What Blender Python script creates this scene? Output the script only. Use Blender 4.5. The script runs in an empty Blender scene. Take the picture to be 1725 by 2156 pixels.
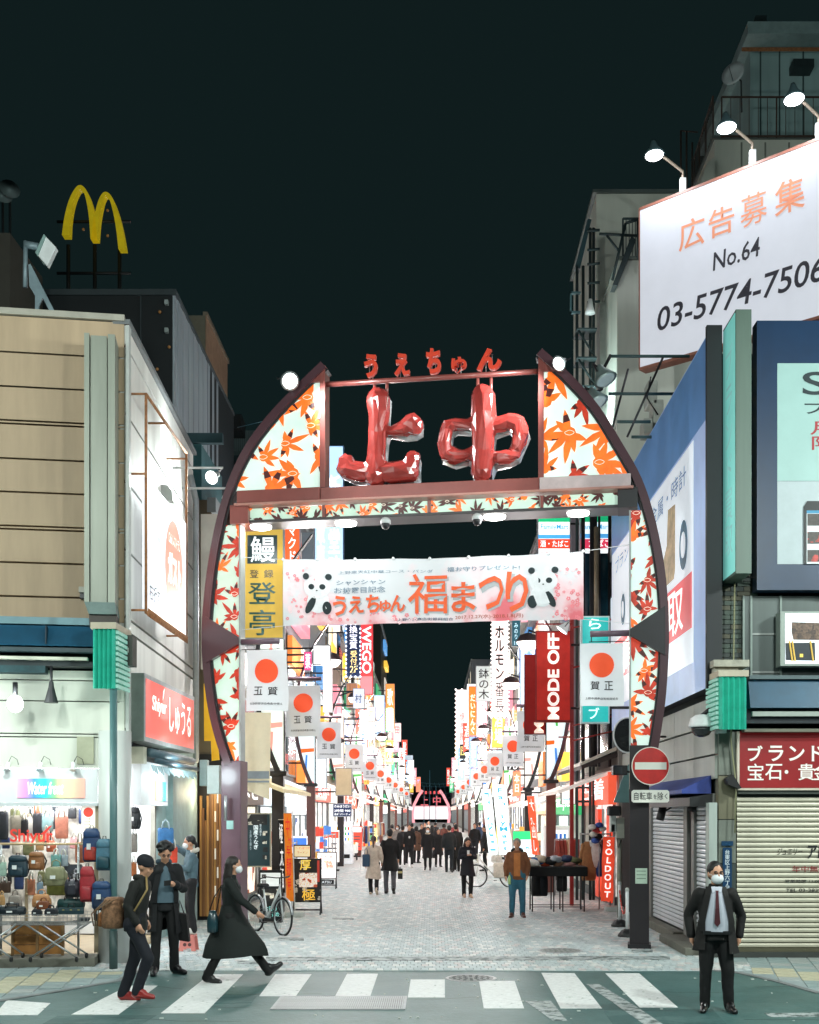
import bpy, bmesh, math, random
from mathutils import Vector, Matrix, noise
R=math.radians
scene=bpy.context.scene
col=scene.collection
# ------------------------------------------------------------------ camera, world, exposure
cam_d=bpy.data.cameras.new('camera'); cam=bpy.data.objects.new('camera',cam_d); col.objects.link(cam)
cam.location=(0,0,2.2); cam.rotation_euler=(R(90),0,0)
cam_d.sensor_fit='HORIZONTAL'; cam_d.sensor_width=36; cam_d.lens=36*2515/1725
cam_d.shift_x=-47.5/1725; cam_d.shift_y=634/1725; cam_d.clip_end=2000; cam_d.clip_start=.1
scene.camera=cam
W=bpy.data.worlds.new('World'); scene.world=W; W.use_nodes=True
bg=W.node_tree.nodes['Background']; bg.inputs[0].default_value=(.0052,.0118,.0122,1); bg.inputs[1].default_value=1.0
scene.view_settings.view_transform='Standard'; scene.view_settings.look='None'
scene.view_settings.exposure=0; scene.view_settings.gamma=1; scene.view_settings.use_curve_mapping=False
cy=scene.cycles; cy.use_denoising=True; cy.max_bounces=6; cy.diffuse_bounces=3; cy.glossy_bounces=3; cy.transmission_bounces=4
cy.sample_clamp_indirect=6; cy.caustics_reflective=False; cy.caustics_refractive=False
random.seed(7)
F_=2515.0; VX=910.0; VY=1712.0; EH=2.2
def gx(px,Y): return (px-VX)*Y/F_
def gz(py,Y): return EH-(py-VY)*Y/F_
def gy(py): return EH*F_/(py-VY)
def ground(px,py):
    Y=gy(py); return Vector((gx(px,Y),Y,0))
def lin(h):
    h=h.lstrip('#'); v=[int(h[i:i+2],16)/255 for i in (0,2,4)]
    return tuple((x/12.92 if x<=.04045 else ((x+.055)/1.055)**2.4) for x in v)
def C4(c):
    if isinstance(c,str): c=lin(c)
    return (*c,1)
# ------------------------------------------------------------------ materials
MATS={}
def mat(name,c=(.5,.5,.5),rough=.6,metal=0,var=.15,scale=4,emit=0,ec=None,bump=0,coat=0,streak=0,alpha=1,trans=0):
    if name in MATS: return MATS[name]
    m=bpy.data.materials.new(name); m.use_nodes=True; nt=m.node_tree; n=nt.nodes; l=nt.links
    b=n['Principled BSDF']; b.inputs['Roughness'].default_value=rough; b.inputs['Metallic'].default_value=metal
    b.inputs['Coat Weight'].default_value=coat; b.inputs['Coat Roughness'].default_value=.12
    if trans: b.inputs['Transmission Weight'].default_value=trans; b.inputs['IOR'].default_value=1.3
    tc=n.new('ShaderNodeTexCoord'); mp=n.new('ShaderNodeMapping'); l.new(tc.outputs['Object'],mp.inputs[0])
    mp.inputs['Scale'].default_value=(1,1,.12) if streak else (1,1,1)
    ns=n.new('ShaderNodeTexNoise'); ns.inputs['Scale'].default_value=scale; ns.inputs['Detail'].default_value=5; ns.inputs['Roughness'].default_value=.65
    l.new(mp.outputs[0],ns.inputs[0])
    mr=n.new('ShaderNodeMapRange'); mr.inputs[1].default_value=.3; mr.inputs[2].default_value=.7
    mr.inputs[3].default_value=1-var; mr.inputs[4].default_value=1+var*.6; l.new(ns.outputs[0],mr.inputs[0])
    mx=n.new('ShaderNodeVectorMath'); mx.operation='SCALE'; mx.inputs[0].default_value=C4(c)[:3]; l.new(mr.outputs[0],mx.inputs['Scale'])
    l.new(mx.outputs[0],b.inputs['Base Color'])
    if emit:
        e=C4(ec if ec is not None else c)[:3]
        m2=n.new('ShaderNodeVectorMath'); m2.operation='SCALE'; m2.inputs[0].default_value=e; l.new(mr.outputs[0],m2.inputs['Scale'])
        l.new(m2.outputs[0],b.inputs['Emission Color']); b.inputs['Emission Strength'].default_value=emit
    if bump:
        bp=n.new('ShaderNodeBump'); bp.inputs['Strength'].default_value=bump; bp.inputs['Distance'].default_value=.02
        l.new(ns.outputs[0],bp.inputs['Height']); l.new(bp.outputs[0],b.inputs['Normal'])
    MATS[name]=m; return m
def emat(c,s=1.0,var=.06):
    k='lit_%s_%.2f'%(c if isinstance(c,str) else '_'.join('%.2f'%x for x in c),s)
    return mat(k,c,rough=.4,var=var,scale=3,emit=s)
def pmat(c,rough=.6,var=.14,metal=0,scale=5):
    return mat('paint_%s_%.1f_%.1f'%(c,rough,metal),c,rough=rough,var=var,metal=metal,scale=scale)
def mottled(name,c1,c2,scale=3,lo=.52,hi=.62,rough=.6,detail=8,bump=.2,c3=None):
    m=mat(name,c1,rough=rough,var=.18,scale=14,bump=bump); nt=m.node_tree; n=nt.nodes; l=nt.links; b=n['Principled BSDF']
    src=b.inputs['Base Color'].links[0].from_socket; tc=n.new('ShaderNodeTexCoord'); ns=n.new('ShaderNodeTexNoise'); ns.inputs['Scale'].default_value=scale; ns.inputs['Detail'].default_value=detail; ns.inputs['Roughness'].default_value=.7
    l.new(tc.outputs['Object'],ns.inputs[0]); mr=n.new('ShaderNodeMapRange'); mr.inputs[1].default_value=lo; mr.inputs[2].default_value=hi; l.new(ns.outputs[0],mr.inputs[0])
    mx=n.new('ShaderNodeMix'); mx.data_type='RGBA'; l.new(mr.outputs[0],mx.inputs[0]); l.new(src,mx.inputs[6]); mx.inputs[7].default_value=C4(c2); l.new(mx.outputs[2],b.inputs['Base Color']); return m
def goods_mat(name,cols,sc=(6,1,5),emit=1.0,seed=0,rough=.5,mort='#c8ccd0'):
    """random coloured cells: far shop windows, posters"""
    if name in MATS: return MATS[name]
    m=bpy.data.materials.new(name); m.use_nodes=True; nt=m.node_tree; n=nt.nodes; l=nt.links; b=n['Principled BSDF']
    tc=n.new('ShaderNodeTexCoord'); mp=n.new('ShaderNodeMapping'); l.new(tc.outputs['Object'],mp.inputs[0]); mp.inputs['Scale'].default_value=sc; mp.inputs['Location'].default_value=(seed*3.1,seed*1.7,seed*2.3)
    v=n.new('ShaderNodeTexVoronoi'); v.distance='CHEBYCHEV'; v.inputs['Scale'].default_value=1; l.new(mp.outputs[0],v.inputs[0])
    cr=n.new('ShaderNodeValToRGB'); cr.color_ramp.interpolation='CONSTANT'
    e=cr.color_ramp.elements
    for i,c in enumerate(cols):
        if i<2: el=e[i]
        else: el=e.new(0)
        el.position=.15+.7*i/len(cols) if i else 0
        el.color=C4(c)
    l.new(v.outputs['Color'],cr.inputs[0])
    ns=n.new('ShaderNodeTexNoise'); ns.inputs['Scale'].default_value=2.2; l.new(mp.outputs[0],ns.inputs[0])
    mr=n.new('ShaderNodeMapRange'); mr.inputs[1].default_value=.35; mr.inputs[2].default_value=.65; mr.inputs[3].default_value=.55; mr.inputs[4].default_value=1.25; l.new(ns.outputs[0],mr.inputs[0])
    mx=n.new('ShaderNodeVectorMath'); mx.operation='SCALE'; l.new(cr.outputs[0],mx.inputs[0]); l.new(mr.outputs[0],mx.inputs['Scale'])
    l.new(mx.outputs[0],b.inputs['Base Color']); b.inputs['Roughness'].default_value=rough
    if emit: l.new(mx.outputs[0],b.inputs['Emission Color']); b.inputs['Emission Strength'].default_value=emit
    MATS[name]=m; return m
# ------------------------------------------------------------------ objects
def tag(o,label=None,cat=None,group=None,kind=None):
    if label: o['label']=label
    if cat: o['category']=cat
    if group: o['group']=group
    if kind: o['kind']=kind
    return o
def thing(name,label,cat,loc=(0,0,0),rz=0,group=None,scale=1):
    o=bpy.data.objects.new(name,None); o.empty_display_size=.2; col.objects.link(o)
    o.location=loc; o.rotation_euler=(0,0,rz); o.scale=(scale,)*3; return tag(o,label,cat,group)
class Fr:
    """a plane in the place: O origin, U to the right, V up, N towards the viewer"""
    def __init__(s,O,U,V=None,N=None):
        s.O=Vector(O); s.U=Vector(U).normalized(); s.V=Vector(V).normalized() if V else Vector((0,0,1))
        s.N=s.U.cross(s.V).normalized()
    def p(s,u,v,n=0): return s.O+s.U*u+s.V*v+s.N*n
    def px(s,px,py):
        d=Vector(((px-VX)/F_,1,-(py-VY)/F_)); o=Vector((0,0,EH))
        t=(s.O-o).dot(s.N)/d.dot(s.N); q=o+d*t-s.O
        return q.dot(s.U),q.dot(s.V)
    def M(s,u,v,n=0):
        m=Matrix.Identity(4)
        for i,a in enumerate((s.U,s.V,s.N)):
            for j in range(3): m[j][i]=a[j]
        m.translation=s.p(u,v,n); return m
def front(Y,X=0): return Fr((X,Y,0),(1,0,0))
class MB:
    def __init__(s): s.v=[]; s.f=[]; s.m=[]
    def add(s,vs,fs,m=0):
        k=len(s.v); s.v+=[Vector(v) for v in vs]; s.f+=[[i+k for i in f] for f in fs]; s.m+=[m]*len(fs); return s
    def b(s,x0,x1,y0,y1,z0,z1,m=0):
        return s.add([(x0,y0,z0),(x1,y0,z0),(x1,y1,z0),(x0,y1,z0),(x0,y0,z1),(x1,y0,z1),(x1,y1,z1),(x0,y1,z1)],
            [(0,3,2,1),(4,5,6,7),(0,1,5,4),(1,2,6,5),(2,3,7,6),(3,0,4,7)],m)
    def fb(s,F,u0,u1,v0,v1,n0,n1,m=0):
        P=F.p
        return s.add([P(u0,v0,n1),P(u1,v0,n1),P(u1,v0,n0),P(u0,v0,n0),P(u0,v1,n1),P(u1,v1,n1),P(u1,v1,n0),P(u0,v1,n0)],
            [(0,3,2,1),(4,5,6,7),(0,1,5,4),(1,2,6,5),(2,3,7,6),(3,0,4,7)],m)
    def poly(s,F,pts,n0,n1,m=0):
        k=len(pts); a=[F.p(u,v,n1) for u,v in pts]+[F.p(u,v,n0) for u,v in pts]
        ar=sum(pts[i][0]*pts[(i+1)%k][1]-pts[(i+1)%k][0]*pts[i][1] for i in range(k))
        fs=[list(range(k)),list(range(2*k-1,k-1,-1))]+[[i,i+k,(i+1)%k+k,(i+1)%k] for i in range(k)]
        if ar<0: fs=[f[::-1] for f in fs]
        return s.add(a,fs,m)
    def tube(s,pts,r,n=8,m=0,cap=True,sq=None):
        pts=[Vector(p) for p in pts]; k=len(pts); rr=r if isinstance(r,(list,tuple)) else [r]*k
        vs=[]; up=Vector((0,0,1)); prev=None
        for i,p in enumerate(pts):
            t=(pts[min(i+1,k-1)]-pts[max(i-1,0)]).normalized()
            if prev is None:
                a=up if abs(t.z)<.9 else Vector((0,1,0)); x=t.cross(a).normalized()
            else:
                x=(prev-t*prev.dot(t)).normalized()
            prev=x; y=t.cross(x)
            for j in range(n):
                an=2*math.pi*(j+.5)/n
                q=sq or (1,1)
                vs.append(p+x*math.cos(an)*rr[i]*q[0]+y*math.sin(an)*rr[i]*q[1])
        fs=[[i*n+j,i*n+(j+1)%n,(i+1)*n+(j+1)%n,(i+1)*n+j] for i in range(k-1) for j in range(n)]
        if cap: fs+=[list(range(n))[::-1],[(k-1)*n+j for j in range(n)]]
        return s.add(vs,fs,m)
    def lathe(s,c,prof,n=16,m=0,axis=(0,0,1)):
        A=Vector(axis).normalized(); q=A.to_track_quat('Z','Y'); c=Vector(c); vs=[]
        for r,h in prof:
            for j in range(n):
                a=2*math.pi*j/n; vs.append(c+q@Vector((r*math.cos(a),r*math.sin(a),h)))
        k=len(prof); fs=[[i*n+j,i*n+(j+1)%n,(i+1)*n+(j+1)%n,(i+1)*n+j] for i in range(k-1) for j in range(n)]
        fs+=[list(range(n))[::-1],[(k-1)*n+j for j in range(n)]]
        return s.add(vs,fs,m)
    def ell(s,c,r,n=12,k=8,m=0):
        c=Vector(c); vs=[c+Vector((0,0,-r[2]))]
        for i in range(1,k):
            t=math.pi*i/k
            for j in range(n):
                a=2*math.pi*j/n; vs.append(c+Vector((r[0]*math.sin(t)*math.cos(a),r[1]*math.sin(t)*math.sin(a),-r[2]*math.cos(t))))
        vs.append(c+Vector((0,0,r[2]))); L=len(vs)-1
        fs=[[0,1+(j+1)%n,1+j] for j in range(n)]
        fs+=[[1+(i-1)*n+j,1+(i-1)*n+(j+1)%n,1+i*n+(j+1)%n,1+i*n+j] for i in range(1,k-1) for j in range(n)]
        fs+=[[L,1+(k-2)*n+j,1+(k-2)*n+(j+1)%n] for j in range(n)]
        return s.add(vs,fs,m)
    def build(s,name,mt,parent=None,smooth=False,bevel=0,loc=None,local=False):
        me=bpy.data.meshes.new(name)
        o=bpy.data.objects.new(name,me)
        if parent is not None: off=Vector((0,0,0)) if local else parent_off(parent)
        elif loc is not None: off=Vector(loc)
        elif local: off=Vector((0,0,0))
        else:
            xs=[v.x for v in s.v]; ys=[v.y for v in s.v]; off=Vector(((min(xs)+max(xs))/2,(min(ys)+max(ys))/2,min(v.z for v in s.v)))
        if parent is None and not local: o.location=off
        me.from_pydata([v-off for v in s.v],[],s.f)
        if not isinstance(mt,(list,tuple)): mt=[mt]
        for x in mt: me.materials.append(x)
        if len(mt)>1: me.polygons.foreach_set('material_index',s.m)
        if smooth: me.polygons.foreach_set('use_smooth',[True]*len(s.f))
        if parent is not None: o.parent=parent
        col.objects.link(o)
        if bevel:
            md=o.modifiers.new('bevel','BEVEL'); md.width=bevel; md.segments=2; md.limit_method='ANGLE'
        me.update(); return o
def parent_off(p):
    o=Vector((0,0,0))
    while p is not None:
        o+=Vector(p.location); p=p.parent
    return o
def bx(name,x0,x1,y0,y1,z0,z1,mt,parent=None,bevel=0): return MB().b(x0,x1,y0,y1,z0,z1).build(name,mt,parent,bevel=bevel)
def bf(name,F,u0,u1,v0,v1,n0,n1,mt,parent=None,bevel=0): return MB().fb(F,u0,u1,v0,v1,n0,n1).build(name,mt,parent,bevel=bevel)
def tb(name,pts,r,mt,parent=None,n=8): return MB().tube(pts,r,n).build(name,mt,parent,smooth=True)
_tc=bpy.data.curves.new('lettering','FONT'); _to=bpy.data.objects.new('lettering',_tc)
_tcol=bpy.data.collections.new('writing'); 
_ts=bpy.data.scenes.new('writing'); _ts.collection.objects.link(_to)
_tvl=_ts.view_layers[0]
TC={}
def text_mesh(body,bold=0,ext=0,res=2,lead=1.0):
    k=(body,bold,ext,res,lead)
    if k in TC: return TC[k]
    _tc.body=body; _tc.offset=bold; _tc.extrude=ext; _tc.resolution_u=res; _tc.align_x='CENTER'; _tc.space_line=lead
    _tvl.update(); dg=_tvl.depsgraph; dg.update()
    me=bpy.data.meshes.new_from_object(_to.evaluated_get(dg))
    TC[k]=me; return me
def text(body,F,u0,u1,v0,v1,mt,parent=None,n=.006,bold=.01,rot=0,mirror=False,shear=0,name='lettering',res=2,ext=0,keep=False,lead=1.0):
    """lettering fitted into the rectangle u0..u1, v0..v1 of plane F"""
    if any(ord(c)>0x3400 for c in body): bold=min(bold,.007)
    if max(u1-u0,v1-v0)>1.2 or max(F.p(u0,v0).y,0)<20: res=max(res,4)
    src=text_mesh(body,bold,ext,res,lead)
    me=src.copy(); cs=[v.co.copy() for v in me.vertices]
    if not cs: return None
    if rot: 
        q=Matrix.Rotation(R(rot),3,'Z'); cs=[q@c for c in cs]
    if shear: cs=[Vector((c.x+shear*c.y,c.y,c.z)) for c in cs]
    x0=min(c.x for c in cs); x1=max(c.x for c in cs); y0=min(c.y for c in cs); y1=max(c.y for c in cs)
    sx=(u1-u0)/max(x1-x0,1e-4); sy=(v1-v0)/max(y1-y0,1e-4)
    if keep: sx=sy=min(sx,sy)
    cu,cv=(u0+u1)/2,(v0+v1)/2
    off=parent_off(parent) if parent is not None else Vector((0,0,0))
    for v,c in zip(me.vertices,cs):
        a=(c.x-(x0+x1)/2)*sx; b=(c.y-(y0+y1)/2)*sy
        if mirror: a=-a
        v.co=F.p(cu+a,cv+b,n+c.z)-off
    me.materials.clear(); me.materials.append(mt)
    o=bpy.data.objects.new(name,me); o.parent=parent; col.objects.link(o); return o
def disc(F,u,v,r,n0,n1,mt,name,parent,k=28,sy=1):
    return MB().poly(F,[(u+r*math.cos(2*math.pi*i/k),v+r*sy*math.sin(2*math.pi*i/k)) for i in range(k)],n0,n1).build(name,mt,parent)
def light(name,loc,P,c=(1,1,1),rad=.15,parent=None,spot=None,aim=None,blend=.6):
    d=bpy.data.lights.new(name,'SPOT' if spot else 'POINT'); d.energy=P; d.color=c; d.shadow_soft_size=rad
    if spot: d.spot_size=R(spot); d.spot_blend=blend
    o=bpy.data.objects.new(name,d); col.objects.link(o)
    off=parent_off(parent) if parent is not None else Vector((0,0,0)); o.location=Vector(loc)-off
    if aim is not None: o.rotation_euler=(Vector(aim)-Vector(loc)).to_track_quat('-Z','Y').to_euler()
    if parent is not None: o.parent=parent
    return o
def copy_tree(o,parent=None):
    c=o.copy(); col.objects.link(c); 
    if parent is not None: c.parent=parent
    for ch in list(o.children): copy_tree(ch,c)
    return c
# shared paints
dark=pmat('#1d1c20',.45); black=pmat('#0c0d10',.5); steel=mat('steel',(.45,.47,.48),rough=.35,metal=.8,var=.2); white=pmat('#e4e6e6',.45)
galv=mat('galvanised',(.42,.45,.46),rough=.5,metal=.5,var=.2); brown=mat('gate_brown',lin('#4e3138'),rough=.32,var=.1,scale=2,coat=.3)
rust=mat('rusty_steel',lin('#a5714a'),rough=.8,var=.45,scale=12)
# ------------------------------------------------------------------ the gate
GY0,GY1=20.5,19.35
A=Vector((gx(488,GY0),GY0,0)); B=Vector((gx(1346,GY1),GY1,0))
G=Fr(A,B-A)
redbrown=mat('gate_red_brown',lin('#8a4a44'),rough=.3,var=.12,scale=3,coat=.3)
gate=thing('entrance_gate','tall round maple-leaf gate spanning the street mouth with red 3D characters','gate',(A+B)/2)
def gp(x,y): return G.px(x,y)
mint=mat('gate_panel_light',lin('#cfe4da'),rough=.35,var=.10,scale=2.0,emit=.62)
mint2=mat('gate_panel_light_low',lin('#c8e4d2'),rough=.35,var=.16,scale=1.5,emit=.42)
leafo=mat('leaf_orange',lin('#ee6a1e'),rough=.35,var=.35,scale=5,emit=.75)
leafr=mat('leaf_red',lin('#b8331c'),rough=.35,var=.45,scale=6,emit=.6)
leafd=mat('leaf_dark',lin('#4a1a18'),rough=.35,var=.4,scale=6,emit=.4)
def smooth_curve(pts,k=6):
    out=[]
    n=len(pts)
    for i in range(n-1):
        p0=pts[max(i-1,0)];p1=pts[i];p2=pts[i+1];p3=pts[min(i+2,n-1)]
        for j in range(k):
            t=j/k
            out.append(tuple(.5*((2*b)+(-a+c)*t+(2*a-5*b+4*c-d)*t*t+(-a+3*b-3*c+d)*t**3) for a,b,c,d in zip(p0,p1,p2,p3)))
    out.append(tuple(pts[-1])); return out
arcL=[(480,1612),(462,1560),(447,1500),(437,1430),(432,1350),(436,1270),(447,1180),(465,1090),(490,1010),(525,940),(570,880),(622,825),(681,768)]
arcR=[(1380,1590),(1390,1530),(1398,1470),(1403,1400),(1405,1335),(1402,1260),(1393,1180),(1374,1090),(1347,1010),(1308,940),(1258,860),(1200,795),(1140,741)]
def leg_side(arc,inner_x_low,post_px,base_y,side):
    cur=smooth_curve([gp(*p) for p in arc],5)
    # band: thick curved rim
    w=.10; mb=MB(); n=len(cur)
    offs=[]
    for i,(u,v) in enumerate(cur):
        a=cur[max(i-1,0)]; b=cur[min(i+1,n-1)]; du,dv=b[0]-a[0],b[1]-a[1]; L=math.hypot(du,dv); nx,ny=(dv/L,-du/L)
        if side<0: nx,ny=nx,ny
        else: nx,ny=-nx,-ny
        offs.append((nx,ny))
    for i in range(n-1):
        q=[]
        for j in (i,i+1):
            u,v=cur[j]; nx,ny=offs[j]; q.append(((u-nx*.03,v-ny*.03),(u+nx*w,v+ny*w)))
        mb.poly(G,[q[0][0],q[1][0],q[1][1],q[0][1]],-.30,.10)
    mb.build('curved_rim',brown,gate)
    mb=MB()
    for i in range(n-1):
        q=[]
        for j in (i,i+1):
            u,v=cur[j]; nx,ny=offs[j]; q.append(((u+nx*w,v+ny*w),(u+nx*(w+.035),v+ny*(w+.035))))
        mb.poly(G,[q[0][0],q[1][0],q[1][1],q[0][1]],-.2,.04)
    mb.build('rim_lining',dark,gate)
    inner=[(u+offs[i][0]*(w+.035),v+offs[i][1]*(w+.035)) for i,(u,v) in enumerate(cur)]
    return cur,inner
def clip_between(inner,v0,v1):
    out=[]
    for i in range(len(inner)-1):
        a,b=inner[i],inner[i+1]
        for t in (0,.25,.5,.75):
            v=a[1]+(b[1]-a[1])*t
            if v0<=v<=v1: out.append((a[0]+(b[0]-a[0])*t,v))
    return out
def inside(pt,poly):
    x,y=pt; c=False; n=len(poly)
    for i in range(n):
        a=poly[i]; b=poly[i-1]
        if (a[1]>y)!=(b[1]>y) and x<(b[0]-a[0])*(y-a[1])/(b[1]-a[1])+a[0]: c=not c
    return c
def maple(cx,cy,s,ang,rng,nf=7):
    """petal quads of one maple leaf seen flat"""
    out=[]
    body=[(cx+.22*s*math.cos(a),cy+.22*s*math.sin(a)) for a in [2*math.pi*i/9 for i in range(9)]]
    out.append(body)
    for k in range(nf):
        a=ang+(k-(nf-1)/2)*R(38)+rng.uniform(-.12,.12); L=s*(1.08-.40*abs(k-(nf-1)/2)/((nf-1)/2))*rng.uniform(.7,1.2); w=s*.125
        d=(math.cos(a),math.sin(a)); e=(-d[1],d[0]); bend=rng.uniform(-.12,.12)*s
        pt=lambda t,q:(cx+d[0]*L*t+e[0]*(q+bend*t*t),cy+d[1]*L*t+e[1]*(q+bend*t*t))
        out.append([pt(.1,-w*.55),pt(.5,-w),pt(.8,-w*.6),pt(1.05,0),pt(.8,w*.6),pt(.5,w),pt(.1,w*.55)])
    return out
def clip_poly(sub,win):
    # Sutherland-Hodgman against convex-ish window given as half planes (bbox lines + curve chords)
    res=sub
    ar=sum(win[i][0]*win[(i+1)%len(win)][1]-win[(i+1)%len(win)][0]*win[i][1] for i in range(len(win)))
    if ar<0: win=win[::-1]
    for i in range(len(win)):
        a=win[i]; b=win[(i+1)%len(win)]
        if math.hypot(b[0]-a[0],b[1]-a[1])<1e-6: continue
        ins=lambda p:(b[0]-a[0])*(p[1]-a[1])-(b[1]-a[1])*(p[0]-a[0])>=-1e-9
        out=[]
        for j in range(len(res)):
            p=res[j]; q=res[(j+1)%len(res)]
            ip,iq=ins(p),ins(q)
            if ip: out.append(p)
            if ip!=iq:
                dp=(b[0]-a[0])*(p[1]-a[1])-(b[1]-a[1])*(p[0]-a[0]); dq=(b[0]-a[0])*(q[1]-a[1])-(b[1]-a[1])*(q[0]-a[0])
                t=dp/(dp-dq); out.append((p[0]+(q[0]-p[0])*t,p[1]+(q[1]-p[1])*t))
        res=out
        if len(res)<3: return []
    return res
def leaf_print(F,poly,parent,seed,s,dens,mats,n=.012,name='leaf_print',band=None):
    rng=random.Random(seed); us=[p[0] for p in poly]; vs=[p[1] for p in poly]
    groups={i:MB() for i in range(len(mats))}; pts=[]
    tries=0
    while tries<900 and len(pts)<dens:
        tries+=1
        p=(rng.uniform(min(us)-.05,max(us)+.05),rng.uniform(min(vs)-.05,max(vs)+.05))
        if any(math.hypot(p[0]-q[0],p[1]-q[1])<s*1.0 for q in pts): continue
        pts.append(p)
    lay=0
    for p in pts:
        mi=rng.choices(range(len(mats)),weights=[5,4,1][:len(mats)])[0]
        if band: mi=band(p,rng)
        sc=s*rng.uniform(.75,1.15); an=rng.uniform(0,2*math.pi)
        for q in maple(p[0],p[1],sc,an,rng,rng.choice([5,6,7])):
            c=clip_poly(q,poly); 
            if len(c)>=3:
                lay+=1; z=n+lay*.00012
                groups[mi].add([F.p(a,b,z) for a,b in c],[list(range(len(c)))])
                if rng.random()<.35 and mi!=len(mats)-1:      # darker band across a petal
                    k=len(q)//2; m=[((q[i][0]*.8+q[k][0]*.2),(q[i][1]*.8+q[k][1]*.2)) for i in (1,2,-2,-1)] if len(q)==7 else None
                    if m:
                        c2=clip_poly([q[1],q[2],q[-3],q[-2]],poly)
                        if len(c2)>=3: lay+=1; groups[len(mats)-1].add([F.p(a,b,n+lay*.00012+.002) for a,b in c2],[list(range(len(c2)))])
    lp_=MB()
    for i_,p in enumerate(pts):          # pale loop drawn in the heart of each leaf
        pp=[(p[0]+.16*s*math.cos(a)+.02*s*math.cos(3*a),p[1]+.09*s*math.sin(a)) for a in [2*math.pi*k/14 for k in range(15)]]
        if all(inside(q,poly) for q in pp): lp_.tube([F.p(a,b,n+.03) for a,b in pp],.004,4)
    if lp_.f: tag(lp_.build('leaf_outline',emat('#f4ead8',.8),parent),kind='stuff')
    for i,g in groups.items():
        if g.f: tag(g.build(name,mats[i],parent),kind='stuff')
def lit_panel(poly,mt,seed,s,dens,mats=None,name='leaf_panel',band=None):
    o=MB().poly(G,poly,-.12,0).build(name,mt,gate)
    leaf_print(G,poly,o_off(o),seed,s,dens,mats or [leafo,leafr,leafd],band=band); return o
def o_off(o): return o
for side,arc in ((-1,arcL),(1,arcR)):
    cur,inner=leg_side(arc,0,0,0,side)
    if side<0: yb,yt,xi=1062,1062,682
    # upper lunette
    if side<0: corner=[gp(679,1022),gp(679,800)]; vlow=gp(500,1036)[1]
    else: corner=[gp(1142,1006),gp(1142,775)]; vlow=gp(1335,1000)[1]
    up=clip_between(inner,vlow,corner[1][1])
    poly=[(corner[0][0],vlow)]+[p for p in up]+[corner[1]]
    lit_panel(poly,mint,11+side,.44,22 if side<0 else 22,[leafo,leafr,leafd],band=(lambda p,r:(0 if p[1]>6.6 else r.choice([0,1,1]))) if side<0 else (lambda p,r:r.choice([0,0,0,1])))
    # vertical edge post of the lunette
    u=corner[0][0]; bf('lunette_post',G,u-.03 if side<0 else u-.06,u+.06 if side<0 else u+.03,vlow,gp(681 if side<0 else 1140,772 if side<0 else 745)[1],-.25,.06,redbrown,gate)
    # side panels, split at the dark triangle
    if side<0: ui=gp(505,1200)[0]; vt=gp(480,1105)[1]; tri=[gp(440,1300),gp(506,1343),gp(506,1358),gp(440,1398)]; vb=gp(480,1605)[1]
    else: ui=gp(1329,1200)[0]; vt=gp(1340,1075)[1]; tri=[gp(1398,1278),gp(1327,1327),gp(1327,1340),gp(1398,1382)]; vb=gp(1380,1572)[1]
    vm=(tri[1][1]+tri[2][1])/2
    for (a,b,sd) in ((vm+.004,vt,3),(vb,vm-.004,5)):
        pp=clip_between(inner,a,b); poly=[(ui,a)]+pp+[(ui,b)]
        n_=13
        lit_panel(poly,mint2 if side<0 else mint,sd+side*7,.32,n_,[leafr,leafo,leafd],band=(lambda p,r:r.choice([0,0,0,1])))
    MB().poly(G,[(tri[0][0]+side*.02,tri[0][1]),tri[1],tri[2],(tri[3][0]+side*.02,tri[3][1])],-.2,.13).build('bracket_wedge',brown if side<0 else dark,gate)
    # inner stile
    u=ui; bf('inner_stile',G,min(u,u-side*.03),max(u,u-side*.03),vb-.05,vt,-.2,.05,pmat('#a9aeac',.4),gate)
    # post to the ground
    if side<0: u0,u1=gp(469,1650)[0],gp(510,1650)[0]
    else: u0,u1=gp(1326,1700)[0],gp(1367,1700)[0]
    bf('post',G,u0,u1,0,vb+.02,-.30,.08,mat('post_plum',lin('#5e4450'),rough=.4,var=.1,scale=2,coat=.2) if side<0 else mat('post_dark',lin('#221c20'),rough=.4,var=.1),gate,bevel=.008)
    bf('post_foot',G,u0-.03,u1+.03,0,.08,-.33,.11,dark,gate)
# main beam
l0=gp(505,1040); l1=gp(1330,1004)
bt=lambda x: (1040+(x-505)*(1004-1040)/825)
def beamstrip(x0,x1,ya,yb_,n0,n1,mt,name):
    pts=[gp(x0,bt(x0)+ya),gp(x1,bt(x1)+ya),gp(x1,bt(x1)+yb_),gp(x0,bt(x0)+yb_)]
    us=[p[0] for p in pts]; va=(pts[0][1]+pts[1][1])/2; vb=(pts[2][1]+pts[3][1])/2
    return bf(name,G,us[0],us[1],min(va,vb),max(va,vb),n0,n1,mt,gate,bevel=.006)
beamstrip(505,678,-2,24,-.5,.16,redbrown,'beam_segment'); beamstrip(679,1137,-2,24,-.5,.13,redbrown,'beam_segment'); beamstrip(1138,1329,-2,24,-.5,.16,pmat('#c9b4b4',.35),'beam_segment')
beamstrip(500,1334,25,30,-.5,.2,pmat('#b98478',.35),'beam_lip')
beamstrip(508,1320,58,64,-.5,.05,pmat('#3f3a3c',.4),'beam_rail')
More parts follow.
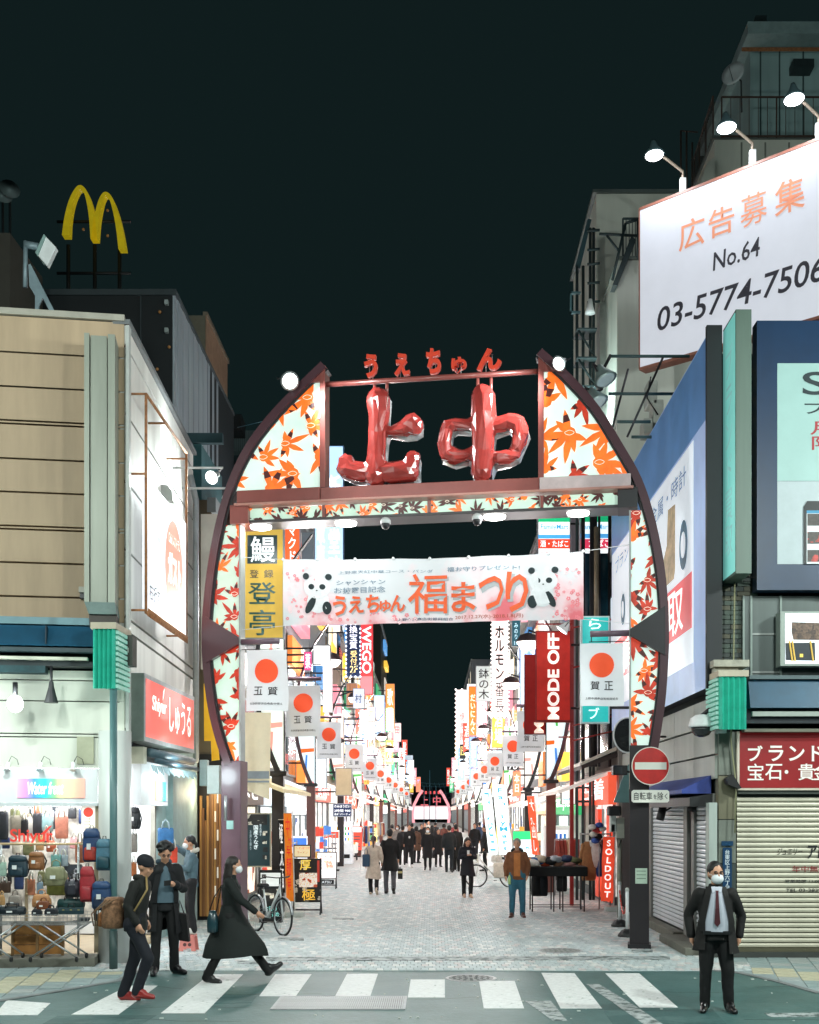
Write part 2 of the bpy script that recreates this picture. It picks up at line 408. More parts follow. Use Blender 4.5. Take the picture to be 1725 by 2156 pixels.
for i,(xa,xb) in enumerate(((515,678),(684,900),(908,1137),(1143,1318))):
    pts=[gp(xa,bt(xa)+32),gp(xb,bt(xb)+32),gp(xb,bt(xb)+57),gp(xa,bt(xa)+57)]
    va=(pts[0][1]+pts[1][1])/2; vb=(pts[2][1]+pts[3][1])/2
    poly=[(pts[0][0],vb),(pts[1][0],vb),(pts[1][0],va),(pts[0][0],va)]
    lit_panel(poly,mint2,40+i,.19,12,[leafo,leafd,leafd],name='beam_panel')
    u=pts[1][0]; 
    if i<3: bf('mullion',G,u+.01,u+.06,vb,va,-.2,.03,redbrown,gate)
for xx,sd in ((508,-1),(1322,1)):
    u,v=gp(xx,bt(xx)+44); MB().poly(G,[(u-.16,v-.18),(u+.16,v-.18),(u+.16,v+.14),(u-.16,v+.14)],-.45,.12).build('beam_end_plate',redbrown if sd<0 else dark,gate)
# round downlights and domes below the beam
warmw=emat((1,.98,.93),3.0)
for x in (545,725,1040,1217):
    u,v=gp(x,bt(x)+66)
    MB().lathe(G.p(u,v,-.12),[(.19,0),(.18,-.04),(.1,-.06)],20).build('downlight',warmw,gate)
    light('downlight_glow',G.p(u,v-.15,-.12),26,(.95,1,1),.15,gate)
for x in (812,1005):
    u,v=gp(x,bt(x)+66); c=G.p(u,v,0)
    cm=thing('dome_camera','small white dome security camera under the %s half of the gate beam'%('first' if x<900 else 'second'),'camera',c-Vector((0,0,.2)))
    cm['label']='white dome camera under the gate beam, '+('left one below the 上 character' if x<900 else 'right one below the 中 character')
    MB().lathe(c,[(.05,.02),(.085,-.02),(.09,-.08)],14).build('housing',white,cm,smooth=True); MB().ell(c-Vector((0,0,.1)),(.075,.075,.08)).build('dome',dark,cm,smooth=True)
# top tie bar
ul,vl=gp(688,806); ur,vr=gp(1134,781); vt=(vl+vr)/2
tb('tie_bar',[G.p(ul-.03,vt,-.05),G.p(ur+.03,vt,-.05)],.045,redbrown,gate,10)
# small kana on top of the bar
kred=mat('kana_red',lin('#d8432c'),rough=.35,var=.12,emit=.12)
for ch,(x0,x1,y0,y1) in zip('うえちゅん',((766,794,741,793),(830,862,741,791),(897,928,733,789),(950,982,753,787),(1004,1056,731,781))):
    if ch=='ゅ': ch='ゆ'
    a=gp(x0,y1); b=gp(x1,y0); 
    text(ch,G,a[0],b[0],vt+.06,vt+.06+(b[1]-a[1]),kred,gate,n=-.05,bold=.045,ext=.04,name='kana_letter',res=3)
    for dx in (.35,.6):
        u=a[0]+(b[0]-a[0])*dx; tb('letter_pin',[G.p(u,vt,-.09),G.p(u,vt+.06+(b[1]-a[1])*.8,-.09)],.008,steel,gate,5)
# faceted big characters
glossred=mat('carved_red',lin('#9c3833'),rough=.22,var=.35,scale=2.5,coat=1.0)
silver=mat('silver_backing',(.72,.76,.78),rough=.25,metal=.6,var=.3,scale=8)
def carved(strokes,label_ch):
    mb=MB()
    for st in strokes:
        pts=[gp(x,y) for x,y,_ in st]; rad=[r*GM for *_,r in st]
        P=[G.p(u,v,-.05) for u,v in pts]
        # densify
        Q=[];RR=[]
        for i in range(len(P)-1):
            for t in (0,.5): Q.append(P[i].lerp(P[i+1],t)); RR.append(rad[i]*(1-t)+rad[i+1]*t)
        Q.append(P[-1]); RR.append(rad[-1])
        mb.tube(Q,RR,10,sq=(1,1))
        for e,r in ((Q[0],RR[0]),(Q[-1],RR[-1])): mb.ell(e,(r*.98,)*3,10,7)
    return mb
GM=.0079
def facet(name,mb,mt,vox,ratio,push,jit,seed,sc=1.0):
    o=mb.build(name,mt,gate)
    m=o.modifiers.new('r','REMESH'); m.mode='VOXEL'; m.voxel_size=vox
    s_=o.modifiers.new('s','SMOOTH'); s_.iterations=4
    d=o.modifiers.new('d','DECIMATE'); d.ratio=ratio
    bpy.context.view_layer.update()
    dg=bpy.context.evaluated_depsgraph_get(); me=bpy.data.meshes.new_from_object(o.evaluated_get(dg)); o.modifiers.clear(); o.data=me
    rng=random.Random(seed); vs=me.vertices
    for v in vs:
        v.co+=Vector((rng.uniform(-jit,jit),rng.uniform(-jit,jit),rng.uniform(-jit,jit)))
    for p in me.polygons: p.use_smooth=False
    o.location=push; return o
ue=[[(795,838,26),(797,870,24),(794,910,20),(792,960,21),(790,1000,25)],
    [(838,905,12),(858,893,20),(868,888,22),(872,895,20)],[(820,905,10),(850,900,18)],
    [(727,970,18),(735,985,19),(765,990,19),(800,993,20),(835,990,20),(862,985,19),(868,965,18)],[(722,985,17),(760,998,16),(830,1000,18),(866,995,19)]]
naka=[[(1017,832,26),(1017,870,27),(1018,910,25),(1016,950,24),(1014,992,24)],
    [(943,895,15),(960,890,14),(985,893,13),(1005,890,14)],[(940,900,14),(935,930,15),(940,955,16),(958,962,15),(980,958,12),(990,950,11)],
    [(1045,895,16),(1070,885,18),(1092,890,19),(1097,915,18),(1088,940,15)],[(1050,962,15),(1072,960,15),(1084,955,13)],[(955,950,9),(965,950,9)]]
facet('carved_character',carved(ue,'上'),glossred,.03,.085,(0,0,0),.014,1)['label']='chunky faceted red 上 character'
facet('carved_character',carved(naka,'中'),glossred,.03,.09,(0,0,0),.013,2)['label']='chunky faceted red 中 character with looped sides'
for st,sd in ((ue,3),(naka,4)):
    o=facet('silver_backing',carved([[(x,y+4,r*1.02) for x,y,r in s_] for s_ in st],''),silver,.045,.06,Vector(-G.N*.16),.012,sd)
for x in (787,813,1005,1033):
    u,v=gp(x,815); tb('hanger',[G.p(u,vt,-.08),G.p(u,v-.12,-.08)],.035,redbrown,gate,4)
    u2,v2=gp(x,1010); tb('hanger',[G.p(u,v2+.1,-.08),G.p(u,v2-.25,-.08)],.03,dark,gate,4)
# peak plates
for x,y,sd in ((676,790,-1),(1146,768,1)):
    u,v=gp(x,y); MB().poly(G,[(u-sd*.05,v-.12),(u+sd*.22,v-.14),(u-sd*.05,v+.14)],-.2,.05).build('peak_plate',redbrown,gate)
# flag arms on the gate
def flag_rail(F,u0,u1,v,parent,d=.0):
    tb('flag_arm',[F.p(u0,v,d),F.p(u1,v,d)],.05,mat('arm_plum',lin('#6b5662'),rough=.3,var=.1),parent,12)
    tb('flag_rod',[F.p(u0,v-.13,d),F.p(u1+(.02 if u1>u0 else -.02),v-.13,d)],.008,dark,parent,5)
    e=u1-.02 if u1>u0 else u1+.02
    tb('rod_link',[F.p(e,v,d),F.p(e,v-.13,d)],.008,dark,parent,5)
ua,va=gp(506,1352); ub,_=gp(588,1352); flag_rail(G,ua,ub,va,gate)
uc,vc=gp(1327,1333); ud,_=gp(1243,1333); flag_rail(G,uc,ud,vc,gate)
# small notice plates and boxes on the posts
for x0,x1,y0,y1,c,t in ((1338,1363,1828,1860,'#b9cdbb','注意'),):
    a=gp(x0,y1); b=gp(x1,y0); bf('notice_plate',G,a[0],b[0],a[1],b[1],.08,.09,pmat(c,.4),gate)
    for i in range(3): bf('notice_line',G,a[0]+.02,b[0]-.02,b[1]-.05-i*.06,b[1]-.04-i*.06,.0905,.092,pmat('#56705a',.6),gate)
# floodlights clamped on the gate rim
glass=emat((.85,1,1),6.0)
def flood(name,label,c,aim,P,size=.2,body=galv,on=True,spot=110,glassm=None):
    t=thing(name,label,'floodlight',c); d=(Vector(aim)-Vector(c)).normalized(); q=d
    MB().lathe(Vector(c)-d*size*.9,[(size*.3,0),(size*.42,size*.4),(size*.95,size*1.35),(size,size*1.4)],16,axis=d).build('reflector',body,t,smooth=True)
    MB().lathe(Vector(c)+d*size*.46,[(size*.9,0),(size*.7,size*.08)],16,axis=d).build('lens',(glassm or glass) if on else steel,t)
    x=d.cross(Vector((0,0,1))).normalized()
    MB().tube([Vector(c)+x*size*1.05,Vector(c)+x*size*1.05-d*size*.8,Vector(c)-x*size*1.05-d*size*.8,Vector(c)-x*size*1.05],size*.07,5).build('yoke',dark,t)
    if on and P: light('lamp_glow',Vector(c)+d*size*.75,P,(.9,1,1),size*.6,t,spot=spot,aim=aim)
    return t
def gq(x,y,n=.0):
    u,v=gp(x,y); return G.p(u,v,n)
flood('floodlight','glass floodlight clamped to the outer rim above the 上 side of the gate',gq(617,812,.25),gq(720,900,1.6),0,.16)
light('added_character_spot',gq(640,812,.5),460,(.95,1,1),.12,None,spot=80,aim=gq(790,920,0))  # spotlight without a fixture, added beside the floodlight to light the 上 character
flood('floodlight','unlit clear floodlight clamped on the rim above the 中 side of the gate',gq(1183,775,.25),gq(1080,900,1.4),0,.13)
light('added_character_spot',gq(1165,775,.5),460,(.95,1,1),.12,None,spot=80,aim=gq(1000,920,0))  # spotlight without a fixture, added here to light the 中 character
# ------------------------------------------------------------------ ground
asph=mottled('asphalt',(.036,.108,.104),(.075,.155,.146),scale=1.1,lo=.42,hi=.7,rough=.5,bump=.35)
pave=mat('paver_stone',(.50,.57,.575),rough=.6,var=.2,scale=9,bump=.15)
def surf(name,pts,z0,z1,mt):
    F=Fr((0,0,0),(1,0,0),(0,1,0)); return tag(MB().poly(F,pts,z0,z1).build(name,mt,None),kind='structure')
surf('ground',[(-400,-60),(400,-60),(400,600),(-400,600)],-.5,-.02,mat('far_ground',(.08,.09,.09),rough=.8,var=.2))
surf('road',[(-60,-40),(60,-40),(60,16.6),(-60,16.6)],-.3,0,asph)
XL,XR=-4.4,4.25
# brick paving of the street: bed + individual pavers
bed=mat('paver_joint',(.27,.33,.335),rough=.9)
sp=surf('street_paving',[(XL-1.2,16.6),(XR+.6,16.6),(XR+.6,48),(XL-1.2,48)],-.2,.004,bed)
def brick_tex(name,c1,c2,mort,sc,bw,rh):
    m=mat(name,c1,rough=.55); nt=m.node_tree; n=nt.nodes; l=nt.links; b=n['Principled BSDF']
    t=n.new('ShaderNodeTexBrick'); t.inputs['Color1'].default_value=C4(c1); t.inputs['Color2'].default_value=C4(c2); t.inputs['Mortar'].default_value=C4(mort)
    t.inputs['Scale'].default_value=sc; t.inputs['Brick Width'].default_value=bw; t.inputs['Row Height'].default_value=rh; t.inputs['Mortar Size'].default_value=.01
    tc=n.new('ShaderNodeTexCoord'); l.new(tc.outputs['Object'],t.inputs[0]); l.new(t.outputs[0],b.inputs['Base Color']); return m
surf('street_paving',[(XL-1.2,48),(XR+.6,48),(XR+.6,320),(XL-1.2,320)],-.2,.014,brick_tex('far_pavers',(.54,.56,.56),(.48,.50,.50),(.34,.37,.37),1,.105,.21))
surf('street_paving',[(-5.5,320),(5.5,320),(5.5,330),(-5.5,330)],-.2,.0,bed)
pm=[pave,mat('paver_pale',(.66,.68,.66),rough=.55,var=.2,scale=9),mat('paver_pink',(.58,.55,.54),rough=.6,var=.2,scale=9),mat('paver_grey',(.42,.49,.50),rough=.6,var=.2,scale=9)]
def paver_mesh(w,d):
    g=.0035 if w<.2 else .01; e=.004; vs=[(g,g,0),(w-g,g,0),(w-g,d-g,0),(g,d-g,0),(g+e,g+e,.012),(w-g-e,g+e,.012),(w-g-e,d-g-e,.012),(g+e,d-g-e,.012)]
    return vs,[(4,5,6,7),(0,1,5,4),(1,2,6,5),(2,3,7,6),(3,0,4,7)]
rng=random.Random(3); PW,PD=.105,.21
base=[]
for m_ in pm:
    me=bpy.data.meshes.new('paver'); v,f=paver_mesh(PW,PD); me.from_pydata(v,[],f); me.materials.append(m_); base.append(me)
cnt=0; stuff=MB(); y=16.62; row=0
while y<47.9:
    x=XL-.9-(PW/2 if row%2 else 0)
    while x<XR+.3:
        k=rng.choices(range(4),weights=[7,2,1,2])[0]; dz=rng.uniform(-.002,.002)
        vis=abs(x)<y*.36 
        if vis and cnt<300 and y<17.6 and abs(x)<2.2:
            o=bpy.data.objects.new('paver',base[k]); o.location=(x,y,.004+dz); o.parent=sp; o.location=Vector(o.location)-Vector(sp.location); col.objects.link(o); cnt+=1
        else:
            v,f=paver_mesh(PW,PD); stuff.add([(a+x,b_+y,c+.004+dz) for a,b_,c in v],f,k)
        x+=PW
    y+=PD; row+=1
tag(stuff.build('paver',pm,sp),kind='stuff')
# side pavements with slabs
def gpt(*pp): return [tuple(ground(*p)[:2]) for p in pp]
lp=surf('pavement',gpt((-350,2168),(0,2109),(150,2084),(252,2066),(292,2046))+[(-4.6,16.62),(-5.8,17.9),(-14,17.9),(-14,14)],-.2,.006,bed)
rp=surf('pavement',[(4.2,16.62),(4.25,18.4),(13,18.4),(13,13.4)]+gpt((1725,2092),(1640,2068),(1560,2050)),-.2,.006,bed)
slab=MB().add(*paver_mesh(.4,.4)); slab_m=[mat('slab_teal',(.26,.34,.34),rough=.6,var=.2,scale=6),mat('slab_grey',(.34,.38,.37),rough=.6,var=.2,scale=6),mat('tactile_yellow',(.50,.48,.34),rough=.6,var=.25,scale=8)]
def inside2(p,poly): return inside(p,poly)
def slabs(par,poly,yel,ang,seed,lim=150):
    rg=random.Random(seed); c,s=math.cos(ang),math.sin(ang); n=0; sb=[]
    for m_ in slab_m:
        me=bpy.data.meshes.new('slab'); v,f=paver_mesh(.3,.3); me.from_pydata(v,[],f); me.materials.append(m_); sb.append(me)
    for i in range(-60,60):
        for j in range(-60,60):
            a,b_=i*.3,j*.3; x=a*c-b_*s+par.location.x; y=a*s+b_*c+16
            if n>=lim or abs((x*F_/max(y,1)))>1000: continue
            cs=[(x+u*c-v*s,y+u*s+v*c) for u,v in ((0,0),(.3,0),(.3,.3),(0,.3))]
            if not all(inside2(q,poly) for q in cs): continue
            k=2 if inside2((x,y),yel) else rg.choice([0,0,1])
            o=bpy.data.objects.new('slab',sb[k]); o.parent=par; o.location=Vector((x,y,.006))-Vector(par.location); o.rotation_euler=(0,0,ang); col.objects.link(o); n+=1
slabs(lp,gpt((-350,2168),(0,2109),(150,2084),(252,2066),(292,2046))+[(-4.6,16.62),(-5.8,17.9),(-14,17.9),(-14,14)],gpt((-200,2120),(120,2072),(225,2056),(215,2045),(90,2052),(-200,2090)),R(9),5)
slabs(rp,[(4.2,16.62),(4.25,18.4),(13,18.4),(13,13.4)]+gpt((1725,2092),(1640,2068),(1560,2050)),gpt((1545,2046),(1620,2058),(1760,2082),(1760,2060),(1600,2040)),R(-12),6)
kerbm=mat('kerb_stone',(.18,.2,.2),rough=.7,var=.25,scale=6)
for nm,pp in (('kerb',((-350,2168),(0,2109),(150,2084),(252,2066),(292,2046))),('kerb',((1725,2092),(1640,2068),(1560,2050),(1500,2044)))):
    q=[ground(*p) for p in pp]; mb=MB()
    for i in range(len(q)-1):
        d=(q[i+1]-q[i]).normalized(); nrm=Vector((-d.y,d.x,0)); F=Fr((0,0,0),(1,0,0),(0,1,0))
        mb.poly(F,[tuple((q[i]-nrm*.04)[:2]),tuple((q[i+1]-nrm*.04)[:2]),tuple((q[i+1]+nrm*.05)[:2]),tuple((q[i]+nrm*.05)[:2])],-.1,.012+.001*i)
    tag(mb.build(nm,kerbm),kind='structure')
# painted markings
paint=mottled('road_paint',(.74,.76,.75),lin('#5d706c'),scale=5,lo=.60,hi=.66); worn=mottled('worn_paint',(.40,.44,.44),lin('#3d504d'),scale=6,lo=.46,hi=.58)
FG=Fr((0,0,0),(1,0,0),(0,1,0))
for q in (((442,2052),(512,2052),(431,2134),(339,2134)),((271,2076),(332,2076),(249,2137),(150,2137)),((14,2107),(106,2113),(79,2138),(-12,2138)),((580,2052),(656,2052),(623,2098),(546,2098)),((731,2051),(796,2051),(780,2098),(706,2098)),((865,2063),(937,2063),(937,2101),(859,2101)),((1009,2066),(1084,2066),(1104,2124),(1019,2124)),((1140,2049),(1210,2050),(1268,2124),(1181,2124)),((1275,2050),(1346,2050),(1428,2122),(1347,2122))):
    tag(MB().poly(FG,gpt(*q),.0,.004).build('crosswalk_stripe',paint),kind='structure')
for i,q in enumerate((((1610,2134),(1725,2133),(1725,2142),(1622,2142)),((1235,2073),(1262,2073),(1340,2120),(1400,2160),(1360,2160),(1300,2118)),((1105,2108),(1160,2108),(1195,2150),(1165,2150)),((560,2018),(1410,2016),(1412,2024),(558,2026)))):
    if i==3: tag(MB().poly(FG,gpt(*q),.0,.022).build('road_line',worn),kind='structure')
    else: tag(MB().poly(FG,gpt(*q),.0,.0036).build('road_line',worn),kind='structure')
for (x0,x1,y0,y1) in ((585,640,1977,1983),(500,560,2026,2032),(1330,1375,2003,2008),(700,745,1935,1938)):
    tag(MB().poly(FG,gpt((x0,y1),(x1,y1),(x1,y0),(x0,y0)),.0,.0215).build('road_line',worn),kind='structure')
# drain grating
gr=thing('drain_grating','long steel drain grating set in the asphalt below the zebra stripes','grating',ground(713,2115))
a=ground(575,2126); b_=ground(852,2100); mb=MB().b(a.x,b_.x,a.y,b_.y,.0,.005).build('tray',pmat('#15191a',.8),gr)
fr=MB(); fr.b(a.x-.03,b_.x+.03,a.y-.03,a.y,0,.012); fr.b(a.x-.03,b_.x+.03,b_.y,b_.y+.03,0,.012); fr.b(a.x-.03,a.x,a.y,b_.y,0,.0125); fr.b(b_.x,b_.x+.03,a.y,b_.y,0,.0125); fr.build('frame',galv,gr)
n=60; me0=None
for i in range(n):
    x=a.x+(b_.x-a.x)*(i+.5)/n
    if me0 is None: o=MB().b(x-.009,x+.009,a.y,b_.y,.005,.0135).build('bar',galv,gr); me0=o; x00=x
    else:
        o=me0.copy(); o.location.x+=x-x00; col.objects.link(o)
def manhole(x,y,r,c,lab,z):
    p=ground(x,y); t=thing('manhole_cover',lab,'manhole cover',p); m_=mat('iron_'+c,c,rough=.5,metal=.3,var=.3,scale=14,bump=.4)
    MB().lathe(p+Vector((0,0,z)),[(r,0),(r,.004),(r-.03,.0045)],28).build('rim',galv,t)
    MB().lathe(p+Vector((0,0,z)),[(r-.04,.001),(r-.04,.006)],28).build('lid',m_,t)
    for k in range(3):
        rr=r*(.25+.22*k); mb=MB(); N=8+4*k
        for i in range(N):
            an=2*math.pi*i/N; cx,cy_=p.x+rr*math.cos(an),p.y+rr*math.sin(an); mb.b(cx-.02,cx+.02,cy_-.012,cy_+.012,z+.006,z+.011)
        tag(mb.build('tread_studs',m_,t),kind='stuff')
manhole(992,2060,.34,'#4d5a58','round iron manhole cover in the asphalt beside the third zebra stripe',.0)
manhole(1180,2004,.36,'#8a8f8c','pale round manhole cover in the brick paving by the dark gate post',.016)
# small specks of litter on the road
mb=MB(); rg=random.Random(9)
for i in range(70):
    p=ground(rg.uniform(60,1680),rg.uniform(2060,2150)); s=rg.uniform(.006,.02); mb.b(p.x-s,p.x+s,p.y-s,p.y+s,.0,.006+s*.2)
tag(mb.build('litter',pmat('#c9cfca',.7)),kind='stuff',label='tiny pale litter specks on the asphalt')

# patches and cracks in the asphalt
for q in (((1270,2128),(1500,2125),(1530,2156),(1290,2156)),((120,2140),(330,2138),(300,2156),(90,2156)),((430,2100),(540,2098),(530,2112),(425,2114))):
    tag(MB().poly(FG,gpt(*q),.0,.0024).build('asphalt_patch',mottled('patch_asphalt',(.03,.09,.088),(.06,.13,.125),scale=2,lo=.5,hi=.7,rough=.6)),kind='structure')
rg=random.Random(31); mb=MB()
for k in range(9):
    x,y_=rg.uniform(200,1600),rg.uniform(2062,2148); p=ground(x,y_); pts=[p+Vector((0,0,.001))]
    d=rg.uniform(-.6,.6)
    for i in range(14): d+=rg.uniform(-.5,.5); pts.append(pts[-1]+Vector((math.cos(d)*.12,math.sin(d)*.05,0)))
    for a,b_ in zip(pts,pts[1:]):
        t_=(b_-a).normalized(); n_=Vector((-t_.y,t_.x,0))*.006; mb.add([a-n_,b_-n_,b_+n_,a+n_],[[0,1,2,3]])
for v in mb.v: v.z=.0032
tag(mb.build('asphalt_cracks',pmat('#141c1b',.9)),kind='stuff')
# ------------------------------------------------------------------ left corner building and its shop
FL=Fr((-4.51,17.6,0),(1,.153,0)); 
S0=Vector((-4.51,17.6,0)); S1=Vector((-4.80,24,0)); SL=Fr(S0,S1-S0)
cream=mat('cream_siding',lin('#b19a7e'),rough=.6,var=.24,scale=1.6,streak=1,bump=.05); creaml=mat('pale_siding',lin('#c9cabf'),rough=.6,var=.12,scale=1.4,streak=1)
sidew=mat('side_wall_paint',lin('#d4d4ce'),rough=.65,var=.25,scale=1.3,streak=1); gap=pmat('#2a2c2b',.9)
lb=thing('corner_shop_building','cream panelled corner building above the lit bag shop','building',(-7,17.6,0))
bl=lambda u,v: u
# core volume (behind the panels)
MB().poly(Fr((0,0,0),(1,0,0),(0,1,0)),[tuple((FL.p(-9,0,-.12))[:2]),tuple(FL.p(-.02,0,-.12)[:2]),tuple(SL.p(6.4,0,-.12)[:2]),tuple(FL.p(-9,0,-7)[:2])],3.05,9.2).build('wall_core',gap,lb)
ys=[668,745,817,888,895,968,1038,1109,1116,1186,1257,1309]
vv=[FL.px(100,y)[1] for y in ys]
for i in range(len(vv)-1):
    t_,b_=vv[i],vv[i+1]; 
    for (u0,u1) in ((-9,-4.2),(-4.2,-.02)):
        bf('wall_panel',FL,u0+.006,u1-.006,b_+.012,t_-.012,-.1,0,cream,lb,bevel=.006)
for (a,b_) in ((1410,1432),(1432,1476),(1476,1545),(1545,1552),(1552,1618)):
    bf('wall_panel',FL,-9,-.02,FL.px(100,b_)[1]+.008,FL.px(100,a)[1]-.008,-.1,0,creaml,lb,bevel=.004)
bf('parapet_cap',FL,-9,-.02,vv[0]+.0,vv[0]+.09,-.25,.05,pmat('#a8a498',.5),lb)
# lower blue awning box between floors
blu=mat('awning_blue',lin('#0f4a66'),rough=.45,var=.2,scale=3); 
aw=thing('rolled_awning','dark blue rolled-up awning along the cream building above the bag shop','awning',FL.p(-3,3.3,.3))
va=FL.px(100,1309)[1]; vb=FL.px(100,1410)[1]
bf('top_ledge',FL,-9,-.35,va-.10,va,-.1,.42,pmat('#5f7f88',.5),aw); 
MB().poly(Fr(FL.O,-FL.N,None),[(-.55,vb+.28),(-.40,va-.12),(0,va-.12),(0,vb+.28)],-9,-.36).build('canvas',blu,aw)
for u in (-1.05,-1.9,-3.2): bf('seam',FL,u-.008,u+.008,vb+.3,va-.14,.40,.56,pmat('#08202e'),aw)
bf('valance_bar',FL,-9,-.37,vb+.20,vb+.255,.3,.52,pmat('#23343a',.5),aw); bf('pale_bar',FL,-9,-.5,vb+.10,vb+.14,.25,.4,pmat('#b9b9ab',.5),aw)
bf('roller',FL,-9,-.4,vb+.02,vb+.09,.02,.3,pmat('#141e22',.6),aw); bf('under_cloth',FL,-9,-1.1,vb-.08,vb+.02,.05,.3,mat('tarp',lin('#10363c'),rough=.7,var=.4,scale=8),aw)
# unlit vertical box on the corner
cb=thing('corner_box_column','tall grey metal box column on the corner of the cream building','sign box',FL.p(-.25,3.9,.4))
u0=FL.px(187,900)[0]; u1=FL.px(250,900)[0]; vt=FL.px(210,656)[1]+.0; vbb=FL.px(210,1266)[1]
vt=9.05; vbb=2.2+(1712-1266)*17/2515
gm=mat('weathered_metal',lin('#8f9488'),rough=.45,var=.3,scale=1.5,streak=1,metal=.2)
bf('housing',FL,u0,u0+.07,vbb,vt,.02,.5,gm,cb); bf('housing',FL,u1-.10,u1,vbb,vt,.02,.5,gm,cb); bf('front_sheet',FL,u0+.085,u1-.115,vbb,vt-.02,.02,.47,gm,cb)
bf('backing',FL,u0+.07,u1-.1,vbb,vt-.04,.01,.3,dark,cb)
MB().poly(FL,[(u0,vbb),(u1,vbb),(u1+.02,vbb-.17),(u0+.06,vbb-.17)],.05,.5).build('tapered_foot',mat('dull_teal_metal',lin('#5c726e'),rough=.5,var=.3),cb)
MB().poly(FL,[(u0+.06,vbb-.18),(u1+.02,vbb-.18),(u1,vbb-.36),(u0+.07,vbb-.36)],.08,.45).build('lower_collar',pmat('#3b3632',.6),cb)
# small camera on wall
c_=thing('wall_camera','small dark camera fixed low on the cream wall beside the corner box','camera',FL.p(*FL.px(177,1252),.06)); a=FL.px(177,1250)
bf('base',FL,a[0]-.05,a[0]+.06,a[1]-.08,a[1],.0,.08,dark,c_); bf('hood',FL,a[0]-.06,a[0]+.07,a[1]+.0,a[1]+.08,.0,.12,pmat('#b8b6aa'),c_)
# side wall panels
zt=9.44
for (a,b_,s0,s1) in ((9.1,9.40,0,6.4),(8.1,9.08,0,2.2),(8.1,9.08,2.2,4.4),(8.1,9.08,4.4,6.4),(7.1,8.08,0,2.2),(7.1,8.08,2.2,4.4),(7.1,8.08,4.4,6.4),(6.1,7.08,0,6.4),(5.1,6.08,0,6.4),(4.9,5.08,0,6.4),(4.1,4.88,0,6.4),(3.45,4.08,0,6.4)):
    bf('wall_panel',SL,s0+.01,s1-.006,a+.01,b_-.01,-.1,0,sidew,lb,bevel=.005)
bf('parapet_cap',SL,-.02,6.45,9.40,9.47,-.2,.06,pmat('#6c7072',.5),lb)
for z0 in (.0,): bf('corner_trim',SL,-.03,.12,3.3,9.38,.0,.05,pmat('#b9bcb8',.45),lb); 
tb('downpipe',[SL.p(5.4,8.7,.1),SL.p(5.7,8.3,.16),SL.p(5.7,3.2,.16)],.06,galv,lb); tb('downpipe',[SL.p(6.05,8.2,.12),SL.p(6.05,3.2,.12)],.035,sidew,lb)
# vent hood
vh=thing('vent_hood','small white hooded vent high on the side wall beside the rusty frame','vent',SL.p(3.0,7.6,.1)); MB().poly(Fr(SL.p(2.85,7.55),SL.N,None),[(0,0),(.2,0),(.18,.18),(.1,.27),(0,.28)],-.2,0).build('hood',pmat('#a8aaa6',.4),vh)
# rusty frame + restaurant billboard
rf=thing('rusty_sign_frame','rusty pipe frame standing off the side wall around the family restaurant billboard','sign frame',(-4.35,19.4,5.2))
Yn,Yf=17.95,20.9; XB=-4.3
for Y in (Yn,Yf): tb('upright',[(XB,Y,5.2),(XB,Y,8.5)],.022,rust,rf,6)
tb('top_rail',[(XB,Yn,8.5),(XB,Yf,8.5)],.022,rust,rf,6); tb('lower_rail',[(XB,Yn,5.22),(XB,Yf,5.22)],.03,rust,rf,6)
for Y,z in ((Yn,8.5),(Yn,7.3),(Yn,5.25),(19.3,8.5),(Yf,8.4),(Yf,5.3)): tb('standoff',[(XB,Y,z),(XB-.35,Y,z)],.018,rust,rf,6)
me=MB()
for i in range(40):
    Y=Yn+(Yf-Yn)*i/40; me.tube([(XB+.03,Y,5.16),(XB+.03,Y+.04,5.28)],.012,4)
tag(me.build('chain_edge',rust,rf),kind='stuff')
FB=Fr((XB,Yn,0),(0,1,0))
bbd=thing('restaurant_billboard','white billboard with a red circle reading ガスト on the side wall','billboard',(XB,19.4,5.25))
bf('panel',FB,.02,2.93,5.27,7.26,-.06,0,emat('#e6eaf0',.62),bbd)
disc(FB,1.95,6.25,.66,.001,.006,emat('#f08a78',.75),'red_circle',bbd,sy=1.22)
text('ガスト',FB,1.45,2.45,5.95,6.5,emat('#ffffff',1.0),bbd,n=.012,bold=.04); text('Cafe レストラン',FB,1.5,2.4,6.62,6.8,emat('#fff0ea',.9),bbd,n=.012)
text('右折すぐ',FB,.2,1.15,5.45,5.72,emat('#404850',.25),bbd,n=.006)
for i,(a,b_) in enumerate(((6.85,6.95),(6.65,6.75),(6.45,6.55),(6.2,6.3))): text(('この先の交差点','ハンバーグ','モーニング 7:00','ドリンクバー')[i],FB,.15,.9,a,b_,emat('#8fa2b4',.5),bbd,n=.006)
# angled arm lamps lighting it
for i,(y0,x1,z1,Y) in enumerate(((985,450,1003,21.6),(1028,484,1051,22.6))):
    z=gz(y0,Y); p1=Vector((gx(470 if i==0 else 497,Y),Y,z)); p2=Vector((gx(x1,Y),Y,gz(z1,Y)))
    t=thing('arm_floodlight',('upper lit floodlight on a white arm over the restaurant billboard','lower lit floodlight on a white arm nearest the gate rim')[i],'floodlight',p2)
    tb('arm',[(-4.75,Y,z),tuple(p1),tuple(p1.lerp(p2,.45))],.022,white,t,6)
    d=Vector((-.35,-.8,-.5)).normalized(); MB().lathe(p2-d*.14,[(.05,0),(.06,.1),(.13,.2),(.13,.22)],14,axis=d).build('reflector',white,t,smooth=True)
    MB().lathe(p2+d*.06,[(.13,0),(.11,.03)],14,axis=d).build('lens',emat((.85,1,1),14),t); light('lamp_glow',p2+d*.13,190,(.9,1,1),.1,t,spot=165,aim=p2+Vector((-1.2,-2.2,-.4)))
